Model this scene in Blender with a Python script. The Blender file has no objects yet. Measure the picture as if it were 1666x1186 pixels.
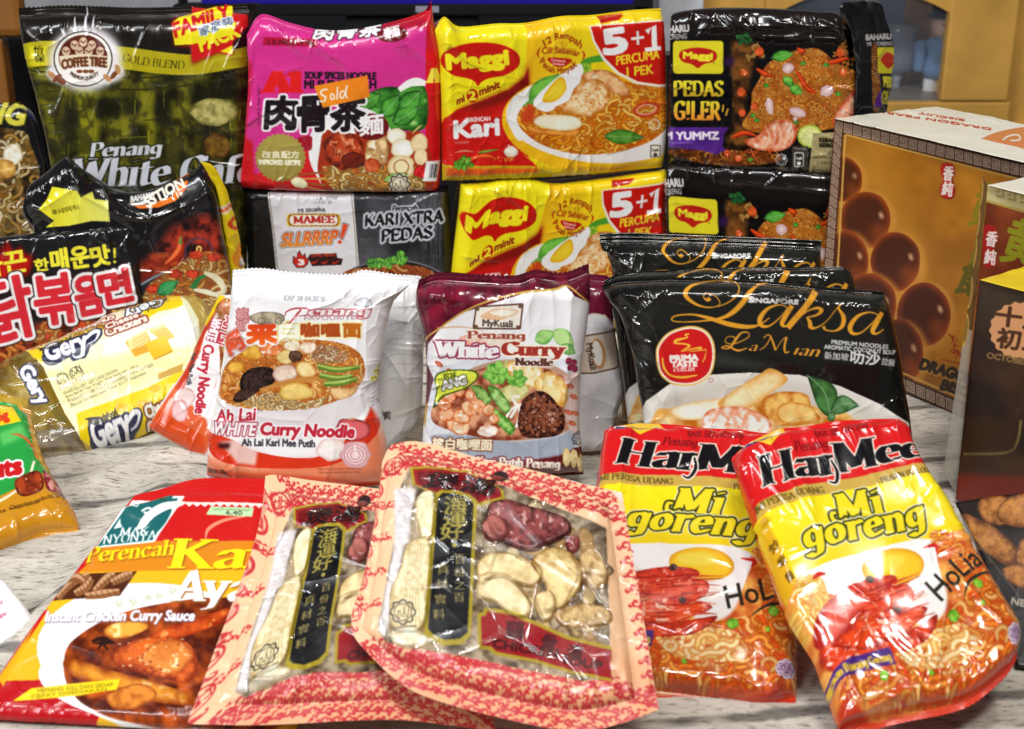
import bpy, math, random
import numpy as np
from math import radians as R

# ------------------------------------------------------------------ scene, camera, light
SC = bpy.context.scene
COL = SC.collection
F, CX, CY, CH, PITCH = 2200.0, 833.0, 593.0, 0.47, R(20.4)
cd = bpy.data.cameras.new('camera')
cam = bpy.data.objects.new('camera', cd)
COL.objects.link(cam)
cam.location = (0, 0, CH)
cam.rotation_euler = (R(90) - PITCH, 0, 0)
cd.sensor_width = 36.0
cd.lens = 36.0 * F / 1666.0
cd.clip_start, cd.clip_end = 0.02, 60
cd.dof.use_dof = True
cd.dof.focus_distance = 1.12
cd.dof.aperture_fstop = 12.0
SC.camera = cam
w = bpy.data.worlds.new('World')
SC.world = w
w.use_nodes = True
bg = w.node_tree.nodes['Background']
bg.inputs[0].default_value = (0.92, 0.95, 1.0, 1)
bg.inputs[1].default_value = 0.055


def area(name, loc, target, sx, sy, power, col=(1, 1, 1)):
    l = bpy.data.lights.new(name, 'AREA')
    l.shape = 'RECTANGLE'
    l.size, l.size_y, l.energy, l.color = sx, sy, power, col
    o = bpy.data.objects.new(name, l)
    COL.objects.link(o)
    o.location = loc
    d = np.array(target, float) - np.array(loc, float)
    o.rotation_euler = (math.atan2(math.hypot(d[0], d[1]), -d[2]), 0, math.atan2(d[1], d[0]) - math.pi / 2)
    return o


area('ceiling_tube', (-0.55, 0.30, 2.1), (-0.1, 1.0, 0.1), 1.25, 0.07, 19, (0.94, 0.97, 1.0))
area('ceiling_lamp', (0.62, 0.72, 2.2), (0.2, 1.1, 0.1), 0.16, 0.16, 9, (1.0, 0.96, 0.90))
area('room_lamp', (0.15, -0.55, 2.15), (0.0, 1.15, 0.1), 0.45, 0.3, 30, (1.0, 0.96, 0.90))
area('window_light', (-1.5, 0.0, 1.2), (-0.15, 0.95, 0.1), 0.8, 0.6, 23, (0.96, 0.98, 1.0))
SC.view_settings.view_transform = 'Standard'
SC.view_settings.look = 'None'
SC.view_settings.exposure = 0.0
SC.view_settings.gamma = 1.0
SC.view_settings.use_curve_mapping = False
SC.cycles.max_bounces = 6
SC.cycles.transparent_max_bounces = 8

FWD = np.array([0, math.cos(PITCH), -math.sin(PITCH)])
UP = np.array([0, math.sin(PITCH), math.cos(PITCH)])
CAM = np.array([0, 0, CH])


def ray(px):
    px = np.asarray(px, float)
    return FWD + ((px[..., 0] - CX) / F)[..., None] * np.array([1.0, 0, 0]) + ((CY - px[..., 1]) / F)[..., None] * UP


def on_z(px, z=0.0):
    d = ray(px)
    return CAM + d * ((z - CH) / d[..., 2])[..., None]


def plane(bx, by, z0, yaw, lean):
    """a leaning plane standing on the table: base point, facing direction, lean back from upright"""
    p = on_z(np.array([bx, by], float), z0)
    y, t = R(yaw), R(lean)
    return p, np.array([math.sin(y) * math.cos(t), -math.cos(y) * math.cos(t), math.sin(t)])


def on_plane(px, pl):
    p0, n = pl
    d = ray(px)
    return CAM + d * (((p0 - CAM) @ n) / (d @ n))[..., None]


# ------------------------------------------------------------------ numbers
def hexc(h):
    if isinstance(h, (tuple, list, np.ndarray)):
        return np.asarray(h, float)
    h = h.lstrip('#')
    return np.array([int(h[i:i + 2], 16) / 255 for i in (0, 2, 4)])


def lin(c):
    c = np.clip(c, 0, 1)
    return np.where(c <= 0.04045, c / 12.92, ((c + 0.055) / 1.055) ** 2.4)


def sstep(a, b, x):
    t = np.clip((x - a) / (b - a), 0, 1)
    return t * t * (3 - 2 * t)


LAT = np.random.RandomState(7).rand(256, 256)


def vnoise(x, y, seed=0):
    x = x + seed * 17.31
    y = y + seed * 9.77
    xi, yi = np.floor(x).astype(int), np.floor(y).astype(int)
    fx, fy = x - xi, y - yi
    fx, fy = fx * fx * fx * (fx * (fx * 6 - 15) + 10), fy * fy * fy * (fy * (fy * 6 - 15) + 10)
    a, b = LAT[xi & 255, yi & 255], LAT[(xi + 1) & 255, yi & 255]
    c_, d = LAT[xi & 255, (yi + 1) & 255], LAT[(xi + 1) & 255, (yi + 1) & 255]
    return (a * (1 - fx) + b * fx) * (1 - fy) + (c_ * (1 - fx) + d * fx) * fy


def fbm(x, y, seed=0, o=3):
    r, a, t = 0, 1.0, 0
    for i in range(o):
        r = r + a * vnoise(x * 2 ** i, y * 2 ** i, seed + i * 3.1)
        t += a
        a *= 0.5
    return r / t


def blur(m, k):
    k = max(1, int(k))
    for ax in (0, 1):
        for _ in (0, 1):
            pad = [(0, 0), (0, 0)]
            pad[ax] = (k + 1, k)
            c = np.cumsum(np.pad(m, pad, mode='edge'), axis=ax)
            n = m.shape[ax]
            hi = np.take(c, np.arange(2 * k + 1, 2 * k + 1 + n), axis=ax)
            lo = np.take(c, np.arange(0, n), axis=ax)
            m = (hi - lo) / (2 * k + 1)
    return m


def dilate(m, r):
    if r < 0.5:
        return m
    out = m.copy()
    k = int(r)
    for dy in range(-k, k + 1):
        dx = int(math.sqrt(max(0, (r + 0.3) ** 2 - dy * dy)))
        row = np.zeros_like(m)
        if dy >= 0:
            row[dy:] = m[:m.shape[0] - dy] if dy else m
        else:
            row[:dy] = m[-dy:]
        c = np.cumsum(np.pad(row.astype(np.int32), ((0, 0), (dx + 1, dx))), axis=1)
        out |= (c[:, 2 * dx + 1:] - c[:, :m.shape[1]]) > 0
    return out


def cat(pts, n=8, closed=False):
    """smooth curve through points"""
    p = np.asarray(pts, float)
    if len(p) < 3:
        return p
    q = np.vstack([p[-1:], p, p[:2]]) if closed else np.vstack([2 * p[0] - p[1], p, 2 * p[-1] - p[-2]])
    t = np.linspace(0, 1, n, endpoint=False)[:, None]
    out = []
    for i in range(len(q) - 3):
        a, b, c_, d = q[i:i + 4]
        out.append(0.5 * (2 * b + (c_ - a) * t + (2 * a - 5 * b + 4 * c_ - d) * t ** 2 + (3 * b - a - 3 * c_ + d) * t ** 3))
    out = np.vstack(out)
    return out if closed else np.vstack([out, p[-1:]])


# ------------------------------------------------------------------ lettering
PEN = {  # skeleton letters for a broad nib: advance; strokes (L straight, C curved); serif feet
    'A': (8, 'L.8,0 4,10|L4,10 7.2,0|L2,3.5 6,3.5', '.8,0 7.2,0'),
    'B': (7.2, 'L1.5,0 1.5,10|C1.5,10 4.6,9.8 5.8,7.6 4.6,5.4 1.5,5.2|C1.5,5.2 5,5 6.4,2.6 5,.2 1.5,0', ''),
    'C': (8, 'C7.2,8 6,9.7 4.2,10 1.8,8.5 1,5 1.8,1.5 4.2,0 6.2,.4 7.4,2.2|L7.2,8 7.2,9.8', ''),
    'D': (8.4, 'L1.5,0 1.5,10|C1.5,10 5,9.7 7.2,7.5 7.2,2.5 5,.3 1.5,0', ''),
    'E': (7, 'L1.5,0 1.5,10|L1,10 6.2,10|L1.5,5.2 5,5.2|L1,0 6.4,0|L6.2,10 6.2,8|L6.4,0 6.4,2|L5,6 5,4.4', ''),
    'F': (6.8, 'L1.5,0 1.5,10|L1,10 6.2,10|L1.5,5.2 5,5.2|L6.2,10 6.2,8|L5,6 5,4.4', '1.5,0'),
    'G': (8.6, 'C7.2,8 6,9.7 4.2,10 1.8,8.5 1,5 1.8,1.5 4.2,0 6.2,.3 7.4,1.4|L7.4,.8 7.4,4.2|L5,4.4 7.6,4.0|L7.2,8 7.2,9.8', '7.2,4.2'),
    'H': (8.6, 'L1.6,0 1.6,10|L7,0 7,10|L1.6,5.2 7,5.2', '1.6,0 1.6,10 7,0 7,10'),
    'I': (3.6, 'L1.8,0 1.8,10', '1.8,0 1.8,10'),
    'K': (8.2, 'L1.6,0 1.6,10|L6.6,10 1.8,4.6|L3.2,6 7.2,0', '1.6,0 1.6,10 6.6,10 7.2,0'),
    'L': (6.8, 'L1.6,0 1.6,10|L1,0 6.4,0|L6.4,0 6.4,2.2', '1.6,10'),
    'M': (10, 'L1.4,0 1.6,10|L1.6,10 5,1.2|L5,1.2 8.2,10|L8.2,10 8.4,0', '1.4,0 8.4,0 1.3,10 8.5,10'),
    'N': (8.8, 'L1.5,0 1.5,10|L1.5,10 7.2,.2|L7.2,0 7.2,10', '1.5,0 7.2,10 1.2,10'),
    'O': (8.6, 'C4.3,10 1.8,8.5 1,5 1.8,1.5 4.3,0 6.8,1.5 7.6,5 6.8,8.5 4.3,10', ''),
    'P': (7, 'L1.6,0 1.6,10|C1.6,10 5,9.8 6.3,7.4 5,5 1.6,4.7', '1.6,0 1.2,10'),
    'R': (8, 'L1.6,0 1.6,10|C1.6,10 5,9.8 6.2,7.5 5,5.3 1.6,5|L3.8,5 7.2,0', '1.6,0 1.2,10 7.3,0'),
    'S': (6.6, 'C5.6,8 4.6,9.7 3,10 1.2,8.6 1.6,6.4 4.8,4.2 5.8,2.2 4.6,.2 2.6,.1 1,2|L5.6,8 5.6,9.6|L1,2 1,.4', ''),
    'T': (7.6, 'L3.8,0 3.8,10|L.8,10 6.8,10|L.8,10 .8,8|L6.8,10 6.8,8', '3.8,0'),
    'U': (8.4, 'L1.5,10 1.5,3|C1.5,3 2.4,.6 4.2,0 6,.6 6.9,3|L6.9,3 6.9,10', '1.5,10 6.9,10'),
    'W': (11.4, 'L.8,10 3.4,.3|L3.4,.3 5.7,9|L5.7,9 8,.3|L8,.3 10.6,10', '.8,10 5.7,10 10.6,10'),
    'X': (8, 'L1,10 7,0|L7,10 1,0', '1,10 7,10 1,0 7,0'),
    'Y': (8, 'L.8,10 4,4.6|L7.2,10 4,4.6|L4,4.6 4,0', '.8,10 7.2,10 4,0'),
    'a': (6.4, 'C1.5,5 2.4,6.3 3.6,6.5 4.7,5.8 4.9,4.4|L4.9,4.6 4.9,1.2|C4.9,1.2 5.2,.2 6.2,.5|C4.9,3.8 3,3.4 1.3,2 2,.3 3.6,.3 4.9,1.6', ''),
    'b': (6.6, 'L1.5,10 1.5,0|C1.5,5 2.8,6.4 4.4,6.3 5.6,4.6 5.4,1.6 3.8,0 1.5,.8', '1,10'),
    'c': (5.8, 'C5,5.2 4,6.4 2.8,6.4 1.2,4.8 1,3 2,.6 3.4,0 5.2,1.3|L5,5.2 5,5.9', ''),
    'd': (6.8, 'L5.2,10 5.2,0|C5.2,5 4,6.4 2.4,6.3 1.1,4.4 1.2,1.6 2.8,0 5.2,1.2', '4.7,10 5.5,0'),
    'e': (6, 'L1.2,3.4 5.2,3.7|C5.2,3.7 4.7,5.8 3.2,6.5 1.5,5.2 1,3 1.8,.8 3.4,0 5.3,1.3', ''),
    'f': (4.4, 'L2,0 2,8|C2,8 2.6,9.8 3.8,10 4.6,9.2|L.8,6.3 4,6.3', '2,0'),
    'g': (6.5, 'C5,5.4 3.4,6.5 1.7,5.6 1.1,3.4 1.8,1.2 3.4,.6 5,2|L5.2,6.4 5.2,-1|C5.2,-1 4.6,-2.8 3,-3.2 1.2,-2.3', ''),
    'h': (6.8, 'L1.5,0 1.5,10|C1.5,4.8 2.8,6.3 4.3,6.4 5.2,5.2 5.3,4|L5.3,4 5.3,0', '1.5,0 5.3,0 1,10'),
    'i': (3.2, 'L1.6,0 1.6,6.4|L1.5,8.8 1.7,8.8', '1.6,0 1.1,6.4'),
    'j': (3.2, 'L1.8,6.4 1.8,-1.4|C1.8,-1.4 1.2,-3 -.2,-2.8|L1.7,8.8 1.9,8.8', '1.3,6.4'),
    'k': (6.6, 'L1.5,0 1.5,10|L5.2,6.3 1.7,3|L2.8,4 5.8,0', '1.5,0 5.9,0 1,10 5.3,6.3'),
    'l': (3.2, 'L1.6,0 1.6,10', '1.6,0 1.1,10'),
    'm': (10.2, 'L1.5,0 1.5,6.4|C1.5,4.8 2.8,6.3 4.2,6.4 5,5.2 5.1,4|L5.1,4 5.1,0|C5.1,4.8 6.4,6.3 7.8,6.4 8.6,5.2 8.7,4|L8.7,4 8.7,0', '1.5,0 5.1,0 8.7,0 1,6.4'),
    'n': (6.8, 'L1.5,0 1.5,6.4|C1.5,4.8 2.8,6.3 4.3,6.4 5.2,5.2 5.3,4|L5.3,4 5.3,0', '1.5,0 5.3,0 1,6.4'),
    'o': (6.4, 'C3.2,6.5 1.6,5.4 1,3.2 1.6,1 3.2,0 4.8,1 5.4,3.2 4.8,5.4 3.2,6.5', ''),
    'p': (6.6, 'L1.5,6.4 1.5,-3|C1.5,5 2.8,6.4 4.4,6.3 5.6,4.6 5.4,1.6 3.8,0 1.5,1', '1,6.4 1.5,-3'),
    'r': (4.8, 'L1.5,0 1.5,6.4|C1.5,4.4 2.6,6.2 3.8,6.5 4.5,5.8', '1.5,0 1,6.4'),
    's': (5, 'C4.2,5.2 3.2,6.5 2,6.4 1.1,5 2,3.8 3.8,2.6 4.2,1.2 3,0 1.8,.1 .9,1.4', ''),
    't': (4.2, 'L2,8.4 2,1.4|C2,1.4 2.4,.2 3.4,.2 4.2,1|L.6,6.3 4,6.3', ''),
    'u': (6.8, 'L1.5,6.4 1.5,2|C1.5,2 2,.3 3.4,.1 5.2,1.6|L5.3,6.4 5.3,0', '1,6.4 4.8,6.4 5.7,0'),
    'v': (6.2, 'L.8,6.4 3.1,.2|L3.1,.2 5.4,6.4', '.8,6.4 5.4,6.4'),
    'w': (8.8, 'L.8,6.4 2.6,.2|L2.6,.2 4.4,6|L4.4,6 6.2,.2|L6.2,.2 8,6.4', '.8,6.4 8,6.4'),
    'y': (6.2, 'L.8,6.4 3.2,.2|C5.4,6.4 3.4,.4 2.4,-2.4 .8,-2.9', '.8,6.4 5.4,6.4'),
    '1': (4.6, 'L2.6,0 2.6,10|L2.6,10 .8,8.2', '2.6,0'),
    '2': (6.2, 'C1,7.6 1.6,9.6 3.2,10 5,8.8 4.8,6.6 1,0|L1,0 5.6,0', ''),
    '5': (6.2, 'L5.2,10 1.6,10|L1.6,10 1.4,5.6|C1.4,5.6 3.2,6.2 5,5.4 5.4,3 4.2,.4 2.4,0 .9,1.2', ''),
    '+': (6.6, 'L3.3,1.4 3.3,6.8|L.6,4.1 6,4.1', ''),
    '!': (3.2, 'L1.6,3 1.6,10|L1.5,.3 1.7,.3', ''),
    ' ': (3.4, '', ''),
}


def quads_to_tris(a, b):
    """strip between two point rows"""
    t1 = np.stack([a[:-1], b[:-1], b[1:]], 1)
    t2 = np.stack([a[:-1], b[1:], a[1:]], 1)
    return np.vstack([t1, t2])


def pen_tris(txt, nib=1.6, ang=18, serif=0.9, gap=0.0):
    n = np.array([math.cos(R(ang)), math.sin(R(ang))]) * nib / 2
    x, out = 0.0, []
    for ch in txt:
        adv, strokes, feet = PEN.get(ch, PEN[' '])
        for s in strokes.split('|'):
            if not s:
                continue
            p = np.array([[float(v) for v in q.split(',')] for q in s[1:].split()])
            if s[0] == 'C':
                p = cat(p, 6)
            p = p + [x, 0]
            out.append(quads_to_tris(p - n, p + n))
        if serif:
            for q in feet.split():
                fx, fy = [float(v) for v in q.split(',')]
                p = np.array([[fx - serif - nib * 0.4, fy], [fx + serif + nib * 0.4, fy]]) + [x, 0]
                e = np.array([0, 0.14])
                out.append(quads_to_tris(p - e, p + e))
        x += adv + gap
    return np.vstack(out) / 10.0, x / 10.0


SANS = {}


def sans_tris(txt):
    if txt in SANS:
        return SANS[txt]
    c = bpy.data.curves.new('lettering', 'FONT')
    c.body = txt
    c.resolution_u = 3
    o = bpy.data.objects.new('lettering', c)
    COL.objects.link(o)
    m = o.evaluated_get(bpy.context.evaluated_depsgraph_get()).to_mesh()
    m.calc_loop_triangles()
    v = np.zeros(len(m.vertices) * 3)
    m.vertices.foreach_get('co', v)
    t = np.zeros(len(m.loop_triangles) * 3, int)
    m.loop_triangles.foreach_get('vertices', t)
    tri = v.reshape(-1, 3)[t.reshape(-1, 3)][:, :, :2]
    bpy.data.objects.remove(o)
    bpy.data.curves.remove(c)
    if len(tri) == 0:
        tri = np.zeros((1, 3, 2))
    SANS[txt] = tri
    return tri


def raster(tris, w_, h_):
    m = np.zeros((h_, w_), bool)
    for t in tris:
        x0, y0 = np.floor(t.min(0) - 0.5).astype(int)
        x1, y1 = np.ceil(t.max(0) + 0.5).astype(int)
        x0, y0, x1, y1 = max(x0, 0), max(y0, 0), min(x1, w_), min(y1, h_)
        if x1 <= x0 or y1 <= y0:
            continue
        X = np.arange(x0, x1)[None, :] + 0.5
        Y = np.arange(y0, y1)[:, None] + 0.5
        (ax, ay), (bx, by), (cx, cy) = t
        s = (bx - ax) * (cy - ay) - (by - ay) * (cx - ax)
        if abs(s) < 1e-9:
            continue
        g = 1 if s > 0 else -1
        e = 1e-6
        ins = (g * ((bx - ax) * (Y - ay) - (by - ay) * (X - ax)) >= -e)
        ins = ins & (g * ((cx - bx) * (Y - by) - (cy - by) * (X - bx)) >= -e)
        ins = ins & (g * ((ax - cx) * (Y - cy) - (ay - cy) * (X - cx)) >= -e)
        m[y0:y1, x0:x1] |= ins
    return m


# ------------------------------------------------------------------ printed artwork, painted by code
class Art:
    def __init__(s, box, base, S=1.0):
        s.ox, s.oy = box[0], box[1]
        s.S = S
        s.w, s.h = int((box[2] - box[0]) * S) + 2, int((box[3] - box[1]) * S) + 2
        s.img = np.tile(hexc(base), (s.h, s.w, 1))
        s.pid = np.zeros((s.h, s.w), np.int16)
        s.hgt = np.zeros((s.h, s.w))
        s.names = ['']
        s.part = None
        s.z()

    def z(s, x=0, y=0, k=1.0):
        s.zx, s.zy, s.k = x, y, k
        return s

    def C(s, pts):
        p = np.asarray(pts, float)
        return (p / s.k + [s.zx - s.ox, s.zy - s.oy]) * s.S

    def L(s, l):
        return l / s.k * s.S

    def win(s, p, pad=2):
        x0, y0 = np.floor(p.min(0) - pad).astype(int)
        x1, y1 = np.ceil(p.max(0) + pad).astype(int)
        return max(x0, 0), max(y0, 0), min(x1, s.w), min(y1, s.h)

    def XY(s, wn):
        return np.meshgrid(np.arange(wn[0], wn[2]) + 0.5, np.arange(wn[1], wn[3]) + 0.5)

    def put(s, m, wn, col, a=1.0, part=None):
        x0, y0, x1, y1 = wn
        if x1 <= x0 or y1 <= y0:
            return
        c = hexc(col)
        mm = (m * a)[..., None]
        s.img[y0:y1, x0:x1] = s.img[y0:y1, x0:x1] * (1 - mm) + c * mm
        part = part or s.part
        if part:
            if part not in s.names:
                s.names.append(part)
            s.pid[y0:y1, x0:x1][m > 0.5] = s.names.index(part)

    def mpoly(s, p, soft=0, pad=2):
        wn = s.win(p, pad + 2 * soft)
        x0, y0, x1, y1 = wn
        if x1 <= x0 or y1 <= y0:
            return np.zeros((0, 0)), (0, 0, 0, 0)
        X = np.arange(x0 * 2, x1 * 2) / 2 + 0.25
        Y = np.arange(y0 * 2, y1 * 2) / 2 + 0.25
        ins = np.zeros((len(Y), len(X)), bool)
        q = np.roll(p, -1, 0)
        for (ax, ay), (bx, by) in zip(p, q):
            if ay == by:
                continue
            cnd = (ay > Y) != (by > Y)
            xi = (bx - ax) * (Y - ay) / (by - ay) + ax
            ins ^= cnd[:, None] & (X[None, :] < xi[:, None])
        m = ins.reshape(y1 - y0, 2, x1 - x0, 2).mean((1, 3))
        if soft:
            m = blur(m, soft)
        return m, wn

    def poly(s, pts, col, smooth=False, soft=0, a=1.0, part=None, grad=None):
        p = s.C(cat(pts, 8, True) if smooth else pts)
        m, wn = s.mpoly(p, int(round(s.L(soft))) if soft else 0)
        if grad:
            X, Y = s.XY(wn)
            t = (Y - p[:, 1].min()) / max(1, np.ptp(p[:, 1])) if grad[0] == 'v' else (X - p[:, 0].min()) / max(1, np.ptp(p[:, 0]))
            t = np.clip(t, 0, 1)[..., None]
            col = hexc(col) * (1 - t) + hexc(grad[1]) * t
        s.put(m, wn, col, a, part)
        return m, wn

    def rect(s, x0, y0, x1, y1, col, **k):
        return s.poly([(x0, y0), (x1, y0), (x1, y1), (x0, y1)], col, **k)

    def rrect(s, x0, y0, x1, y1, r, col, **k):
        q = []
        for cx, cy, a0 in ((x1 - r, y0 + r, -90), (x1 - r, y1 - r, 0), (x0 + r, y1 - r, 90), (x0 + r, y0 + r, 180)):
            for i in range(5):
                t = R(a0 + i * 22.5)
                q.append((cx + r * math.cos(t), cy + r * math.sin(t)))
        return s.poly(q, col, **k)

    def ell(s, cx, cy, rx, ry, col, rot=0, **k):
        t = np.linspace(0, 2 * math.pi, 48, endpoint=False)
        c_, sn = math.cos(R(rot)), math.sin(R(rot))
        x, y = rx * np.cos(t), ry * np.sin(t)
        return s.poly(np.stack([cx + x * c_ - y * sn, cy + x * sn + y * c_], 1), col, **k)

    def ring(s, cx, cy, rx, ry, wd, col, rot=0, a0=0, a1=360, **k):
        t = np.radians(np.linspace(a0, a1, 50))
        c_, sn = math.cos(R(rot)), math.sin(R(rot))
        x, y = rx * np.cos(t), ry * np.sin(t)
        s.line(np.stack([cx + x * c_ - y * sn, cy + x * sn + y * c_], 1), wd, col, **k)

    def tris(s, tr, fill, weight=0, outs=(), shadow=None, grad=None, part=None, a=1.0):
        """tr in canvas pixels; outs = [(extra radius, colour), ...] painted outermost first"""
        ss = 3
        big = max([o[0] for o in outs] + [0]) + weight
        p = tr.reshape(-1, 2)
        wn = s.win(p, s.L(big) + 3 + (s.L(max(abs(shadow[0]), abs(shadow[1]))) if shadow else 0))
        x0, y0, x1, y1 = wn
        if x1 <= x0 or y1 <= y0:
            return
        m = raster((tr - [x0, y0]) * ss, (x1 - x0) * ss, (y1 - y0) * ss)

        def cov(r):
            d = dilate(m, s.L(r) * ss)
            return d.reshape(y1 - y0, ss, x1 - x0, ss).mean((1, 3))
        if shadow:
            cv = cov(big)
            dx, dy = int(round(s.L(shadow[0]))), int(round(s.L(shadow[1])))
            sh = blur(np.roll(np.roll(cv, dy, 0), dx, 1), max(1, s.L(shadow[2]) if len(shadow) > 3 else 1))
            s.put(sh, wn, shadow[-1], 0.85, None)
        for r, c_ in sorted(outs, key=lambda o: -o[0]):
            s.put(cov(weight + r), wn, c_, a, part)
        if grad:
            X, Y = s.XY(wn)
            t = np.clip((Y - p[:, 1].min()) / max(1, np.ptp(p[:, 1])), 0, 1)[..., None]
            fill = hexc(fill) * (1 - t) + hexc(grad) * t
        s.put(cov(weight), wn, fill, a, part)

    def text(s, t, x0, y0, x1, y1, h, fill, font='sans', slant=0.0, arc=0.0, nib=1.6, ang=18, serif=0.9, gap=0.0, vert=0.0, **k):
        """baseline from (x0,y0) to (x1,y1), cap height h"""
        if font == 'pen':
            tr, adv = pen_tris(t, nib, ang, serif, gap)
            xs0, xs1, hh = 0.0, adv, 1.0
            lo = 0.0
        else:
            tr = sans_tris(t)
            f = tr.reshape(-1, 2)
            xs0, xs1 = f[:, 0].min(), f[:, 0].max()
            if any(ord(ch) > 0x2000 for ch in t):
                lo, hh = f[:, 1].min(), np.ptp(f[:, 1])
            else:
                lo, hh = 0.0, 0.685
        q = tr.reshape(-1, 2)
        u = (q[:, 0] - xs0) / max(1e-6, xs1 - xs0)
        v = (q[:, 1] - lo) / hh
        d = np.array([x1 - x0, y1 - y0], float)
        n = np.array([d[1], -d[0]]) / np.hypot(*d)
        if arc:
            n_ = n[None, :] + (2 * u - 1)[:, None] * (d / np.hypot(*d))[None, :] * (4 * arc / np.hypot(*d)) * 0.5
        else:
            n_ = n[None, :]
        pts = np.array([x0, y0]) + u[:, None] * d + (v * h)[:, None] * n_ + (slant * h * v)[:, None] * d / np.hypot(*d)
        pts = pts + (4 * u * (1 - u) * arc)[:, None] * n
        pts = s.C(pts).reshape(-1, 3, 2)
        s.tris(pts, fill, **k)

    def line(s, pts, wd, col, smooth=False, **k):
        """a stroke; wd a number or one width per point"""
        p = np.asarray(pts, float)
        wv = np.full(len(p), wd, float) if np.isscalar(wd) else np.asarray(wd, float)
        if smooth:
            q = cat(np.column_stack([p, wv]), 8)
            p, wv = q[:, :2], q[:, 2]
        p = s.C(p)
        wv = np.maximum(wv / s.k * s.S, 0.5)
        d = np.gradient(p, axis=0)
        d /= np.maximum(np.hypot(d[:, 0], d[:, 1]), 1e-9)[:, None]
        n = np.column_stack([-d[:, 1], d[:, 0]]) * wv[:, None] / 2
        tr = quads_to_tris(p - n, p + n)
        s.tris(tr, col, **k)

    # ---- things printed on food packets
    def tex(s, wn, c1, c2, sc, seed=0, o=3, con=1.0):
        X, Y = s.XY(wn)
        k = s.S * sc / s.k
        t = np.clip((fbm(X / k, Y / k, seed, o) - 0.5) * 2.2 * con + 0.5, 0, 1)[..., None]
        return hexc(c1) * (1 - t) + hexc(c2) * t

    def uniq(s, part):
        if part and '/' in part and '#' not in part and part.split('/')[1] in ('leaf', 'tofu', 'onion', 'bean', 'potato', 'shrimp', 'sprig'):
            s.nu = getattr(s, 'nu', 0) + 1
            return part + '#%d' % s.nu
        return part

    def blob(s, pts, dark, light, sc=12, seed=0, smooth=True, rim=0.5, hi=None, part=None, con=1.0):
        """a piece of food: mottled, darker towards its rim as in the printed photo"""
        part = s.uniq(part)
        p = s.C(cat(pts, 8, True) if smooth else pts)
        m, wn = s.mpoly(p)
        if m.size == 0:
            return
        kr = max(1, 0.13 * min(np.ptp(p[:, 0]), np.ptp(p[:, 1])))
        b = sstep(0.42, 1.0, blur(m, kr))
        X, Y = s.XY(wn)
        k = s.S * sc / s.k
        t = np.clip(b * (1 - rim) + rim * b * 0.5 + (fbm(X / k, Y / k, seed) - 0.5) * 1.5 * con + 0.1, 0, 1)[..., None]
        c_ = hexc(dark) * (1 - t) + hexc(light) * t
        if hi is not None:
            hgl = sstep(0.66, 0.80, fbm(X / k * 1.3, Y / k * 1.3, seed + 5, 2))[..., None] * b[..., None]
            c_ = c_ * (1 - hgl) + hexc(hi) * hgl
        s.put(m, wn, c_, 1, part)

    def bell(s, cx, cy, rx, ry, dark, light, rot=0, jit=0.18, **k):
        t = np.linspace(0, 2 * math.pi, 14, endpoint=False)
        rs = np.random.RandomState(int(abs(cx * 7 + cy * 3)) % 9999)
        r = 1 + (rs.rand(14) - 0.5) * jit
        c_, sn = math.cos(R(rot)), math.sin(R(rot))
        x, y = rx * r * np.cos(t), ry * r * np.sin(t)
        s.blob(np.stack([cx + x * c_ - y * sn, cy + x * sn + y * c_], 1), dark, light, **k)

    def noodles(s, pts, n, cols, wd, ln=60, curl=1.0, seed=0, base=None, smooth=True, part=None, edge=None):
        """many curly strands inside a region"""
        rs = np.random.RandomState(seed + 11)
        p = s.C(cat(pts, 8, True) if smooth else pts)
        M, wn = s.mpoly(p)
        if M.size == 0:
            return
        x0, y0, x1, y1 = wn
        if base is not None:
            s.put(M, wn, s.tex(wn, base[0], base[1], wd * 3, seed), 1, part)
        W = s.L(wd) / 2
        step = s.L(ln) / 10
        edge = hexc(edge) if edge is not None else hexc(cols[0]) * 0.5
        for i in range(n):
            for _ in range(20):
                cx, cy = rs.uniform(x0, x1), rs.uniform(y0, y1)
                if M[min(int(cy - y0), M.shape[0] - 1), min(int(cx - x0), M.shape[1] - 1)] > 0.5:
                    break
            a = rs.uniform(0, 6.28)
            da = rs.choice([-1, 1]) * rs.uniform(0.15, 0.6) * curl
            q = []
            for j in range(11):
                q.append((cx, cy))
                cx += step * math.cos(a)
                cy += step * math.sin(a) * 0.8
                a += da
                if rs.rand() < 0.12:
                    da = -da
            q = np.array(q)
            wq = (max(int(q[:, 0].min() - W - 2), x0), max(int(q[:, 1].min() - W - 2), y0),
                  min(int(q[:, 0].max() + W + 3), x1), min(int(q[:, 1].max() + W + 3), y1))
            if wq[2] <= wq[0] or wq[3] <= wq[1]:
                continue
            X, Y = s.XY(wq)
            A, B = q[:-1], q[1:]
            d = B - A
            t = ((X[..., None] - A[:, 0]) * d[:, 0] + (Y[..., None] - A[:, 1]) * d[:, 1]) / np.maximum((d ** 2).sum(1), 1e-6)
            t = np.clip(t, 0, 1)
            dd = np.hypot(X[..., None] - A[:, 0] - t * d[:, 0], Y[..., None] - A[:, 1] - t * d[:, 1]).min(-1)
            m = np.clip(W + 0.9 - dd, 0, 1) * M[wq[1] - y0:wq[3] - y0, wq[0] - x0:wq[2] - x0]
            core = np.clip(1 - dd / W, 0, 1)[..., None] ** 0.7
            c_ = hexc(cols[rs.randint(len(cols))]) * rs.uniform(0.85, 1.08)
            s.put(m, wq, np.clip(edge * (1 - core) + c_ * core, 0, 1), 1, part)

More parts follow.
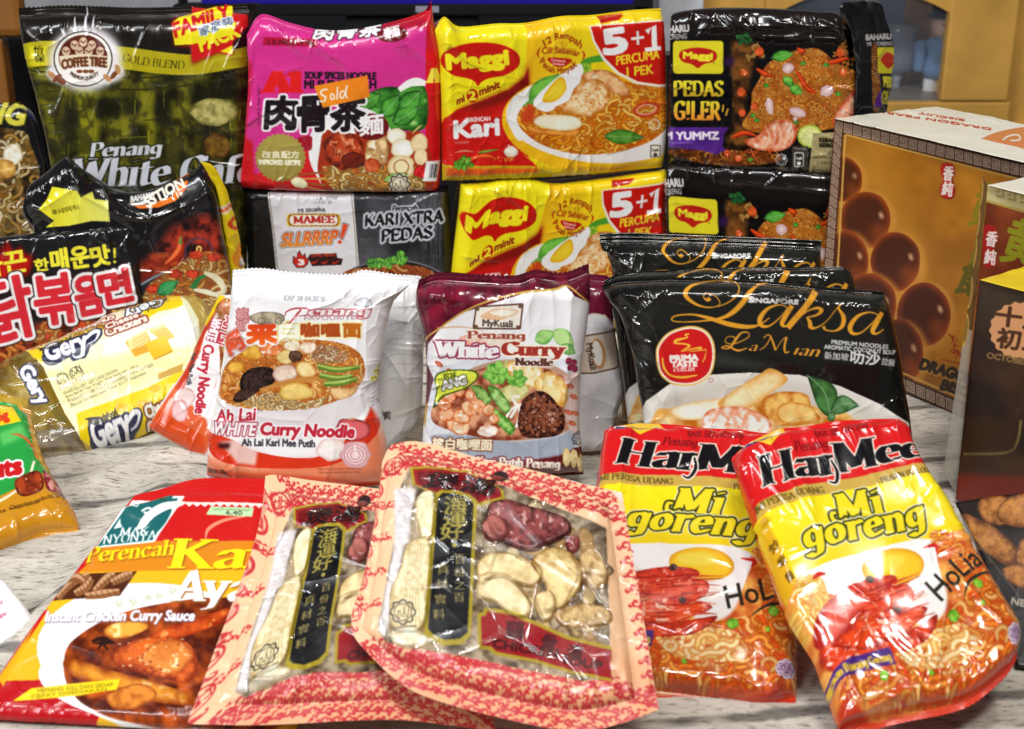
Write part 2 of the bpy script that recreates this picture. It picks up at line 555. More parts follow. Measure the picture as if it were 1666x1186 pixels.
    def leaf(s, x0, y0, x1, y1, wd, dark='#1f5a1c', light='#5fae3a', bend=0.0, seed=0, part=None):
        d = np.array([x1 - x0, y1 - y0], float)
        n = np.array([d[1], -d[0]]) / np.hypot(*d)
        t = np.linspace(0, 1, 12)
        ax = np.array([x0, y0]) + t[:, None] * d + (np.sin(t * math.pi) * bend * wd)[:, None] * n
        h = (np.sin(t ** 0.8 * math.pi) * wd / 2)[:, None] * n
        s.blob(np.vstack([ax - h, (ax + h)[::-1]]), dark, light, sc=max(4, wd * 0.5), seed=seed, smooth=False, part=part, rim=0.3)
        s.line(ax, max(1.0, wd * 0.05), hexc(light) * 0.5 + 0.4, a=0.7)

    def herb(s, cx, cy, r, dark='#1d5a1e', light='#7cc24a', seed=0, n=9, part=None):
        """a parsley or coriander sprig"""
        rs = np.random.RandomState(seed + 3)
        part = s.uniq(part)
        for i in range(n):
            a = i / n * 6.28 + rs.uniform(-.3, .3)
            d = r * rs.uniform(0.25, 0.75)
            s.bell(cx + d * math.cos(a), cy + d * math.sin(a) * 0.8, r * rs.uniform(.28, .42), r * rs.uniform(.2, .34), dark, light,
                   rot=math.degrees(a), sc=r * 0.3, seed=seed + i, part=part)

    def egg(s, cx, cy, rx, ry, rot=0, part=None, yolk=(0.1, 0.1, 0.55)):
        s.bell(cx, cy, rx, ry, '#d9d4cc', '#fbfaf6', rot=rot, sc=rx, con=0.2, jit=.05, part=part)
        c_, sn = math.cos(R(rot)), math.sin(R(rot))
        ox, oy = yolk[0] * rx, yolk[1] * ry
        s.bell(cx + ox * c_ - oy * sn, cy + ox * sn + oy * c_, rx * yolk[2], ry * yolk[2], '#d89a10', '#f6cf2e', rot=rot, sc=rx, con=0.3, part=part)

    def shrimp(s, cx, cy, r, rot=0, a0=-40, a1=200, c1='#c8401c', c2='#f0a070', wd=0.55, part=None, seed=0):
        n = 7
        part = s.uniq(part)
        for i in range(n):
            t = R(a0 + (a1 - a0) * i / (n - 1) + rot)
            k = 1.0 - 0.55 * i / (n - 1)
            s.bell(cx + r * math.cos(t), cy + r * math.sin(t), r * wd * k, r * wd * 0.75 * k + r * .06, c1, c2 if i % 2 else '#f8c8a0',
                   rot=math.degrees(t), sc=r * 0.35, seed=seed + i, hi='#fff0e0', part=part)

    def chili(s, pts, wd, dark='#a01008', light='#e8401c', part=None):
        p = np.asarray(pts, float)
        t = np.linspace(0.35, 1, len(p)) if len(p) > 2 else np.ones(len(p))
        s.line(p, wd * np.sin(np.linspace(0.5, 2.9, len(p))), dark, smooth=True, part=part)
        s.line(p - [wd * 0.1, wd * 0.1], wd * 0.45 * np.sin(np.linspace(0.5, 2.9, len(p))), light, smooth=True, part=part)

    def halal(s, cx, cy, r, ink='#202020', paper=None):
        if paper:
            s.ell(cx, cy, r * 1.05, r * 1.05, paper)
        t = np.linspace(0, 2 * math.pi, 65)
        rr = r * (0.92 + 0.08 * np.cos(8 * t))
        s.line(np.stack([cx + rr * np.cos(t), cy + rr * np.sin(t)], 1), r * 0.13, ink)
        s.ring(cx, cy, r * 0.68, r * 0.68, r * 0.07, ink)
        s.text('حلال', cx - r * .45, cy + r * .2, cx + r * .45, cy + r * .2, r * .6, ink)

    def ink_lines(s, x0, y0, x1, y1, n, hgt, col, words):
        for i in range(n):
            y = y0 + (y1 - y0) * i / max(1, n - 1)
            s.text(words[i % len(words)], x0, y, x1, y, hgt, col)

    def at(s, px):
        x = np.clip((px[..., 0] - s.ox) * s.S - 0.5, 0, s.w - 1.001)
        y = np.clip((px[..., 1] - s.oy) * s.S - 0.5, 0, s.h - 1.001)
        xi, yi = x.astype(int), y.astype(int)
        fx, fy = (x - xi)[..., None], (y - yi)[..., None]
        I = s.img
        c_ = (I[yi, xi] * (1 - fx) + I[yi, xi + 1] * fx) * (1 - fy) + (I[yi + 1, xi] * (1 - fx) + I[yi + 1, xi + 1] * fx) * fy
        H = s.hgt
        fx, fy = fx[..., 0], fy[..., 0]
        hh = (H[yi, xi] * (1 - fx) + H[yi, xi + 1] * fx) * (1 - fy) + (H[yi + 1, xi] * (1 - fx) + H[yi + 1, xi + 1] * fx) * fy
        pid = s.pid[(y + 0.5).astype(int), (x + 0.5).astype(int)]
        return c_, pid, hh


# ------------------------------------------------------------------ materials
def nodes(m):
    m.use_nodes = True
    nt = m.node_tree
    return nt, nt.nodes['Principled BSDF']


def film(name, rough=0.2, coat=0.0, bump=0.25, bsc=260.0, metal=0.0, spec=0.5, alpha=None, attr=True, col=(1, 1, 1), rvar=0.12):
    """printed plastic film: colour from the printed artwork, fine crinkle, uneven gloss"""
    m = bpy.data.materials.new(name)
    nt, b = nodes(m)
    N, K = nt.nodes, nt.links
    if attr:
        at = N.new('ShaderNodeAttribute')
        at.attribute_name = 'Col'
        K.new(at.outputs['Color'], b.inputs['Base Color'])
    else:
        b.inputs['Base Color'].default_value = (*col, 1)
    b.inputs['Metallic'].default_value = metal
    b.inputs['Specular IOR Level'].default_value = spec
    b.inputs['Coat Weight'].default_value = coat
    b.inputs['Coat Roughness'].default_value = 0.08
    tc = N.new('ShaderNodeTexCoord')
    n1 = N.new('ShaderNodeTexNoise')
    n1.inputs['Scale'].default_value = bsc
    n1.inputs['Detail'].default_value = 3
    K.new(tc.outputs['Object'], n1.inputs['Vector'])
    bp = N.new('ShaderNodeBump')
    bp.inputs['Strength'].default_value = bump
    bp.inputs['Distance'].default_value = 0.0006
    K.new(n1.outputs['Fac'], bp.inputs['Height'])
    K.new(bp.outputs['Normal'], b.inputs['Normal'])
    K.new(bp.outputs['Normal'], b.inputs['Coat Normal'])
    n2 = N.new('ShaderNodeTexNoise')
    n2.inputs['Scale'].default_value = 38.0
    K.new(tc.outputs['Object'], n2.inputs['Vector'])
    mr = N.new('ShaderNodeMapRange')
    mr.inputs['From Min'].default_value, mr.inputs['From Max'].default_value = 0.3, 0.7
    mr.inputs['To Min'].default_value, mr.inputs['To Max'].default_value = max(0.03, rough - rvar), rough + rvar
    K.new(n2.outputs['Fac'], mr.inputs['Value'])
    K.new(mr.outputs['Result'], b.inputs['Roughness'])
    if alpha is not None:
        b.inputs['Alpha'].default_value = alpha
    return m


def plain(name, col, rough=0.5, metal=0.0, sc=40.0, var=0.12, bump=0.1, emit=None, es=1.0):
    """painted or plastic surface with a slight mottle"""
    m = bpy.data.materials.new(name)
    nt, b = nodes(m)
    N, K = nt.nodes, nt.links
    tc = N.new('ShaderNodeTexCoord')
    n1 = N.new('ShaderNodeTexNoise')
    n1.inputs['Scale'].default_value = sc
    n1.inputs['Detail'].default_value = 4
    K.new(tc.outputs['Object'], n1.inputs['Vector'])
    cr = N.new('ShaderNodeValToRGB')
    c = lin(hexc(col))
    cr.color_ramp.elements[0].position, cr.color_ramp.elements[1].position = 0.3, 0.7
    cr.color_ramp.elements[0].color = (*(c * (1 - var)), 1)
    cr.color_ramp.elements[1].color = (*np.clip(c * (1 + var), 0, 1), 1)
    K.new(n1.outputs['Fac'], cr.inputs['Fac'])
    K.new(cr.outputs['Color'], b.inputs['Base Color'])
    b.inputs['Roughness'].default_value = rough
    b.inputs['Metallic'].default_value = metal
    bp = N.new('ShaderNodeBump')
    bp.inputs['Strength'].default_value = bump
    bp.inputs['Distance'].default_value = 0.001
    K.new(n1.outputs['Fac'], bp.inputs['Height'])
    K.new(bp.outputs['Normal'], b.inputs['Normal'])
    if emit is not None:
        b.inputs['Emission Color'].default_value = (*lin(hexc(emit)), 1)
        b.inputs['Emission Strength'].default_value = es
    return m


GLOSS = film('glossy_film', 0.22, 0.15, 0.10, 110, rvar=0.07)
SHINY = film('shiny_film', 0.16, 0.3, 0.12, 90, rvar=0.05)
SATIN = film('satin_film', 0.28, 0.1, 0.2)
PAPER = film('coated_paper', 0.38, 0.0, 0.12, 500)
CARD = film('printed_card', 0.33, 0.08, 0.1, 600, rvar=0.06)


def clear_over(name, rough=0.07):
    m = bpy.data.materials.new(name)
    nt, b = nodes(m)
    N, K = nt.nodes, nt.links
    tr, gl, mx, fr = N.new('ShaderNodeBsdfTransparent'), N.new('ShaderNodeBsdfGlossy'), N.new('ShaderNodeMixShader'), N.new('ShaderNodeFresnel')
    gl.inputs['Roughness'].default_value = rough
    fr.inputs['IOR'].default_value = 1.6
    K.new(fr.outputs['Fac'], mx.inputs['Fac'])
    K.new(tr.outputs[0], mx.inputs[1])
    K.new(gl.outputs[0], mx.inputs[2])
    K.new(mx.outputs[0], nt.nodes['Material Output'].inputs['Surface'])
    N.remove(b)
    return m


OVER = clear_over('clear_window_film')
CLEAR = film('clear_film', 0.10, 0.3, 0.3, 160, alpha=0.42)

# ------------------------------------------------------------------ objects


def thing(name, label, cat_, loc, group=None, kind=None):
    o = bpy.data.objects.new(name, None)
    o.empty_display_size = 0.03
    COL.objects.link(o)
    o.location = [float(v) for v in loc]
    o['label'], o['category'] = label, cat_
    if group:
        o['group'] = group
    return o


def tagged(o, label, cat_, group=None):
    o['label'], o['category'] = label, cat_
    if group:
        o['group'] = group
    return o


def mesh_obj(name, V, Fq, mat, parent=None, col=None, smooth=True, label=None):
    """V (n,3) world metres, Fq (m,4) or (m,3) indices or list of tuples; col (n,3) sRGB"""
    me = bpy.data.meshes.new(name)
    base = np.array(parent.location) if parent is not None and parent.type == 'EMPTY' else np.zeros(3)
    if parent is not None and parent.type != 'EMPTY':
        q = parent
        while q is not None:
            base = base + np.array(q.location)
            q = q.parent
    V = np.asarray(V, float) - base
    if isinstance(Fq, np.ndarray):
        k = Fq.shape[1]
        me.vertices.add(len(V))
        me.vertices.foreach_set('co', V.astype(np.float32).ravel())
        me.loops.add(Fq.size)
        me.loops.foreach_set('vertex_index', Fq.astype(np.int32).ravel())
        me.polygons.add(len(Fq))
        me.polygons.foreach_set('loop_start', np.arange(0, Fq.size, k, dtype=np.int32))
        me.update(calc_edges=True)
        me.validate()
    else:
        me.from_pydata([tuple(v) for v in V], [], Fq)
        me.update()
    if smooth:
        me.polygons.foreach_set('use_smooth', np.ones(len(me.polygons), bool))
    if col is not None:
        a = me.color_attributes.new('Col', 'FLOAT_COLOR', 'POINT')
        c4 = np.ones((len(V), 4), np.float32)
        c4[:, :3] = np.minimum(lin(col), 0.84)
        a.data.foreach_set('color', c4.ravel())
    me.materials.append(mat)
    o = bpy.data.objects.new(name, me)
    COL.objects.link(o)
    if parent is not None:
        o.parent = parent
    if label:
        o['label'] = label
    return o


def box_vf(c, sx, sy, sz, rot=0.0, bev=0.0):
    c_, s_ = math.cos(rot), math.sin(rot)
    V = []
    for dz in (-1, 1):
        for dx, dy in ((-1, -1), (1, -1), (1, 1), (-1, 1)):
            x, y = dx * sx / 2, dy * sy / 2
            V.append((c[0] + x * c_ - y * s_, c[1] + x * s_ + y * c_, c[2] + dz * sz / 2))
    Fq = [(3, 2, 1, 0), (4, 5, 6, 7), (0, 1, 5, 4), (1, 2, 6, 5), (2, 3, 7, 6), (3, 0, 4, 7)]
    return np.array(V), Fq


def box(name, c, sx, sy, sz, mat, parent=None, rot=0.0, bev=0.004):
    V, Fq = box_vf(c, sx, sy, sz, rot)
    o = mesh_obj(name, V, Fq, mat, parent, smooth=False)
    if bev:
        md = o.modifiers.new('bevel', 'BEVEL')
        md.width, md.segments = bev, 2
    return o


def lathe(name, prof, c, mat, parent=None, n=24, squash=1.0):
    """prof [(r,z)...] turned about the vertical through c"""
    t = np.linspace(0, 2 * math.pi, n, endpoint=False)
    P = np.array(prof, float)
    V = np.stack([c[0] + P[:, None, 0] * np.cos(t), c[1] + squash * P[:, None, 0] * np.sin(t), c[2] + np.repeat(P[:, 1:2], n, 1)], -1).reshape(-1, 3)
    Fq = []
    for i in range(len(P) - 1):
        for j in range(n):
            k = (j + 1) % n
            Fq.append((i * n + j, i * n + k, (i + 1) * n + k, (i + 1) * n + j))
    Fq.append(tuple(range(n))[::-1])
    Fq.append(tuple((len(P) - 1) * n + j for j in range(n)))
    return mesh_obj(name, V, Fq, mat, parent)


def resample(pl, n):
    p = np.asarray(pl, float)
    d = np.concatenate([[0], np.cumsum(np.hypot(*np.diff(p, axis=0).T))])
    t = np.linspace(0, d[-1], n)
    return np.stack([np.interp(t, d, p[:, 0]), np.interp(t, d, p[:, 1])], 1)


def smooth_path(p, k=2):
    p = np.asarray(p, float)
    return p if len(p) < 3 else cat(p, 6)


def coons(o, nu, nv, zig=None):
    T, Rr, B, Lf = [resample(smooth_path(o[i]), n) for i, n in ((0, nu), (1, nv), (2, nu), (3, nv))]
    u = np.linspace(0, 1, nu)[None, :, None]
    v = np.linspace(0, 1, nv)[:, None, None]
    P = (1 - v) * T[None] + v * B[None] + (1 - u) * Lf[:, None] + u * Rr[:, None]
    P = P - ((1 - u) * (1 - v) * T[0] + u * (1 - v) * T[-1] + (1 - u) * v * B[0] + u * v * B[-1])
    if zig:   # serrated cut ends
        for e, cur, wt in (('t', T, np.exp(-np.arange(nv) / 3.0)), ('b', B, np.exp(-np.arange(nv)[::-1] / 3.0))):
            if e in zig[2]:
                ln = np.hypot(*np.diff(cur, axis=0).T).sum()
                tri = np.abs((np.linspace(0, ln / zig[1], nu) % 1) * 2 - 1) - 0.5
                tri[[0, -1]] = 0
                P[:, :, 1] += zig[0] * wt[:, None] * tri[None, :]
    return P


def creases(s, t, W, H, seed, size=32.0, sharp=5.0):
    rs = np.random.RandomState(seed)
    n = max(6, int(W * H / (size * size) * 1.3))
    q = np.stack([rs.uniform(-10, W + 10, n), rs.uniform(-10, H + 10, n)], 1)
    sx = s + 9 * (vnoise(s / 30, t / 30, seed) - .5)
    d = np.sqrt((sx[..., None] - q[:, 0]) ** 2 + ((t[..., None] - q[:, 1]) * 0.75) ** 2)
    d = np.partition(d, 1, axis=-1)
    return np.exp(-(d[..., 1] - d[..., 0]) / sharp)


def QUAD(tl, tr, br, bl):
    return [[tl, tr], [tr, br], [bl, br], [tl, bl]]


DENS = 1.0


def sheet(root, outline, pl, art, mat, body='film_body', T=12, rad=(12, 12, 18, 18), seal=(0, 0), depth=10, wr=1.0, seed=0,
          art_outline=None, zig=None, back=None, dens=None, fold=None, inset=(0, 0), pleat=1.0, mats=None, over=None, crimp=0.15, push=None, cs=32.0, edge_wr=1.0):
    """a filled bag: outline on its leaning plane, padded front with folds and creases, closed back; split into its printed parts"""
    dn = (dens or 1.0) * DENS
    lt = max(np.hypot(*np.diff(np.array(outline[i], float), axis=0).T).sum() for i in (0, 2))
    lv = max(np.hypot(*np.diff(np.array(outline[i], float), axis=0).T).sum() for i in (1, 3))
    nu, nv = max(8, int(lt * dn)), max(8, int(lv * dn))
    px = coons(outline, nu, nv, zig)
    apx = coons(art_outline, nu, nv) if art_outline is not None else px
    P = on_plane(px, pl)
    n = pl[1]
    W = 1000 * np.linalg.norm(P[nv // 2, -1] - P[nv // 2, 0])
    H = 1000 * np.linalg.norm(P[-1, nu // 2] - P[0, nu // 2])
    u = np.linspace(0, 1, nu)[None, :]
    v = np.linspace(0, 1, nv)[:, None]
    s, t = np.broadcast_to(u * W, (nv, nu)), np.broadcast_to(v * H, (nv, nu))

    def q(x):
        x = np.clip(x, 0, 1)
        return np.sqrt(1 - (1 - x) ** 2)
    wob = 1 + 0.35 * (vnoise(s / 25, t / 25, seed + 4) - .5)
    prof = q((s - inset[0]) / rad[0] / wob) * q((W - s - inset[1]) / rad[1] / wob) * q((t - seal[0]) / rad[2] / wob) * q((H - t - seal[1]) / rad[3] / wob)
    h = -T * (1 - prof)
    c_, pid, hg = art.at(apx)
    # folds
    inseal = np.clip(np.maximum(sstep(seal[0] + 1, seal[0] - 1, t) if seal[0] else 0 * t, sstep(seal[1] + 1, seal[1] - 1, H - t) if seal[1] else 0 * t), 0, 1)
    free = 1 - inseal
    near = np.exp(-np.minimum(np.minimum(s, W - s) / 14, np.minimum(np.abs(t - seal[0]), np.abs(H - t - seal[1])) / 20))
    cr = creases(s, t, W, H, seed, cs, 4.0)
    cr2 = creases(s, t, W, H, seed + 50, cs * 0.45, 2.0)
    loose = sstep(.42, .66, fbm(s / 45, t / 45, seed + 70, 2))
    h = h + wr * free * (1.1 * (fbm(s / 48, t / 48, seed, 2) - .5) * 2 + (0.12 + 0.9 * near * loose + .25 * loose) * (cr - 0.25) * 1.25 + near * loose * (cr2 - .2) * 0.6 * edge_wr)
    for sgn, dist in ((0, t - seal[0]), (1, H - t - seal[1])):
        rdg = 1 - np.abs(2 * vnoise(s / 15, t / 70 + sgn * 9, seed + 20 + sgn) - 1)
        md = sstep(.3, .65, vnoise(s / 34, t / 90 + sgn * 3, seed + 44 + sgn))
        h = h + wr * pleat * free * 2.1 * md * (rdg ** 3 - .25) * np.exp(-np.maximum(dist, 0) / 17)
    for sgn, dist in ((0, s), (1, W - s)):
        rdg = 1 - np.abs(2 * vnoise(t / 14, s / 50 + sgn * 5, seed + 30 + sgn) - 1)
        md = sstep(.35, .7, vnoise(t / 38, s / 90 + sgn * 3, seed + 47 + sgn))
        h = h + wr * free * 1.2 * edge_wr * md * (rdg ** 3 - .25) * np.exp(-dist / 13)
    rs = np.random.RandomState(seed + 500)
    for i in range(11):   # sharp creases running in from the edges and corners
        e_ = rs.randint(4)
        a0 = rs.uniform(.05, .95)
        fx, fy = ((a0, .03), (a0, .97), (.03, a0), (.97, a0))[e_]
        gx_, gy_ = fx + (.5 - fx) * rs.uniform(.25, .7) + rs.uniform(-.2, .2), fy + (.5 - fy) * rs.uniform(.25, .7) + rs.uniform(-.12, .12)
        d = np.array([gx_ - fx, gy_ - fy]) * [W, H]
        ln = np.hypot(*d) + 1e-6
        a_ = ((s - fx * W) * d[0] + (t - fy * H) * d[1]) / ln
        e2_ = ((s - fx * W) * -d[1] + (t - fy * H) * d[0]) / ln + 4 * (vnoise(s / 20, t / 20, seed + i) - .5)
        am = rs.uniform(.5, 1.5) * wr
        side = np.where(e2_ > 0, np.exp(-np.abs(e2_) / 1.8), np.exp(-np.abs(e2_) / 10.0))
        h = h + am * side * sstep(-4, 6, a_) * np.clip(1 - a_ / ln, 0, 1) * free
    h = h + inseal * (crimp * np.sin(t * 2 * math.pi / 3.4) + 1.5 * wr * (vnoise(s / 22, t / 80, seed + 9) - .5))
    if fold is not None:
        for (fx, fy, gx, gy, amp, wd) in fold:   # a long soft crease in mm-free uv
            d = np.array([gx - fx, gy - fy]) * [W, H]
            ln = np.hypot(*d)
            a = ((s - fx * W) * d[0] + (t - fy * H) * d[1]) / ln
            e = ((s - fx * W) * -d[1] + (t - fy * H) * d[0]) / ln
            h = h + amp * np.exp(-np.abs(e) / wd) * sstep(-8, 8, a) * sstep(ln + 8, ln - 8, a) * free
    h = h + hg + (0.45 * T if push is None else push)
    V = P + (h / 1000)[..., None] * n
    V = V.reshape(-1, 3)
    c_ = c_.reshape(-1, 3)
    idx = np.arange(nu * nv).reshape(nv, nu)
    Fq = np.stack([idx[:-1, :-1], idx[1:, :-1], idx[1:, 1:], idx[:-1, 1:]], -1).reshape(-1, 4)
    fp = pid[:-1, :-1].reshape(-1)
    e1 = P[0, -1] - P[0, 0]
    e2 = P[-1, 0] - P[0, 0]
    if np.dot(np.cross(e2, e1), n) < 0:
        Fq = Fq[:, ::-1]
    objs = {}
    # back of the bag, coarse
    bu, bv = 20, 20
    ui = np.linspace(0, nu - 1, bu).round().astype(int)
    vi = np.linspace(0, nv - 1, bv).round().astype(int)
    bP = V.reshape(nv, nu, 3)[vi][:, ui].copy()
    eu, ev = np.linspace(0, 1, bu)[None, :], np.linspace(0, 1, bv)[:, None]
    b2 = q(eu * W / (rad[0] * 1.2)) * q((1 - eu) * W / (rad[1] * 1.2)) * q(ev * H / (rad[2] * 1.2)) * q((1 - ev) * H / (rad[3] * 1.2))
    rim = P[vi][:, ui] - (T * (0.55 if push is None else 1) / 1000) * n
    mix = (b2 > 0.01)[..., None]
    bP = np.where(mix, rim - (depth * b2 / 1000)[..., None] * n, bP)
    bidx = np.arange(bu * bv).reshape(bv, bu)
    bF = np.stack([bidx[:-1, :-1], bidx[:-1, 1:], bidx[1:, 1:], bidx[1:, :-1]], -1).reshape(-1, 4)
    bc = np.tile(hexc(back if back is not None else '#888880'), (bu * bv, 1))
    first = None
    ids = [0] + sorted(i for i in np.unique(fp) if i)
    for i in ids:
        sel = Fq[fp == i]
        if i == 0:
            uq, inv = (np.unique(sel, return_inverse=True) if len(sel) else (np.array([], int), np.array([], int)))
            VV = np.vstack([V[uq], bP.reshape(-1, 3)])
            FF = np.vstack([inv.reshape(-1, 4), bF + len(uq)]) if len(sel) else bF
            CC = np.vstack([c_[uq], bc])
            objs[''] = mesh_obj(body, VV, FF, mat, root, CC)
            continue
        if len(sel) < 6:
            continue
        nm = art.names[i]
        uq, inv = np.unique(sel, return_inverse=True)
        par, leafn = root, nm
        if '/' in nm:
            pn, leafn = nm.split('/')
            par = objs.get(pn, objs[''])
        m_ = (mats or {}).get(nm, mat)
        o = mesh_obj(leafn.split('#')[0], V[uq], inv.reshape(-1, 4), m_, None, c_[uq])
        o.data.transform(__import__('mathutils').Matrix.Translation([-v_ for v_ in root.location]))
        o.parent = par
        objs[nm] = o
    if over:   # a loose clear film stretched over the window
        wid = [i for i, nm in enumerate(art.names) if nm.split('/')[0] in over]
        sel = Fq[np.isin(fp, wid)]
        f = (np.maximum(h - hg, -T * .5) + 1.6 + 1.0 * (fbm(s / 26, t / 26, seed + 300, 2) - .5) + 1.5 * creases(s, t, W, H, seed + 301, 36.0, 1.8) + .9 * creases(s, t, W, H, seed + 302, 18.0, 1.2) * loose)
        f = np.maximum(f, hg * .8 + h - hg + .4)
        VF = (P + (f / 1000)[..., None] * n).reshape(-1, 3)
        uq, inv = np.unique(sel, return_inverse=True)
        mesh_obj('clear_film', VF[uq], inv.reshape(-1, 4), OVER, root)
    return objs


def base_of(outline, pl):
    b = np.array([outline[2][0], outline[2][-1]], float).mean(0)
    return on_plane(b, pl)


def bag(name, label, cat_, outline, pl, art, mat, group=None, **k):
    root = thing(name, label, cat_, base_of(outline, pl), group)
    root_objs = sheet(root, outline, pl, art, mat, **k)
    return root, root_objs


def bbox(o, pad=12):
    p = np.vstack([np.asarray(q, float) for q in o])
    return (p[:, 0].min() - pad, p[:, 1].min() - pad, p[:, 0].max() + pad, p[:, 1].max() + pad)

# ================================================================== setting


def cloth_mat():
    m = bpy.data.materials.new('wood_print_cloth')
    nt, b = nodes(m)
    N, K = nt.nodes, nt.links
    tc = N.new('ShaderNodeTexCoord')

    def noise(sx, sy, sc, det, rough=0.6):
        mp = N.new('ShaderNodeMapping')
        mp.inputs['Scale'].default_value = (sx, sy, 1)
        mp.inputs['Rotation'].default_value = (0, 0, R(-7))
        K.new(tc.outputs['Object'], mp.inputs['Vector'])
        n = N.new('ShaderNodeTexNoise')
        n.inputs['Scale'].default_value, n.inputs['Detail'].default_value, n.inputs['Roughness'].default_value = sc, det, rough
        K.new(mp.outputs['Vector'], n.inputs['Vector'])
        return n.outputs['Fac']

    def ramp(f, *st):
        r = N.new('ShaderNodeValToRGB')
        while len(r.color_ramp.elements) < len(st):
            r.color_ramp.elements.new(0.5)
        for e, (p, c_) in zip(r.color_ramp.elements, st):
            e.position = p
            e.color = (*lin(hexc(c_)), 1)
        K.new(f, r.inputs['Fac'])
        return r.outputs['Color']

    def mix(mode, a, b_, fac):
        x = N.new('ShaderNodeMix')
        x.data_type, x.blend_type = 'RGBA', mode
        if isinstance(fac, float):
            x.inputs['Factor'].default_value = fac
        else:
            K.new(fac, x.inputs['Factor'])
        K.new(a, x.inputs['A'])
        K.new(b_, x.inputs['B'])
        return x.outputs['Result']
    c1 = ramp(noise(2.2, 6, 5, 9, 0.72), (0.28, '#aeaaa2'), (0.43, '#d6d2c9'), (0.58, '#eeeae2'))
    c2 = ramp(noise(13, 46, 6, 4, 0.7), (0.32, '#4a4744'), (0.40, '#bdb8b0'), (0.48, '#ffffff'))
    c3 = ramp(noise(1.2, 1.6, 4, 3), (0.3, '#a9a49a'), (0.62, '#e9e5de'))
    c_ = mix('MULTIPLY', c1, c2, 0.8)
    c_ = mix('MULTIPLY', c_, c3, 0.7)
    # dark joints between the printed planks
    mp = N.new('ShaderNodeMapping')
    mp.inputs['Rotation'].default_value = (0, 0, R(-7))
    K.new(tc.outputs['Object'], mp.inputs['Vector'])
    wv = N.new('ShaderNodeTexWave')
    wv.bands_direction = 'Y'
    wv.inputs['Scale'].default_value = 5.6
    wv.inputs['Distortion'].default_value = 0.8
    wv.inputs['Detail'].default_value = 3
    wv.inputs['Detail Scale'].default_value = 5
    wv.inputs['Phase Offset'].default_value = 1.9
    K.new(mp.outputs['Vector'], wv.inputs['Vector'])
    jn = ramp(wv.outputs['Fac'], (0.03, '#3a3a39'), (0.12, '#ffffff'))
    br = ramp(noise(3.0, 8, 3, 2), (0.47, '#000000'), (0.56, '#ffffff'))
    white = N.new('ShaderNodeRGB')
    white.outputs[0].default_value = (1, 1, 1, 1)
    jj = mix('MIX', jn, white.outputs[0], br)
    c_ = mix('MULTIPLY', c_, jj, 0.72)
    K.new(c_, b.inputs['Base Color'])
    b.inputs['Roughness'].default_value = 0.85
    b.inputs['Specular IOR Level'].default_value = 0.25
    # weave
    wx = N.new('ShaderNodeTexWave')
    wx.bands_direction = 'X'
    wx.inputs['Scale'].default_value = 190
    wy = N.new('ShaderNodeTexWave')
    wy.bands_direction = 'Y'
    wy.inputs['Scale'].default_value = 190
    for q in (wx, wy):
        K.new(tc.outputs['Object'], q.inputs['Vector'])
    ad = N.new('ShaderNodeMath')
    ad.operation = 'ADD'
    K.new(wx.outputs['Fac'], ad.inputs[0])
    K.new(wy.outputs['Fac'], ad.inputs[1])
    bp = N.new('ShaderNodeBump')
    bp.inputs['Strength'].default_value, bp.inputs['Distance'].default_value = 0.35, 0.0008
    K.new(ad.outputs[0], bp.inputs['Height'])
    K.new(bp.outputs['Normal'], b.inputs['Normal'])
    return m


gx, gy = np.meshgrid(np.linspace(-1.0, 1.0, 260), np.linspace(0.36, 1.72, 260))


def seg_dist(px, py, a, b):
    a, b = np.array(a), np.array(b)
    d = b - a
    t = np.clip(((px - a[0]) * d[0] + (py - a[1]) * d[1]) / (d @ d), 0, 1)
    return np.hypot(px - a[0] - t * d[0], py - a[1] - t * d[1]), t


fa, fb = on_z(np.array([70.0, 1060.0])), on_z(np.array([300.0, 770.0]))
dd, tt = seg_dist(gx, gy, fa[:2], fb[:2])
gz = 0.016 * np.exp(-(dd / 0.022) ** 2) * (0.6 + 0.4 * np.sin(tt * 3))
fa, fb = on_z(np.array([150.0, 780.0])), on_z(np.array([330.0, 715.0]))
dd, tt = seg_dist(gx, gy, fa[:2], fb[:2])
gz += 0.007 * np.exp(-(dd / 0.018) ** 2)
gz += 0.004 * (fbm(gx * 9, gy * 9, 4, 2) - 0.75)
for ax_, ay_, bx_, by_, hh_ in ((-.40, .52, -.30, .80, .008), (.30, .56, .42, .60, .006), (.42, .78, .36, 1.0, .006), (-.10, .55, .25, .50, .005)):
    dd, tt = seg_dist(gx, gy, (ax_, ay_), (bx_, by_))
    gz += hh_ * np.exp(-(dd / 0.014) ** 2)
ci = np.arange(260 * 260).reshape(260, 260)
cf = np.stack([ci[:-1, :-1], ci[:-1, 1:], ci[1:, 1:], ci[1:, :-1]], -1).reshape(-1, 4)
tc_ = mesh_obj('tablecloth', np.stack([gx, gy, gz - 0.003], -1).reshape(-1, 3), cf, cloth_mat())
tagged(tc_, 'white weathered wood print tablecloth spread beneath all the packets', 'tablecloth')
tbl = box('table_top', (0, 1.04, -0.032), 2.0, 1.36, 0.04, plain('table_wood', '#6b4a30', 0.5), None)
tbl['kind'] = 'structure'
fl = mesh_obj('floor', [(-6, -3, -0.75), (6, -3, -0.75), (6, 6, -0.75), (-6, 6, -0.75)], [(0, 1, 2, 3)], plain('floor_tile', '#8f8a84', 0.35), smooth=False)
fl['kind'] = 'structure'
wl = mesh_obj('wall', [(-6, 2.95, -0.75), (6, 2.95, -0.75), (6, 2.95, 2.6), (-6, 2.95, 2.6)], [(0, 1, 2, 3)], plain('wall_paint', '#b4b6ba', 0.8), smooth=False)
wl['kind'] = 'structure'

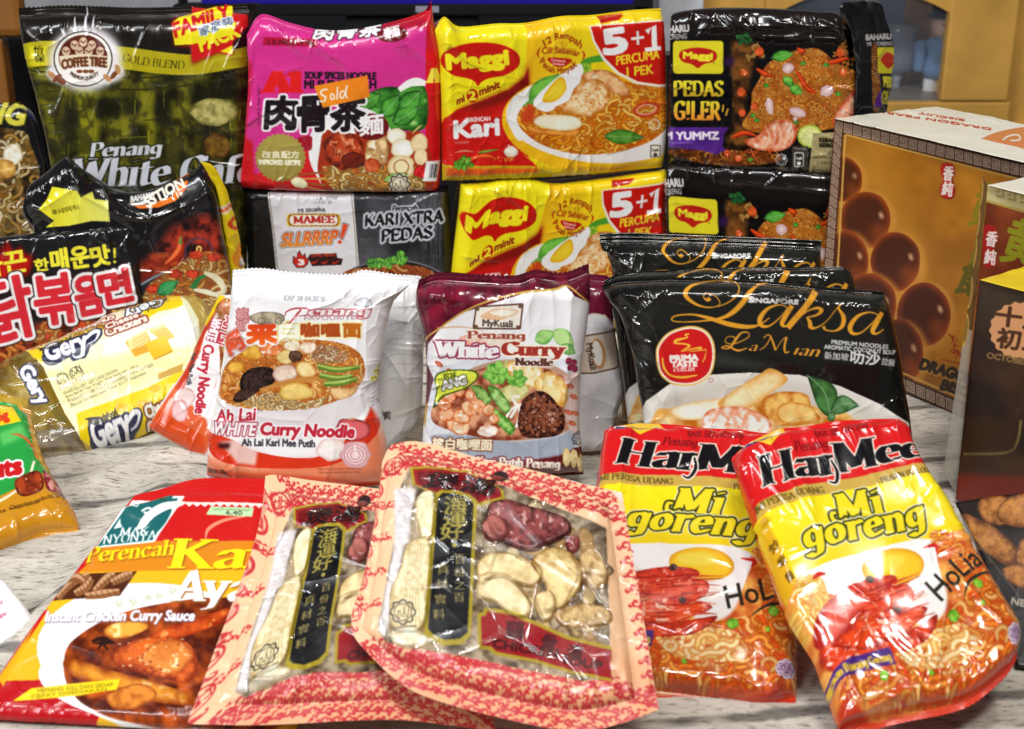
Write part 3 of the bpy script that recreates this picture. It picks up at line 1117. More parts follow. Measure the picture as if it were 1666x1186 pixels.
WOOD = plain('honey_wood', '#e0ac52', 0.4, sc=9, var=0.2)
DARK = plain('dark_plastic', '#08080a', 0.95, bump=0)
DARK2 = plain('grey_plastic', '#101012', 0.9)


def bx(px, y):
    """world point on the upright plane at distance y seen in the photo at px"""
    d = ray(np.array(px, float))
    return CAM + d * (y / d[1])


def slab(name, x0, y0, x1, y1, dist, thick, mat, parent=None, bev=0.004):
    a, b = bx((x0, y0), dist), bx((x1, y1), dist)
    return box(name, ((a[0] + b[0]) / 2, dist + thick / 2, (a[2] + b[2]) / 2), b[0] - a[0], thick, abs(a[2] - b[2]), mat, parent, bev=bev)


# the wooden display cabinet
YC = 2.35
p = bx((1430, 190), YC)
cab = thing('display_cabinet', 'honey coloured wooden cabinet with a glass door behind the black packets', 'cabinet', (p[0], YC, -0.75))
slab('side_panel', 1118, -260, 1150, 640, YC + 0.02, 0.4, WOOD, cab)
slab('back_panel', 1135, -260, 1632, 640, YC + 0.40, 0.02, plain('cabinet_back', '#6c7a98', 0.6), cab)  # pale blue panel colour stands in for the bright reflection over the dim interior
slab('side_panel', 1606, -260, 1640, 640, YC + 0.02, 0.4, WOOD, cab)
slab('shelf', 1150, 166, 1600, 178, YC + 0.03, 0.34, plain('shelf_board', '#8d8478', 0.4), cab)
slab('cabinet_base', 1118, 214, 1640, 640, YC - 0.004, 0.02, WOOD, cab)
dr = slab('door_rail', 1118, 166, 1640, 212, YC - 0.006, 0.022, WOOD, cab)
slab('door_stile', 1118, -260, 1236, 165, YC - 0.008, 0.024, WOOD, cab)
slab('door_stile', 1577, -260, 1640, 165, YC - 0.008, 0.024, WOOD, cab)
# arched head of the door
xs = np.linspace(1237, 1576, 24)
lo = [bx((x, 40 - 60 * (1 - ((x - 1406) / 170) ** 2)), YC - 0.004) for x in xs]
hi = [bx((x, -260), YC - 0.004) for x in xs]
V = lo + hi + [q + [0, 0.018, 0] for q in lo] + [q + [0, 0.018, 0] for q in hi]
n = 24
Fq = []
for i in range(n - 1):
    Fq += [(i, i + 1, n + i + 1, n + i), (2 * n + i, 3 * n + i, 3 * n + i + 1, 2 * n + i + 1), (i, 2 * n + i, 2 * n + i + 1, i + 1)]
mesh_obj('door_arch', V, Fq, WOOD, cab, smooth=False)
gm = bpy.data.materials.new('cabinet_glass')
nt, b_ = nodes(gm)
b_.inputs['Base Color'].default_value = (0.35, 0.4, 0.5, 1)
b_.inputs['Roughness'].default_value = 0.05
b_.inputs['Alpha'].default_value = 0.07
slab('glass_pane', 1238, -250, 1575, 164, YC + 0.006, 0.003, gm, cab, bev=0)

# a toy soldier on the shelf
ts = bx((1524, 166), YC + 0.16)
soldier = thing('toy_soldier', 'toy soldier doll in a blue coat and white trousers inside the cabinet', 'doll', (ts[0], ts[1], ts[2]))
k = 0.1137
BLUE = plain('blue_coat', '#7ba0d0', 0.7)
WHT = plain('white_cloth', '#f0f2f6', 0.7)
SKIN = plain('painted_face', '#eccab0', 0.6)
x, y, z = ts
for sx in (-1, 1):
    lathe('leg', [(.012, 0), (.016, .004), (.0125, .02), (.012, .05)], (x + sx * .016, y, z), WHT, soldier)
lathe('coat', [(.030, .045), (.034, .06), (.031, .075), (.028, .09), (.033, .108), (.024, .116)], (x, y, z), BLUE, soldier, squash=.7)
for sx in (-1, 1):
    ln = lathe('arm', [(.006, .055), (.011, .06), (.011, .085), (.012, .106), (.006, .112)], (x + sx * .040, y, z), BLUE, soldier)
hd = lathe('head', [(.010, .116), (.020, .124), (.024, .138), (.022, .150), (.012, .158)], (x, y, z), SKIN, soldier)
lathe('hat', [(.034, .153), (.034, .157), (.025, .159), (.026, .182), (.020, .187)], (x, y, z), DARK, soldier)
for sx in (-1, 1):
    lathe('eye', [(.001, 0), (.003, .002), (.001, .004)], (x + sx * .008, y - .022, z + .139), DARK, hd, n=10)
lathe('nose', [(.001, 0), (.004, .002), (.001, .006)], (x, y - .024, z + .131), SKIN, hd, n=10)
lathe('moustache', [(.002, 0), (.009, .001), (.002, .003)], (x, y - .020, z + .126), DARK, hd, n=12, squash=.5)
ts2 = bx((1455, 166), YC + 0.2)
vs = thing('glass_ornament', 'pale glass ornament standing beside the toy soldier in the cabinet', 'ornament', ts2)
lathe('bowl', [(.012, .05), (.034, .065), (.04, .1), (.03, .13), (.034, .142)], ts2, plain('pale_glass', '#8e98aa', 0.1), vs)
lathe('foot', [(.026, 0), (.022, .006), (.007, .012), (.007, .04), (.012, .05)], ts2, plain('pale_glass_foot', '#aab2c0', 0.1), vs)

# television and its stand
tvp = bx((640, 120), 2.2)
tv = thing('television', 'black television with a blue glowing screen edge behind the packets', 'television', (tvp[0], 2.2, bx((640, 62), 2.2)[2]))
slab('screen', 300, -330, 1040, 6, 2.2, 0.02, plain('screen_glow', '#08082a', 0.2, emit='#2a20a8', es=0.55), tv)
slab('bezel', 280, 7, 1060, 26, 2.195, 0.04, DARK, tv)
slab('bezel', 260, -340, 299, 26, 2.195, 0.04, DARK, tv)
slab('bezel', 1041, -340, 1062, 26, 2.195, 0.04, DARK, tv)
slab('brand_plate', 676, 10, 714, 20, 2.193, 0.004, plain('silver_print', '#9a9aa8', 0.4), tv, bev=0)
slab('stand_foot', 560, 27, 780, 60, 2.21, 0.05, DARK2, tv)
sp = thing('media_stand', 'dark grey low media stand under the television', 'stand', (tvp[0], 2.2, -0.75))
slab('top_board', 60, 62, 1078, 84, 2.16, 0.4, DARK, sp)
slab('front_panel', 60, 85, 560, 700, 2.18, 0.02, DARK2, sp)
slab('front_panel', 564, 85, 1078, 700, 2.18, 0.02, plain('black_panel', '#101013', 0.4), sp)
slab('side_panel', 40, 62, 59, 700, 2.16, 0.4, DARK, sp)
pt = slab('wall_post', 1084, -320, 1112, 700, 2.30, 0.03, plain('white_paint', '#d9dde2', 0.6))
tagged(pt, 'narrow white upright post between the television and the cabinet', 'post')
wp = bx((10, 200), 2.0)
WOOD2 = plain('dark_honey_wood', '#8a5616', 0.5, sc=9, var=0.2)
wc = thing('wooden_chair', 'honey wooden chair back at the top left corner behind the packets', 'chair', (wp[0], 2.0, -0.75))
slab('top_rail', -160, -40, 40, 62, 1.98, 0.03, WOOD2, wc, bev=0.012)
slab('back_post', 2, 63, 30, 900, 1.985, 0.03, WOOD2, wc)
slab('back_post', -150, 63, -120, 900, 1.985, 0.03, WOOD2, wc)
a_, b2_ = bx((-150, 560), 1.9), bx((30, 560), 1.9)
box('seat', ((a_[0] + b2_[0]) / 2, 2.2, -0.33), b2_[0] - a_[0] + .04, 0.4, 0.03, WOOD2, wc)
for dx in (a_[0], b2_[0]):
    box('leg', (dx, 2.37, -0.55), 0.035, 0.035, 0.4, WOOD2, wc)

# ================================================================== the packets, back row
# ---- coffee pack
o = [[(25, 12), (110, 8), (240, 12), (420, 4)], [(420, 4), (408, 60), (404, 300), (398, 565)], [(118, 565), (398, 565)],
     [(25, 12), (32, 62), (40, 100), (58, 170), (80, 270), (100, 420), (118, 565)]]
a = Art(bbox(o), '#1a1410')
a.z(0, 0, 3.952)
a.poly([(90, 560), (1640, 540), (1640, 2300), (350, 2300)], '#2c2a0b')
W_ = a.win(a.C([(0, 430), (1700, 2300)]))
m, wn = a.mpoly(a.C([(150, 430), (1640, 430), (1640, 2300), (350, 2300)]))
a.put(m, wn, a.tex(wn, '#161507', '#5f5c14', 110, 3, 3, .9), part='picture_print')
rs = random.Random(4)
for x0, x1, y0, y1, c_ in ((170, 330, 430, 520, '#8c891a'), (510, 640, 570, 1060, '#b5b414'), (905, 1000, 480, 1000, '#a5a31a'), (1150, 1230, 500, 830, '#8f8c20'),
                           (640, 900, 590, 640, '#8a8618'), (210, 520, 560, 620, '#a3a018'), (700, 880, 740, 900, '#8f8d20'), (1080, 1160, 800, 1080, '#85821d'),
                           (240, 420, 640, 900, '#7d7a1a'), (1290, 1420, 660, 760, '#a39c4a')):
    a.rect(x0, y0, x1, y1, c_, soft=16, a=0.55, part='picture_print')
for x0, x1, y0, y1 in ((645, 780, 620, 760), (800, 900, 620, 740), (430, 510, 640, 900), (850, 960, 790, 960), (1010, 1100, 590, 800), (1260, 1600, 560, 640), (1300, 1480, 860, 1000), (560, 600, 640, 700), (250, 300, 700, 760), (340, 400, 700, 760)):
    a.rect(x0, y0, x1, y1, '#171606', soft=14, a=0.8, part='picture_print')
X_, Y_ = a.XY(wn)
a.put(m * sstep(.42, .62, fbm(X_ / 11, Y_ / 15, 21, 4)) * .5, wn, '#12110a')
for i in range(60):
    x, y = rs.uniform(220, 1600), rs.uniform(480, 1150)
    if rs.random() < .5:
        a.line([(x, y), (x + rs.uniform(-6, 6), y + rs.uniform(40, 180))], rs.uniform(3, 8), rs.choice(['#15140a', '#b1ae2a', '#5f5c12']), a=.7, part='picture_print')
    else:
        a.line([(x, y), (x + rs.uniform(60, 220), y + rs.uniform(-14, 10))], rs.uniform(3, 8), rs.choice(['#15140a', '#9c992a', '#38360e']), a=.7, part='picture_print')
for y in (470, 545):
    a.line([(160, y - 20), (560, y + 10), (1000, y + 25), (1600, y - 60)], 10, '#2b290d', smooth=True, part='picture_print')
a.bell(1380, 720, 150, 90, '#5c5824', '#b9ae68', sc=40, part='picture_print')
a.bell(1400, 930, 90, 80, '#3a240e', '#7d5a1e', sc=30, part='picture_print')
a.poly([(90, 310), (190, 275), (340, 262), (560, 280), (820, 302), (1100, 340), (1250, 348), (1500, 320), (1650, 290), (1650, 400), (1450, 450), (1250, 478), (1050, 474), (830, 446), (600, 420), (350, 420), (150, 425)], '#b9ad1a', smooth=True, grad=('h', '#a89a18'), part='gold_band')
a.rect(200, 300, 320, 420, '#d2c61c', part='gold_band')
a.text('怡', 228, 345, 292, 345, 50, '#26240a', weight=1)
a.text('保', 236, 398, 300, 398, 50, '#26240a', weight=1)
a.text('GOLD BLEND', 795, 392, 1192, 442, 50, '#3a3410', font='pen', nib=1.3, arc=-8, part='gold_band')
a.ell(560, 378, 235, 205, '#e9e6ea', soft=22, part='brand_badge')
a.ell(400, 470, 90, 60, '#e9e6ea', soft=12, part='brand_badge')
a.ell(720, 465, 90, 60, '#e9e6ea', soft=12, part='brand_badge')
for dx in (-130, -60, 0, 50):
    a.line([(560 + dx, 230), (545 + dx * 1.1, 40 + abs(dx) * 1.1)], (26, 4), '#d5d3da', part='brand_badge')
a.ell(545, 378, 190, 178, '#2a1712', part='brand_badge')
a.ell(545, 378, 182, 170, '#f1ece6', part='brand_badge')
a.ell(545, 370, 158, 146, '#5b2418', part='brand_badge')
for i, (x, y) in enumerate(((435, 330), (490, 290), (545, 270), (600, 290), (655, 330), (520, 330), (580, 330))):
    a.ell(x, y, 26, 30, '#d8b89a', part='brand_badge')
    a.line([(x - 18, y - 8), (x, y + 6), (x + 18, y - 8)], 7, '#3a1a10', part='brand_badge')
a.poly([(390, 360), (545, 345), (700, 360), (715, 440), (545, 415), (405, 455)], '#e8d8bc', part='brand_badge')
a.poly([(400, 455), (545, 420), (700, 445), (650, 520), (545, 545), (440, 520)], '#efe9e4', smooth=True, part='brand_badge')
a.text('COFFEE TREE', 412, 445, 694, 432, 58, '#6a3a20', weight=5, arc=14, part='brand_badge')
a.text('PREMIUM QUALITY', 460, 480, 645, 478, 22, '#4a3a30', arc=-34, weight=1.5, part='brand_badge')
for q in (520, 560, 596):
    a.ell(q, 458, 20, 12, '#7a4028', part='brand_badge')
for x, y, r in ((345, 480, 40), (380, 500, -40), (405, 520, 30), (700, 500, 40), (745, 480, -50), (768, 445, 70)):
    a.ell(x, y, 34, 17, '#b98a5a' if r > 35 else '#7a4028', rot=r, part='brand_badge')
a.poly([(1110, 110), (1480, 30), (1500, 120), (1595, 95), (1600, 160), (1500, 280), (1510, 350), (1410, 340), (1240, 415), (1230, 310), (1120, 290)], '#7a0f0c', soft=10, part='family_pack_burst')
a.poly([(1225, 40), (1350, 60), (1590, 95), (1595, 165), (1500, 270), (1495, 355), (1405, 335), (1245, 400), (1235, 300)], '#c4181a', part='family_pack_burst')
a.poly([(1108, 150), (1150, 110), (1380, 40), (1490, 35), (1495, 130), (1480, 230), (1240, 285), (1130, 290)], '#e8dc20', part='family_pack_burst')
a.poly([(1420, 330), (1500, 290), (1500, 350)], '#e8dc20', part='family_pack_burst')
a.text('FAMILY', 1135, 240, 1480, 110, 90, '#c41418', weight=6, slant=0.1, part='family_pack_burst')
a.text('家庭装', 1298, 235, 1510, 165, 66, '#5a6678', weight=2, outs=[(6, '#d9e2ee')], part='family_pack_burst')
a.text('PACK', 1300, 330, 1550, 230, 88, '#e4dc24', weight=6, slant=0.1, part='family_pack_burst')
a.text('Penang', 582, 1005, 1042, 985, 88, '#c9cbd2', font='pen', nib=2.3, slant=0.22, serif=.7, weight=1, outs=[(8, '#25240c')], part='title_lettering')
a.text('White Cafe', 470, 1195, 1640, 1165, 175, '#c4c6ce', font='pen', nib=2.3, slant=0.18, serif=.7, weight=1, outs=[(10, '#1f1d0c')], part='title_lettering')
pl = plane(240, 565, 0, 8, 7)
bag('coffee_pack', 'tall black and gold coffee pack with a FAMILY PACK burst, back row far left', 'coffee pack', o, pl, a, GLOSS, T=22, rad=(16, 16, 22, 20),
    seal=(9, 0), depth=40, wr=1.9, seed=3, pleat=.6, back='#1d1812', fold=[(.35, .1, .5, .42, 2.2, 5), (.55, .2, .75, .5, 1.5, 4)], zig=(2.0, 7, 't'))

# ---- black snack bag at the left edge
o = [[(-130, 178), (-40, 170), (30, 166)], [(30, 166), (56, 190), (70, 240), (84, 300), (92, 440)], [(-130, 450), (92, 440)], [(-130, 178), (-130, 450)]]
a = Art(bbox(o), '#17181a')
a.z(0, 0, 3.952)
a.noodles([(-500, 860), (100, 830), (210, 950), (280, 1200), (330, 1700), (-500, 1700)], 260, ['#b98a3c', '#d8c088', '#8c5a1c', '#efe2c0'], 20, 150, seed=5, base=('#241a10', '#8a6a30'), part='food_picture')
a.bell(90, 990, 60, 70, '#c9b48a', '#fbf5e6', sc=30, part='food_picture')
a.bell(30, 1080, 80, 60, '#a06a28', '#e2b45a', sc=30, part='food_picture')
a.text('SEDANG', -560, 745, 150, 800, 130, '#d9cf48', weight=9, slant=.15, outs=[(9, '#2a2810')], part='title_lettering')
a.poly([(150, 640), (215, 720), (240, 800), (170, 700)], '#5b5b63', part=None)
pl = plane(-20, 450, 0, 14, 8)
bag('snack_bag', 'shiny black snack bag with yellow lettering cut off by the left edge', 'snack bag', o, pl, a, SHINY, T=20, depth=20, wr=3.2, seed=8, back='#222222', cs=22, seal=(6, 0))

# ---- pink soup noodle multipack with the black noodle multipack under it
o = [[(399, 58), (415, 30), (431, 24), (470, 38), (520, 49), (569, 49), (630, 38), (677, 24), (694, 15), (701, 2)],
     [(701, 2), (706, 40), (717, 89), (718, 180), (715, 297), (704, 311)], [(393, 297), (407, 309), (560, 313), (704, 311)],
     [(399, 58), (403, 120), (400, 200), (393, 297)]]
a = Art(bbox(o), '#cf3088')
a.z(380, 0, 3.706)
a.poly([(20, 180), (1300, -20), (1300, 150), (1100, 200), (800, 170), (520, 190), (300, 160)], '#d03a8c')
a.poly([(1020, 40), (1190, -10), (1260, 330), (1260, 420), (1160, 400), (1165, 160), (900, 170)], '#c21a2a')
a.poly([(560, 185), (760, 170), (1160, 110), (1165, 160), (900, 180)], '#a81030', soft=5)
a.rect(1160, 300, 1300, 1200, '#d0161c', part='side_stripe')
a.poly([(20, 780), (120, 850), (140, 1200), (20, 1200)], '#c4141c', soft=6)
a.poly([(40, 1060), (160, 1040), (430, 840), (560, 860), (900, 1200), (40, 1200)], '#cc1a22')
a.poly([(75, 330), (120, 380), (110, 560), (90, 760), (60, 900)], '#c01c40', soft=8)
a.text('肉骨茶', 480, 245, 880, 215, 70, '#f6f2f4', weight=4, outs=[(7, '#3a1020')], slant=.2)
a.ell(960, 205, 95, 45, '#6a1018', rot=-6)
a.text('麵', 915, 235, 1010, 210, 62, '#f2eef0', weight=3)
a.poly([(190, 220), (510, 235), (510, 280), (180, 270)], '#b41638')
a.text('5 X PACKS X 90g', 210, 265, 490, 268, 28, '#5a1028', weight=2)
a.text('A1', 200, 548, 415, 548, 118, '#dc1c1e', font='pen', nib=3.2, ang=4, serif=1.2, weight=6, part='brand_badge')
a.text('SOUP SPICES NOODLE', 436, 470, 862, 474, 40, '#2a1424', weight=3.5)
a.text('MI SUP REMPAH', 434, 528, 862, 528, 46, '#2a1424', weight=4.5)
a.text('品質保证', 150, 520, 152, 760, 20, '#5c1038')
# greens, bowl and its broth
a.blob([(720, 620), (880, 530), (1000, 520), (1155, 520), (1160, 760), (1000, 780), (860, 760), (750, 720)], '#123c10', '#4c9a34', sc=60, seed=3, hi='#a8d67c', part='food_picture')
for x0, y0, x1, y1, w_ in ((760, 640, 900, 560, 100), (900, 700, 1010, 560, 110), (1010, 660, 1140, 540, 120), (960, 740, 1130, 640, 110), (780, 720, 900, 640, 80)):
    a.leaf(x0, y0, x1, y1, w_, '#174a14', '#56a83c', seed=x0, part='food_picture')
a.line([(1000, 540), (1060, 500), (1110, 490), (1160, 500)], (30, 44, 50, 30), '#efeae6', smooth=True, part='food_picture')
a.ell(720, 900, 262, 265, '#e8e4e8', rot=20, part='food_picture/bowl')
a.poly([(460, 900), (480, 780), (560, 720), (720, 740), (800, 860), (760, 1200), (640, 1200), (520, 1080)], '#efecee', smooth=True, part='food_picture/bowl')
a.poly([(560, 780), (700, 800), (960, 800), (1160, 820), (1160, 1200), (640, 1200), (520, 1050), (525, 900)], '#a02e10', smooth=True, part='food_picture')
a.noodles([(540, 1000), (700, 980), (1160, 1000), (1160, 1180), (660, 1190), (560, 1090)], 150, ['#d8a24c', '#f0d08c', '#c47c28'], 20, 130, seed=4, base=('#8c2c0c', '#c66a20'), smooth=False, part='food_picture')
a.bell(670, 905, 130, 105, '#5c1206', '#b8401c', rot=20, sc=34, hi='#e08a60', part='food_picture', con=1.3)
for i in range(9):
    a.line([(600 + i * 18, 870 + i * 6), (620 + i * 18, 900 + i * 8), (610 + i * 20, 950)], (3, 8, 3), '#e0936a', smooth=True, a=.6)
a.bell(730, 960, 70, 50, '#3c0c06', '#7c2010', sc=30, part='food_picture')
a.bell(870, 910, 75, 110, '#7c4818', '#f0cf96', rot=15, sc=36, part='food_picture', hi='#fff6dc')
a.bell(840, 990, 50, 44, '#9c2c14', '#d86a3a', sc=24, part='food_picture')
for x, y, rx, ry, c1, c2 in ((985, 820, 60, 50, '#c9b38c', '#fbf4e2'), (1020, 890, 70, 55, '#cdb68e', '#fffaf0'), (1120, 860, 50, 60, '#c8a878', '#f2dcb0'), (1130, 940, 40, 50, '#c8a878', '#f2dcb0')):
    a.bell(x, y, rx, ry, c1, c2, sc=40, con=.5, part='food_picture')
a.bell(1015, 1000, 78, 72, '#c9a866', '#faf0d4', sc=40, con=.4, part='food_picture')
a.ring(1015, 1000, 44, 42, 12, '#b98a4a')
a.ell(1015, 1000, 32, 30, '#f0dcae')
a.line([(1080, 800), (1110, 770), (1140, 750)], (6, 10, 4), '#d8c070', smooth=True)
a.leaf(910, 1080, 1060, 1040, 50, '#2c5c1c', '#8cb85c', part='food_picture')
a.bell(1140, 1030, 50, 36, '#8c0c10', '#e0202c', sc=20, part='food_picture')
for x0 in range(4):
    a.line([(390 + x0 * 10, 1050 + x0 * 22), (560, 1030 + x0 * 40)], (8, 14), '#c49a4c' if x0 % 2 else '#8c5a24')
a.bell(400, 1095, 55, 34, '#b8b070', '#f4f0d0', rot=20, sc=26, con=.5)
a.poly([(390, 830), (470, 815), (480, 860), (470, 900), (420, 890)], '#a01428', smooth=True)
# gold seal
t = np.linspace(0, 2 * math.pi, 120)
rr = 150 + 7 * np.cos(30 * t)
a.poly(np.stack([288 + rr * np.cos(t), 945 + rr * .95 * np.sin(t)], 1), '#a99a4c', part='gold_seal', grad=('v', '#8f8038'))
a.text('改良配方', 180, 948, 400, 948, 42, '#f0ecd0', weight=1.5)
a.text('IMPROVED RECIPE', 160, 985, 408, 990, 28, '#f0ecd0', weight=2.5)
a.ell(835, 760, 105, 80, '#6a1414', part='title_lettering')
a.text('肉', 195, 770, 375, 775, 195, '#1b1118', weight=9, outs=[(12, '#f6f2f6')], slant=.06, part='title_lettering')
a.text('骨', 395, 790, 575, 780, 205, '#1b1118', weight=9, outs=[(12, '#f6f2f6')], slant=.06, part='title_lettering')
a.text('茶', 590, 785, 790, 780, 205, '#1b1118', weight=9, outs=[(12, '#f6f2f6')], slant=.06, part='title_lettering')
a.text('麵', 765, 815, 905, 800, 120, '#f4eef0', weight=4, slant=.1, part='title_lettering')
a.halal(1003, 1105, 62, '#1d1d1d', '#d8cbb0')
a.text('A', 1178, 490, 1245, 490, 78, '#f2d848', font='pen', nib=3.2, ang=4, serif=1.1, weight=5)
for i in range(34):
    a.text('mi segera perencah sup rempah', 1170, 540 + i * 12, 1245, 542 + i * 12, 7, '#8e1018')
a.poly([(1165, 965), (1245, 965), (1225, 1090), (1145, 1085)], '#eeeef2', part='barcode')
for i, w_ in enumerate((3, 6, 3, 9, 4)):
    a.line([(1192 + i * 10, 985), (1182 + i * 10, 1068)], w_, '#202024')
a.text('FEINO', 160, 1130, 250, 1130, 18, '#8a1014', weight=1)
# the sold sticker
a.poly([(490, 515), (812, 450), (825, 580), (545, 645)], '#f08a14', part='sold_sticker', grad=('h', '#e67e10'))
for q, w_ in (([(572, 535), (545, 538), (530, 555), (545, 572), (560, 580), (552, 605), (525, 606)], 9), ([(600, 560), (590, 572), (592, 592), (607, 594), (612, 576), (600, 560)], 8),
              ([(632, 520), (630, 560), (628, 595)], 8), ([(672, 545), (655, 548), (646, 568), (655, 588), (670, 575), (690, 510), (680, 560), (690, 588)], 8)):
    a.line(q, w_, '#fbf4ec', smooth=True, part='sold_sticker')
PL_A = plane(560, 556, 0, 0, 3)
bag('pink_noodle_multipack', 'pink multipack of herbal soup noodles with an orange Sold sticker', 'noodle pack', o, PL_A, a, GLOSS, T=14, rad=(10, 14, 16, 12), depth=70,
    wr=1.5, seed=21, back='#b01a50', seal=(4, 0), fold=[(.45, .05, .6, .4, 1.6, 7), (.75, .03, .95, .3, 1.5, 5)], mats={'sold_sticker': PAPER})

o = [[(394, 309), (560, 313), (728, 306)], [(728, 306), (732, 380), (738, 450), (736, 556)], [(402, 556), (736, 556)], [(394, 309), (400, 440), (402, 556)]]
a = Art(bbox(o), '#121214')
a.z(380, 270, 4.384)
m, wn = a.mpoly(a.C([(850, 190), (1500, 190), (1510, 1300), (900, 1300)]))
a.put(m, wn, a.tex(wn, '#18181b', '#4a4a50', 300, 2))
rs = random.Random(2)
for i in range(26):
    for j in range(16):
        x, y = 905 + i * 17 + (j % 2) * 8, 520 + j * 17
        a.ell(x, y, 5.5, 5.5, '#7d7d86', a=max(0, .75 - i * .035) * rs.uniform(.5, 1))
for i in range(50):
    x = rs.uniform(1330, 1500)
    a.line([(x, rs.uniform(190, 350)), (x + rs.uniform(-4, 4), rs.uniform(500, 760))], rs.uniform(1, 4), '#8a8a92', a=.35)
a.poly([(240, 190), (852, 190), (872, 420), (895, 700), (910, 1300), (360, 1300), (300, 700), (270, 400)], '#d9d6da', part='label_panel')
a.line([(252, 195), (282, 420), (315, 740), (345, 1100)], 5, '#6a5a3a')
a.line([(838, 195), (862, 420), (882, 700), (897, 1100)], 5, '#6a5a3a')
a.text('AA1 EXPB', 590, 245, 740, 240, 22, '#5a5a60', weight=1)
a.text('17 01 20', 590, 270, 705, 268, 20, '#5a5a60', weight=1)
a.text('MI SEGERA', 462, 328, 658, 320, 22, '#3a3a40', weight=1.5, gap=.2)
a.rrect(378, 338, 765, 432, 44, '#9c6a14', part='brand_badge')
rs = random.Random(6)
for i in range(44):
    t = i / 44 * 2 * math.pi
    x = 571 + 185 * max(-1, min(1, 1.25 * math.cos(t)))
    y = 385 + 42 * max(-1, min(1, 1.5 * math.sin(t)))
    a.ell(x, y, 5, 5, '#e9c23c', part='brand_badge')
a.rrect(402, 350, 742, 420, 30, '#efe6da', part='brand_badge')
a.text('MAMEE', 428, 408, 722, 403, 48, '#b01c18', font='pen', nib=2.0, ang=10, serif=.9, weight=1.5, part='brand_badge')
a.text('SLLRRRP', 338, 575, 730, 550, 92, '#d8541c', weight=5, slant=.28, arc=0, vert=0, outs=[(8, '#2b2b30'), (4, '#e6e2e2')], grad='#e08a20', part='title_lettering')
a.line([(800, 415), (770, 515)], (38, 18), '#d8401c', outs=[(8, '#2b2b30'), (4, '#e6e2e2')], part='title_lettering')
a.ell(758, 542, 15, 13, '#d8401c')
fl_ = [(420, 690), (425, 640), (450, 655), (455, 620), (472, 600), (490, 640), (510, 620), (520, 660), (540, 650), (532, 700), (500, 728), (450, 728)]
a.poly(fl_, '#1a1012', part='heat_mark')
a.poly([(x * .88 + 57, y * .88 + 82) for x, y in fl_], '#c8241c', part='heat_mark')
a.text('3', 462, 706, 502, 706, 38, '#f2ece6', weight=4, part='heat_mark')
a.poly([(530, 655), (545, 630), (735, 620), (740, 655), (780, 660), (770, 705), (560, 715)], '#2a1210', part='heat_mark')
a.text('LEVEL PEDAS', 556, 648, 726, 642, 20, '#c43a20', weight=1.5, part='heat_mark')
for x in (575, 650, 725):
    a.chili([(x - 25, 690), (x, 692), (x + 28, 672)], 16, '#8c1408', '#d8341c', part='heat_mark')
a.text('Perencah', 1130, 325, 1310, 315, 44, '#14141a', font='pen', nib=1.6, slant=.15, serif=0, weight=2, outs=[(9, '#c4c8d2')])
a.text('KARI XTRA', 932, 430, 1495, 395, 80, '#101014', font='pen', nib=2.4, ang=40, serif=0, weight=2, slant=.08, outs=[(15, '#8f949e'), (9, '#cfd4dd')], part='title_lettering')
a.text('PEDAS', 1050, 540, 1420, 510, 82, '#101014', font='pen', nib=2.4, ang=40, serif=0, weight=2, slant=.08, outs=[(15, '#8f949e'), (9, '#cfd4dd')], part='title_lettering')
a.ell(1140, 960, 470, 290, '#0c0c0e', part='food_picture')
a.ring(1140, 960, 465, 288, 12, '#6a6a74')
a.noodles([(760, 800), (950, 720), (1150, 700), (1400, 740), (1520, 900), (1500, 1200), (800, 1200)], 200, ['#c86a2c', '#a8441c', '#e0a060'], 22, 150, seed=9, base=('#4a160a', '#a8441c'), part='food_picture')
a.herb(1000, 690, 70, seed=2, part='food_picture')
a.herb(1100, 690, 60, seed=4, part='food_picture')
a.herb(1190, 670, 70, seed=6, part='food_picture')
bag('black_noodle_multipack', 'black and white multipack of extra spicy curry noodles under the pink one', 'noodle pack', o, PL_A, a, SATIN, T=14, rad=(10, 14, 10, 12), depth=70, wr=1.2,
    seed=31, back='#141416', push=0)

# ---- yellow curry noodle multipacks
OM = [[(710, 50), (725, 28), (750, 44), (811, 39), (857, 38), (915, 27), (966, 25), (1030, 17), (1079, 14)],
      [(1079, 14), (1084, 60), (1087, 142), (1086, 220), (1080, 274)], [(722, 296), (760, 295), (872, 291), (980, 284), (1080, 274)],
      [(710, 50), (717, 101), (721, 200), (722, 296)]]


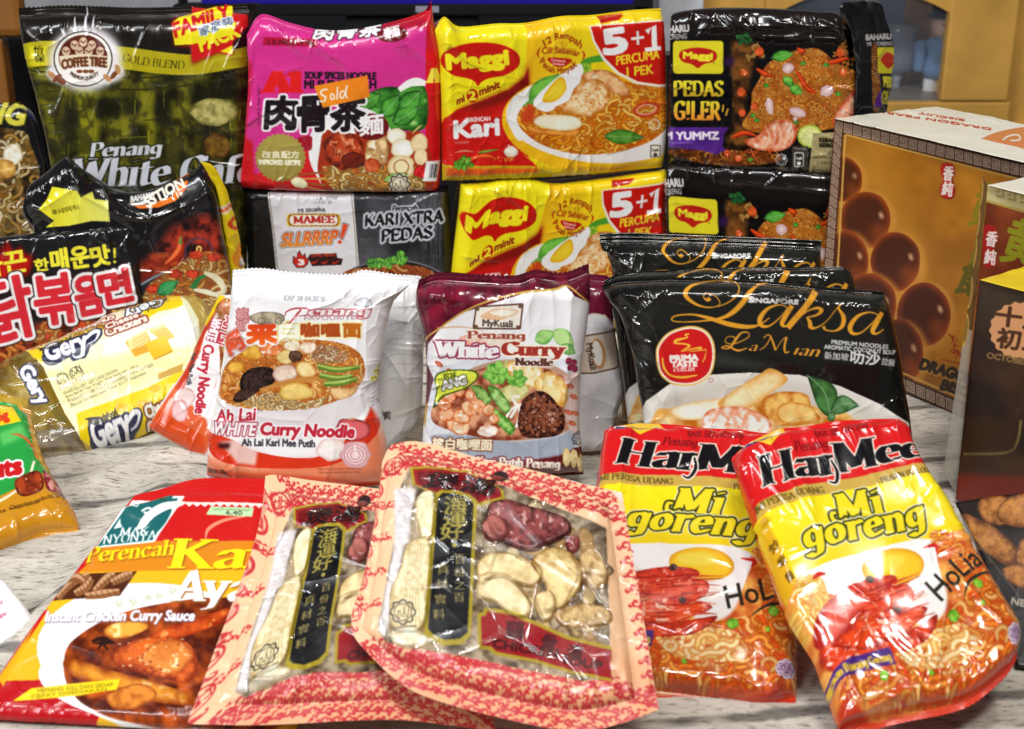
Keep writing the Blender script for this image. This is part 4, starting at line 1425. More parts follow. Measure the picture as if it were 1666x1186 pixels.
def maggi():
    a = Art(bbox(OM, 14), '#f2d416', 1.0)
    a.z(700, 0, 3.954)
    a.poly([(30, 170), (620, 130), (620, 500), (60, 720)], '#f5de1c')
    a.poly([(620, 150), (1100, 90), (1100, 600), (640, 700), (600, 440)], '#f0b818', grad=('h', '#f6d81e'))
    a.poly([(900, 80), (1540, 40), (1540, 300), (1000, 480)], '#f4d01a', soft=20)
    # red field with a curved top edge
    a.poly([(90, 760), (160, 700), (330, 640), (500, 570), (590, 500), (622, 430), (628, 620), (560, 800), (620, 1000), (690, 1085), (80, 1120), (60, 900)], '#b81812', grad=('v', '#cf1a16'), part='red_field')
    a.poly([(160, 700), (330, 640), (500, 570), (600, 480), (624, 400), (628, 560), (480, 650), (300, 700)], '#7d140e', soft=14, part='red_field')
    a.poly([(60, 1060), (640, 1060), (900, 1110), (1500, 1060), (1520, 1200), (60, 1200)], '#c9b018')
    a.poly([(100, 1075), (680, 1075), (690, 1100), (100, 1130)], '#d9541c', soft=6)
    # curry bowl
    a.ell(1090, 790, 640, 330, '#eeb61a', rot=3)
    a.poly([(560, 960), (700, 1050), (950, 1090), (1250, 1080), (1420, 1030), (1500, 900), (1530, 760), (1530, 1000), (1400, 1110), (1100, 1130), (760, 1100)], '#f3c81c', smooth=True)
    a.ell(1075, 770, 598, 272, '#ece8e6', rot=4, part='food_picture/bowl')
    a.poly([(485, 760), (500, 660), (570, 590), (700, 540), (640, 800), (560, 900)], '#eeebe8', smooth=True, part='food_picture/bowl')
    rim = [(550, 770), (580, 690), (660, 630), (800, 560), (960, 460), (1130, 450), (1250, 520), (1400, 545), (1530, 560), (1530, 780), (1440, 880), (1300, 945), (1100, 985), (900, 980), (720, 930), (600, 850)]
    a.noodles(rim, 330, ['#e89a1c', '#f6c244', '#d8761a', '#f8d468'], 23, 150, seed=1, base=('#b04a0e', '#e08a1e'), edge='#b0540c', part='food_picture')
    a.poly([(600, 690), (640, 660), (660, 760), (580, 780)], '#c4401c', smooth=True, soft=6)
    a.leaf(630, 665, 830, 470, 150, '#3c8424', '#7cc84c', seed=1, part='food_picture/leaf')
    a.line([(590, 680), (640, 640), (680, 610)], (10, 16, 10), '#5a9a34', smooth=True)
    a.line([(960, 410), (1010, 385), (1120, 370), (1200, 400)], (30, 40, 44, 20), '#4c9a2c', smooth=True, part='food_picture')
    a.herb(985, 435, 52, '#3c7c14', '#b4d43c', seed=3, part='food_picture')
    a.poly([(960, 410), (968, 480), (900, 620), (800, 690), (730, 715), (655, 670), (690, 600), (800, 500), (900, 430)], '#f4f2ee', smooth=True, part='food_picture/egg')
    a.blob([(860, 520), (862, 580), (800, 645), (720, 655), (722, 610), (780, 530), (830, 490)], '#e0a814', '#f7d638', sc=60, con=.3, part='food_picture/egg')
    a.blob([(960, 500), (1010, 455), (1120, 450), (1210, 510), (1270, 580), (1240, 610), (1150, 590), (1090, 540)], '#b8682c', '#f0c08a', sc=40, seed=4, hi='#fbe6cc', part='food_picture')
    a.blob([(880, 640), (920, 560), (1000, 510), (1090, 515), (1135, 580), (1130, 670), (1060, 730), (970, 745), (870, 720), (790, 690)], '#c06a1c', '#f2d6a4', sc=26, seed=8, part='food_picture/tofu', con=.9)
    rs = random.Random(3)
    for i in range(90):
        t, r = rs.uniform(0, 6.28), math.sqrt(rs.random())
        a.ell(1010 + 100 * r * math.cos(t), 620 + 85 * r * math.sin(t), rs.uniform(3, 9), rs.uniform(3, 6), rs.choice(['#cf6a2c', '#fbeed8', '#d8873c']), a=.8, rot=rs.uniform(0, 90))
    a.blob([(660, 790), (700, 740), (850, 735), (940, 755), (960, 800), (900, 830), (780, 830)], '#d8c690', '#f6efdc', sc=70, seed=2, con=.35, part='food_picture/tofu')
    a.blob([(600, 800), (700, 820), (880, 840), (940, 820), (940, 860), (760, 865), (640, 840)], '#b85a14', '#e89a3c', sc=30, part='food_picture')
    a.ring(1375, 700, 78, 42, 18, '#c8401c', rot=-8)
    a.ring(1375, 700, 60, 30, 10, '#e89a80', rot=-8)
    a.leaf(1105, 870, 1370, 880, 95, '#1f5c18', '#5a9a34', seed=7, part='food_picture/leaf')
    # garlic and chillies
    a.bell(510, 970, 46, 36, '#c8b090', '#fbf2e4', sc=40, con=.4)
    a.line([(500, 940), (490, 925)], 10, '#e9dcc8')
    a.chili([(250, 1020), (310, 1000), (370, 1000), (400, 1010)], 34, '#c03010', '#f0682c')
    a.chili([(300, 975), (340, 970), (430, 955)], 18, '#4c7a1c', '#8cb84c')
    a.line([(150, 975), (210, 965), (270, 970)], (4, 9, 4), '#e0a080', smooth=True)
    a.herb(205, 1045, 62, '#2c6a18', '#7cb83c', seed=5)
    for i in range(30):
        a.ell(rs.uniform(400, 530), rs.uniform(1000, 1030), 5, 3, '#d89a3c')
    # badge
    bd = [(70, 385), (90, 330), (170, 290), (310, 270), (450, 285), (540, 330), (566, 385), (545, 435), (470, 480), (370, 500), (320, 525), (297, 550), (275, 520), (230, 500), (140, 480), (85, 435)]
    a.poly(bd, '#c4180f', smooth=True, part='brand_badge')
    a.text('Maggi', 105, 442, 492, 408, 92, '#f8de1e', weight=9, part='brand_badge', outs=[(4, '#a4120c')])
    a.ring(517, 465, 11, 10, 4, '#b08a10')
    a.text('mi', 165, 668, 212, 645, 40, '#8c2014', weight=3, slant=.3)
    a.ell(262, 612, 38, 44, '#b4180f')
    a.text('2', 240, 640, 285, 636, 54, '#f6e030', weight=5)
    a.text('minit', 310, 612, 440, 560, 46, '#8c2014', weight=3, slant=.3)
    a.text('instant noodles', 318, 636, 448, 580, 12, '#8c5014')
    a.text('A1 01 20', 235, 250, 320, 243, 16, '#8a7a10')
    a.text('PERENCAH', 222, 780, 376, 770, 26, '#f4ece8', weight=2)
    a.text('Kari', 150, 882, 432, 858, 105, '#f4f0ee', weight=8, slant=.05, part='title_lettering')
    a.text('MI SEGERA', 152, 922, 242, 915, 16, '#e8b8a8')
    # spice roundel
    a.text('12 Rempah', 728, 300, 950, 312, 40, '#a03c10', weight=1.5, arc=62)
    a.text('Cili Sebenar', 708, 345, 945, 362, 40, '#a03c10', weight=1.5, arc=14)
    a.text('Pecah Minyak', 692, 400, 935, 420, 38, '#a03c10', weight=1.5, arc=-62)
    a.line([(745, 315), (830, 306), (930, 318)], 4, '#b8601c')
    a.line([(830, 300), (838, 285), (828, 275), (840, 262)], 4, '#b8601c', smooth=True)
    a.line([(850, 300), (862, 285), (848, 270)], 4, '#b8601c', smooth=True)
    a.poly([(748, 368), (895, 378), (870, 415), (820, 430), (775, 412)], '#c01c14', smooth=True)
    a.text('Dimasak', 768, 390, 860, 398, 18, '#f8c8c0', weight=1)
    a.text('Sampai', 775, 412, 850, 418, 18, '#f8c8c0', weight=1)
    a.chili([(690, 310), (678, 340), (690, 368)], 13, '#a02010', '#d04020')
    a.chili([(965, 322), (978, 350), (968, 385)], 13, '#a02010', '#d04020')
    # corner offer
    of = [(1020, 170), (1540, 130), (1540, 540), (1460, 540), (1320, 520), (1200, 460), (1110, 370), (1045, 260)]
    a.poly([(1008, 165), (1545, 118), (1545, 556), (1450, 556), (1310, 535), (1185, 472), (1095, 380), (1032, 265)], '#f0e8d8', part='offer_corner')
    a.poly(of, '#c4180f', part='offer_corner')
    a.poly([(1085, 108), (1255, 90), (1210, 128), (1085, 150)], '#b81a12')
    a.text('5', 1112, 345, 1255, 325, 148, '#f2f0f0', weight=13, part='offer_corner')
    a.line([(1280, 248), (1362, 236)], 17, '#f2f0f0', part='offer_corner')
    a.line([(1320, 198), (1323, 285)], 17, '#f2f0f0', part='offer_corner')
    a.line([(1380, 205), (1425, 165), (1430, 310)], 34, '#f2f0f0', part='offer_corner')
    a.line([(1368, 318), (1472, 306)], 26, '#f2f0f0', part='offer_corner')
    a.line([(1508, 180), (1512, 235)], 18, '#f2f0f0', part='offer_corner')
    a.ell(1514, 265, 10, 11, '#f2f0f0', part='offer_corner')
    a.text('PERCUMA', 1185, 415, 1460, 372, 56, '#f0d428', weight=2.5, slant=.12, part='offer_corner')
    a.text('1 PEK', 1252, 488, 1420, 468, 58, '#f0d428', weight=2.5, slant=.08, part='offer_corner')
    a.halal(1430, 795, 36, '#f0ece0')
    a.rect(1402, 925, 1475, 1010, '#e8dcc0')
    a.rect(1402, 840, 1470, 850, '#c08a3c', a=.8)
    a.rrect(1404, 928, 1470, 1008, 8, '#40342c')
    a.rrect(1410, 934, 1464, 1002, 6, '#eee6d4')
    a.text('5 pek', 1416, 970, 1458, 968, 20, '#3a3430', weight=1)
    a.ell(1437, 990, 14, 11, '#3a3430')
    a.text('HIDANGAN CADANGAN', 1130, 995, 1270, 958, 10, '#705010')
    a.poly([(780, 1115), (1020, 1100), (1025, 1145), (785, 1160)], '#d8cfae', part='barcode')
    for i in range(30):
        a.line([(800 + i * 7, 1132), (802 + i * 7, 1150)], 3 if i % 3 else 5, '#57523c')
    return a


AM = maggi()
PL_M = plane(905, 545, 0, 14, 3)
OM2 = [[(752, 300), (770, 300), (853, 290), (905, 300), (985, 292), (1086, 277)], [(1086, 277), (1083, 350), (1080, 440), (1074, 532)], [(728, 552), (1074, 532)], [(752, 300), (749, 340), (738, 430), (728, 552)]]
bag('yellow_noodle_multipack', 'upper of two yellow and red curry noodle multipacks marked 5+1', 'noodle pack', OM, PL_M, AM, GLOSS, group='yellow curry noodle multipacks', T=14,
    rad=(12, 12, 14, 12), depth=75, wr=1.7, seed=41, back='#d8b818', seal=(3, 0), fold=[(.33, .02, .36, .45, 1.5, 6), (.5, .02, .56, .25, 1.2, 5)])
bag('yellow_noodle_multipack', 'lower of two yellow curry noodle multipacks, half hidden by the maroon pack', 'noodle pack', OM2, PL_M, AM, GLOSS, group='yellow curry noodle multipacks', T=14,
    rad=(14, 12, 12, 12), depth=75, wr=1.7, seed=45, back='#d8b818', art_outline=OM, fold=[(.3, .0, .33, .45, 2.2, 6), (.4, .05, .55, .3, 1.2, 5)])

# ---- black spicy noodle multipacks
OP = [[(1091, 38), (1098, 21), (1166, 13), (1250, 14), (1323, 18), (1363, 22), (1376, 44), (1394, 62)],
      [(1394, 62), (1399, 84), (1395, 130), (1391, 172), (1388, 285)], [(1084, 268), (1180, 282), (1388, 290)], [(1091, 38), (1089, 80), (1087, 160), (1084, 268)]]


def pedas():
    a = Art(bbox(OP, 14), '#0d0b0c')
    a.z(1070, 0, 3.953)
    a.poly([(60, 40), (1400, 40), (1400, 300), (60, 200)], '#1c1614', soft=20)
    rs = random.Random(9)
    m, wn = a.mpoly(a.C([(480, 260), (640, 280), (600, 500), (560, 700), (620, 1000), (430, 1040), (470, 600)]))
    a.put(blur(m, 3), wn, a.tex(wn, '#1a0e08', '#7a4a1c', 60, 4), part='food_picture')
    a.noodles([(90, 960), (300, 940), (480, 960), (760, 980), (760, 1040), (400, 1060), (100, 1000)], 60, ['#b05a1c', '#d8923c', '#7a3410'], 12, 70, seed=14, base=('#2a1008', '#7a3c14'), part='food_picture')
    nd = [(545, 800), (600, 700), (610, 590), (650, 520), (700, 420), (800, 350), (960, 310), (1050, 320), (1150, 400), (1290, 480), (1290, 700), (1180, 800), (1000, 840), (780, 830), (640, 850)]
    a.noodles(nd, 560, ['#d8872c', '#e8a23c', '#c4641c', '#f0b858'], 11, 75, curl=1.5, seed=2, base=('#7a3c10', '#d08830'), edge='#8a4412', part='food_picture')
    a.noodles([(1130, 330), (1300, 260), (1310, 700), (1180, 640)], 60, ['#d8872c', '#c4641c'], 10, 90, curl=1.6, seed=6, part='food_picture')
    a.noodles([(560, 280), (640, 270), (700, 350), (640, 420), (580, 380)], 9, ['#d8a04c'], 9, 90, curl=1.5, seed=7, part='food_picture')
    for x, y, r in ((655, 330, 30), (558, 462, 24), (540, 590, 28), (545, 722, 24), (625, 680, 26), (520, 1010, 24), (1175, 335, 28), (1190, 460, 26), (450, 980, 22)):
        a.bell(x, y, r, r * 1.05, '#8c2408', '#e0602c', sc=20, hi='#ffb080', part='food_picture')
    for q in ([(640, 440), (690, 470), (750, 490)], [(900, 460), (960, 560), (1030, 600)], [(1230, 370), (1150, 390), (1090, 410)], [(480, 880), (560, 850), (640, 870)], [(900, 310), (940, 330), (900, 330)]):
        a.chili(q, 34, '#a02408', '#e0501c', part='food_picture')
    a.herb(565, 245, 58, '#0c2c14', '#2c6a34', seed=1, part='food_picture')
    a.leaf(730, 370, 880, 340, 70, '#1c5a1c', '#5aa83c', seed=3, part='food_picture/leaf')
    a.leaf(810, 490, 880, 560, 60, '#1c5a1c', '#7cc84c', seed=4, part='food_picture/leaf')
    a.leaf(850, 550, 935, 600, 66, '#1c5a1c', '#6cb83c', seed=5, part='food_picture/leaf')
    for x, y in ((615, 740), (640, 770), (935, 405), (1160, 600), (700, 545), (890, 780), (1085, 415), (600, 1020)):
        a.bell(x, y, 18, 14, '#1c5a1c', '#5aa83c', sc=10, part='food_picture')
    for x, y, rx, ry, r in ((838, 435, 38, 32, -20), (722, 678, 24, 55, -8), (900, 718, 56, 30, 20), (1090, 580, 46, 34, -20), (885, 760, 16, 14, 0)):
        a.bell(x, y, rx, ry, '#b88a90', '#f2dcd8', rot=r, sc=30, con=.4, part='food_picture')
        a.ring(x, y, rx * .6, ry * .6, 4, '#c49aa0', rot=r)
    a.blob([(640, 870), (740, 780), (850, 770), (900, 840), (860, 930), (760, 970), (620, 950), (560, 900)], '#b8401c', '#f0b08c', sc=40, seed=3, hi='#ffe8dc', part='food_picture/shrimp')
    for i in range(5):
        a.line([(690 + i * 42, 800 - i * 4), (720 + i * 38, 870), (700 + i * 36, 940)], (3, 9, 3), '#fbd8c4', smooth=True, a=.7)
    a.blob([(1290, 570), (1290, 800), (1130, 800), (1150, 720), (1220, 620)], '#b84020', '#f0a888', sc=40, seed=5, hi='#ffe0d0', part='food_picture/shrimp')
    for i in range(14):
        x = rs.uniform(560, 760)
        a.line([(x, rs.uniform(940, 1000)), (x + rs.uniform(-80, 60), rs.uniform(960, 1030))], (8, 2), rs.choice(['#c8501c', '#e0884c']))
    a.ell(980, 870, 80, 75, '#a8b83c', part='food_picture/lime')
    a.ell(980, 870, 68, 63, '#d8dc84', part='food_picture/lime')
    for i in range(8):
        t = i * .785
        a.line([(980, 870), (980 + 60 * math.cos(t), 870 + 55 * math.sin(t))], 4, '#eff0c0')
    a.poly([(1000, 850), (1300, 840), (1300, 1120), (970, 1115), (990, 960)], '#a8986a', part='note_panel')
    a.text('KEBARANGAN', 1040, 905, 1260, 915, 24, '#2a2418', weight=3, part='note_panel')
    a.text('SEBENAR', 1040, 938, 1200, 944, 24, '#2a2418', weight=3, part='note_panel')
    a.text('bayaran dan cabaran', 1000, 1010, 1250, 1018, 20, '#4a4028', slant=.2, part='note_panel')
    a.text('CABARAN', 1020, 1048, 1180, 1052, 20, '#4a4028', slant=.2, part='note_panel')
    a.ring(1090, 920, 100, 62, 4, '#c8bc94', a0=90, a1=280)
    a.halal(797, 1022, 38, '#c8c4bc')
    a.rect(865, 935, 968, 1108, '#3c3630')
    a.text('Peras kedua', 880, 955, 960, 958, 14, '#d0c8b8')
    a.rrect(880, 975, 940, 1068, 8, '#d8d4cc')
    a.rrect(886, 981, 934, 1062, 6, '#2a2624')
    a.text('5 pek', 892, 1020, 930, 1020, 18, '#e8e4dc', weight=1)
    a.ell(910, 1045, 14, 12, '#d8d4cc')
    a.rect(760, 1070, 840, 1095, '#544a40')
    a.text('BAHARU', 20, 215, 205, 200, 44, '#d8d6d4', weight=3)
    a.text('MI GORENG', 10, 255, 190, 246, 32, '#aaa6a4', weight=2)
    a.rrect(103, 260, 425, 470, 22, '#d8cc28', part='brand_badge')
    a.poly([(140, 355), (165, 320), (262, 303), (360, 322), (386, 360), (360, 395), (300, 410), (262, 435), (220, 410), (165, 395)], '#b41c14', smooth=True, part='brand_badge')
    a.text('Maggi', 168, 372, 354, 378, 40, '#e8dc30', weight=4.5, part='brand_badge')
    a.ell(366, 405, 6, 6, '#8c7a10', part='brand_badge')
    a.rect(105, 490, 480, 800, '#0a090b')
    a.text('PEDAS', 105, 612, 428, 612, 92, '#e8dc34', weight=4, font='pen', nib=1.7, gap=.5, ang=10, serif=0, grad='#c8a428', part='title_lettering')
    a.text('G!LER', 110, 762, 410, 765, 112, '#e6d834', weight=5, font='pen', nib=1.6, gap=.7, ang=10, serif=0, grad='#e0862c', part='title_lettering')
    a.line([(425, 670), (420, 715)], 10, '#d8a42c')
    a.line([(455, 695), (440, 740)], 10, '#d8a42c')
    a.poly([(70, 815), (460, 815), (430, 860), (420, 930), (440, 960), (380, 990), (280, 960), (70, 945)], '#5c2c94', grad=('h', '#4a2078'), part='purple_banner')
    a.text('YUM YUMMZ', -60, 892, 395, 890, 46, '#e8e0f0', weight=4, part='purple_banner')
    a.text('Mi Segera Perencah Tom Yam', 70, 918, 235, 918, 12, '#b8a0d0', part='purple_banner')
    a.poly([(430, 370), (490, 360), (490, 420), (430, 420)], '#2c1440', soft=10)
    return a


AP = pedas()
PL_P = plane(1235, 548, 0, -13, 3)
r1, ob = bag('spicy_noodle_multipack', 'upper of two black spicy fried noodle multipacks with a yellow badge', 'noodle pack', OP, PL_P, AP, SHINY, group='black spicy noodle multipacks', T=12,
             rad=(12, 8, 18, 12), depth=75, wr=2.0, seed=53, back='#0c0b0c', fold=[(.2, .12, .6, .1, 2.4, 5), (.4, .17, .95, .16, 2.2, 4), (.55, .08, .95, .1, 2.2, 4), (.75, .02, .98, .22, 2.0, 5)], edge_wr=.8)
# its right hand side
OS = [[(1393, 60), (1372, 30), (1374, 4), (1424, 0), (1432, 14)], [(1432, 14), (1438, 36), (1456, 76), (1453, 120), (1446, 170), (1438, 282)], [(1388, 288), (1438, 282)], [(1393, 60), (1399, 84), (1391, 172), (1388, 288)]]
s_ = Art(bbox(OS), '#131114')
s_.z(1330, 0, 3.952)
s_.text('BAHARU', 308, 258, 470, 250, 36, '#e4e4e8', weight=3)
s_.text('MI GORENG', 316, 295, 480, 290, 24, '#d4d4d8', weight=2)
s_.noodles([(345, 320), (380, 310), (385, 690), (345, 690)], 26, ['#d88a3c', '#e8b068'], 9, 60, seed=3, base=('#7a3c14', '#c87a2c'))
s_.poly([(372, 600), (400, 560), (400, 690), (350, 690)], '#6a2c9a')
s_.rrect(380, 302, 500, 472, 14, '#efe030', part='side_panel/brand_badge')
s_.poly([(400, 380), (440, 335), (480, 355), (490, 390), (450, 440), (415, 410)], '#d83a1c', smooth=True, part='side_panel/brand_badge')
s_.text('PEDAS', 405, 555, 500, 560, 62, '#e8dc34', weight=4, font='pen', serif=0)
s_.text('G!LER', 398, 665, 490, 668, 80, '#e6d834', weight=4, font='pen', serif=0)
PL_S = (on_plane(np.array([1392.0, 170.0]), PL_P), plane(1392, 548, 0, 48, 0)[1])
sheet(r1, OS, PL_S, s_, SHINY, body='side_panel', T=4, rad=(5, 8, 6, 6), depth=3, wr=1.6, seed=57, back='#111111')
OP2 = [[(1080, 284), (1092, 266), (1136, 266), (1232, 270), (1346, 278), (1395, 282)], [(1395, 282), (1392, 556)], [(1078, 546), (1392, 556)], [(1080, 284), (1078, 546)]]
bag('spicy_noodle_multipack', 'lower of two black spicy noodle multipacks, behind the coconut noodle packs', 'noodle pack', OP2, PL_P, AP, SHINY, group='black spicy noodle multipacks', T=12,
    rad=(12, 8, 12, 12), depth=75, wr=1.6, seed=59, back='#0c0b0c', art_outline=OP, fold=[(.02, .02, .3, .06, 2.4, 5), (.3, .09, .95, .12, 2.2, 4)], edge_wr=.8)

# ================================================================== left group
# ---- black chilli noodle multipack with a yellow flash
o = [[(40, 318), (48, 300), (75, 280), (95, 262), (108, 254), (125, 268), (160, 292), (190, 308), (225, 312), (270, 300), (310, 280), (328, 265)],
     [(328, 265), (343, 288), (356, 321), (364, 380), (375, 434), (392, 590)], [(92, 610), (392, 590)], [(40, 318), (36, 350), (60, 400), (92, 610)]]
a = Art(bbox(o), '#151417')
a.z(0, 240, 3.707)
m, wn = a.mpoly(a.C([(840, 740), (1040, 480), (1240, 400), (1340, 400), (1400, 900), (880, 900)]))
a.put(blur(m, 8), wn, a.tex(wn, '#1c0c0c', '#a83424', 70, 3, 4, 1.5), part='food_picture')
m, wn = a.mpoly(a.C([(830, 720), (950, 640), (1100, 640), (1400, 760), (1400, 900), (860, 900)]))
a.put(blur(m, 6) * .8, wn, a.tex(wn, '#7c1c10', '#e0642c', 60, 6, 4, 1.3), part='food_picture')
a.ell(1200, 900, 400, 180, '#26282e', part='food_picture')
a.line([(840, 830), (950, 770), (1090, 720)], 12, '#8e9098', smooth=True)
a.line([(1115, 690), (1130, 580), (1200, 545), (1265, 580), (1285, 660)], 7, '#3c3c58', smooth=True)
a.noodles([(880, 860), (940, 790), (1050, 720), (1120, 670), (1200, 630), (1300, 630), (1370, 700), (1400, 900), (1380, 1000), (880, 1000)], 170, ['#e0a050', '#c8742c', '#f0c884', '#b8501c'], 22, 130, seed=3, base=('#7a2c10', '#c8783c'), part='food_picture')
a.line([(1185, 640), (1190, 600), (1210, 600), (1205, 640)], 12, '#e0b060', smooth=True)
for x, y in ((1180, 645), (1290, 660), (920, 850), (1160, 760), (1060, 760)):
    a.bell(x, y, 40, 26, '#7c1810', '#d8482c', sc=20, part='food_picture')
a.leaf(945, 880, 1080, 800, 80, '#14532c', '#3c9a54', seed=2, part='food_picture/leaf')
a.line([(1160, 850), (1200, 790), (1260, 760)], (40, 26, 14), '#2c7a3c', smooth=True, part='food_picture/leaf')
a.line([(1230, 750), (1310, 790), (1350, 860), (1290, 880)], (20, 40, 34, 10), '#e2dcb8', smooth=True, part='food_picture')
a.line([(1170, 855), (1250, 870), (1330, 900)], (14, 30, 10), '#e8e4c8', smooth=True, part='food_picture')
a.chili([(1090, 545), (1085, 610), (1050, 660), (1000, 705)], 56, '#a02c14', '#e8703c', part='food_picture')
a.line([(1092, 535), (1086, 580)], (8, 22), '#4c8a3c', smooth=True)
a.poly([(280, 480), (330, 440), (240, 370), (290, 310), (320, 235), (470, 260), (490, 300), (560, 265), (575, 310), (655, 320), (665, 445), (560, 440), (420, 470)], '#e6dc24', grad=('h', '#dfe070'), part='yellow_flash')
a.text('해나내치이거나', 325, 408, 485, 372, 34, '#6a6410', weight=1)
a.text('BAHAMA', 790, 330, 930, 300, 34, '#d8d6d2', weight=3, slant=.2)
a.poly([(780, 330), (850, 350), (940, 330), (1040, 290), (1080, 220), (1135, 195), (1120, 250), (1060, 320), (960, 360), (840, 368)], '#e8741c', part='orange_banner')
a.text('SSTION', 890, 362, 1115, 232, 60, '#f4e8d8', weight=4, slant=.1, part='orange_banner')
a.poly([(1040, 180), (1130, 140), (1145, 160), (1060, 200)], '#d85a1c')
a.poly([(1015, 190), (1040, 140), (1060, 150), (1035, 195)], '#4a5a8c')
PL_N = plane(240, 606, 0, 14, 12)
r1, ob = bag('chilli_noodle_multipack', 'black noodle multipack with a yellow flash and yellow side, behind the Korean pack', 'noodle pack', o, PL_N, a, SHINY, T=16, rad=(12, 10, 26, 16), depth=60, wr=2.6,
             seed=63, back='#141416', fold=[(.05, .16, .6, .17, 2.5, 5), (.6, .17, .98, .13, 2.2, 4), (.3, .02, .35, .14, 3, 4)], edge_wr=.8)
OS = [[(329, 262), (345, 268), (352, 288), (372, 318)], [(372, 318), (385, 370), (396, 434), (418, 585)], [(392, 590), (418, 585)], [(329, 262), (343, 288), (356, 321), (375, 434), (392, 590)]]
s_ = Art(bbox(OS), '#f0d018')
s_.z(0, 240, 3.707)
s_.poly([(1310, 500), (1420, 480), (1480, 800), (1330, 900)], '#f2cc1c')
s_.text('RAMEN', 1340, 392, 1404, 342, 24, '#e8601c', weight=2, outs=[(8, '#f0e8e0')])
s_.ring(1405, 455, 34, 30, 22, '#d84a14')
s_.poly([(1390, 650), (1450, 560), (1460, 700), (1410, 720)], '#e8941c', smooth=True)
s_.bell(1445, 690, 22, 30, '#8c5a4a', '#e8e0d0', sc=14)
PL_NS = (on_plane(np.array([356.0, 321.0]), PL_N), plane(380, 606, 0, 58, 4)[1])
sheet(r1, OS, PL_NS, s_, GLOSS, body='side_panel', T=4, rad=(5, 6, 6, 6), depth=3, wr=1.5, seed=64, back='#c8a818')

# ---- Korean fire noodle pack
o = [[(-175, 402), (0, 385), (90, 375), (180, 366), (214, 366)], [(214, 366), (226, 385), (236, 470), (250, 600)], [(-160, 650), (250, 600)], [(-175, 402), (-160, 650)]]
a = Art(bbox(o), '#1c1b1d')
a.z(0, 240, 3.707)
a.poly([(-60, 620), (10, 600), (40, 545), (75, 620), (130, 590), (160, 640), (200, 640), (205, 700), (170, 780), (60, 820), (-80, 820)], '#5c0f0c', smooth=False, soft=6, part='flame_mark')
a.poly([(-60, 660), (20, 640), (45, 570), (80, 640), (120, 610), (150, 660), (185, 660), (180, 730), (130, 780), (0, 810), (-80, 800)], '#b3180f', soft=10, part='flame_mark')
a.text('화끈', -110, 790, 168, 745, 138, '#eee23c', weight=5, part='slogan_lettering')
a.text('한', 215, 748, 298, 735, 72, '#eee23c', weight=4, part='slogan_lettering')
a.text('매운', 318, 750, 545, 718, 132, '#eee23c', weight=6, part='slogan_lettering')
a.text('맛', 562, 720, 670, 700, 118, '#eee23c', weight=6, part='slogan_lettering')
a.line([(688, 605), (690, 665)], 15, '#eee23c', part='slogan_lettering')
a.ell(690, 688, 9, 9, '#eee23c', part='slogan_lettering')
m, wn = a.mpoly(a.C([(-600, 1180), (60, 1100), (480, 1010), (820, 950), (930, 940), (960, 1400), (-600, 1500)]))
a.put(blur(m, 5), wn, a.tex(wn, '#3c100c', '#d8502c', 60, 8, 4, 1.2), part='food_picture')
a.noodles([(-600, 1150), (0, 1080), (480, 1020), (900, 960), (950, 1400), (-600, 1500)], 120, ['#e88a3c', '#d8602c', '#f0b468'], 26, 140, seed=7, part='food_picture')
for t_, x0, y0, x1, y1, h in (('불', -560, 1120, -330, 1090, 330), ('닭', -35, 1180, 232, 1120, 365), ('볶', 235, 1075, 470, 1040, 290), ('음', 482, 1015, 628, 985, 225), ('면', 622, 950, 800, 915, 190)):
    a.text(t_, x0, y0, x1, y1, h, '#d22b36', weight=11, outs=[(26, '#2a1416'), (18, '#f3eef0')], part='title_lettering')
PL_K = plane(40, 632, 0, 19, 14)
bag('fire_noodle_pack', 'black Korean noodle pack with big red and white Korean lettering', 'noodle pack', o, PL_K, a, SHINY, T=12, rad=(12, 10, 8, 12), depth=45, wr=1.6, seed=71, back='#1a1a1a',
    fold=[(.70, .05, .73, .9, 2.2, 6), (.86, .02, .92, .6, 3.0, 5), (.93, .03, .98, .7, 2.6, 4), (.9, .3, .97, .5, 2, 3)], pleat=.6)

# ---- cheese cracker multipack in clear film
o = [[(-35, 610), (0, 586), (50, 560), (130, 527), (188, 500), (250, 482), (290, 474), (325, 478), (352, 500)], [(352, 500), (350, 560), (332, 620), (318, 650)],
     [(-20, 700), (30, 735), (58, 762), (100, 752), (140, 738), (190, 715), (245, 690), (318, 650)], [(-35, 610), (-45, 650), (-20, 700)]]
a = Art(bbox(o), '#b59a4a')
a.z(0, 440, 3.705)
a.poly([(-200, 560), (160, 490), (520, 1080), (200, 1240), (-200, 960)], '#8f7434', part='end_film')
m, wn = a.mpoly(a.C([(-200, 560), (160, 490), (520, 1080), (200, 1240), (-200, 960)]))
a.put(m, wn, a.tex(wn, '#6e5426', '#cdb35e', 60, 3), part='end_film')
a.poly([(190, 600), (250, 560), (480, 1000), (430, 1030), (250, 800)], '#8a6a1c', soft=10, part='end_film')
a.poly([(280, 840), (340, 850), (420, 960), (370, 960)], '#3f4a22', soft=8, part='end_film')
a.poly([(-60, 770), (190, 820), (140, 900), (-60, 880)], '#e0b422', soft=6, part='end_film')
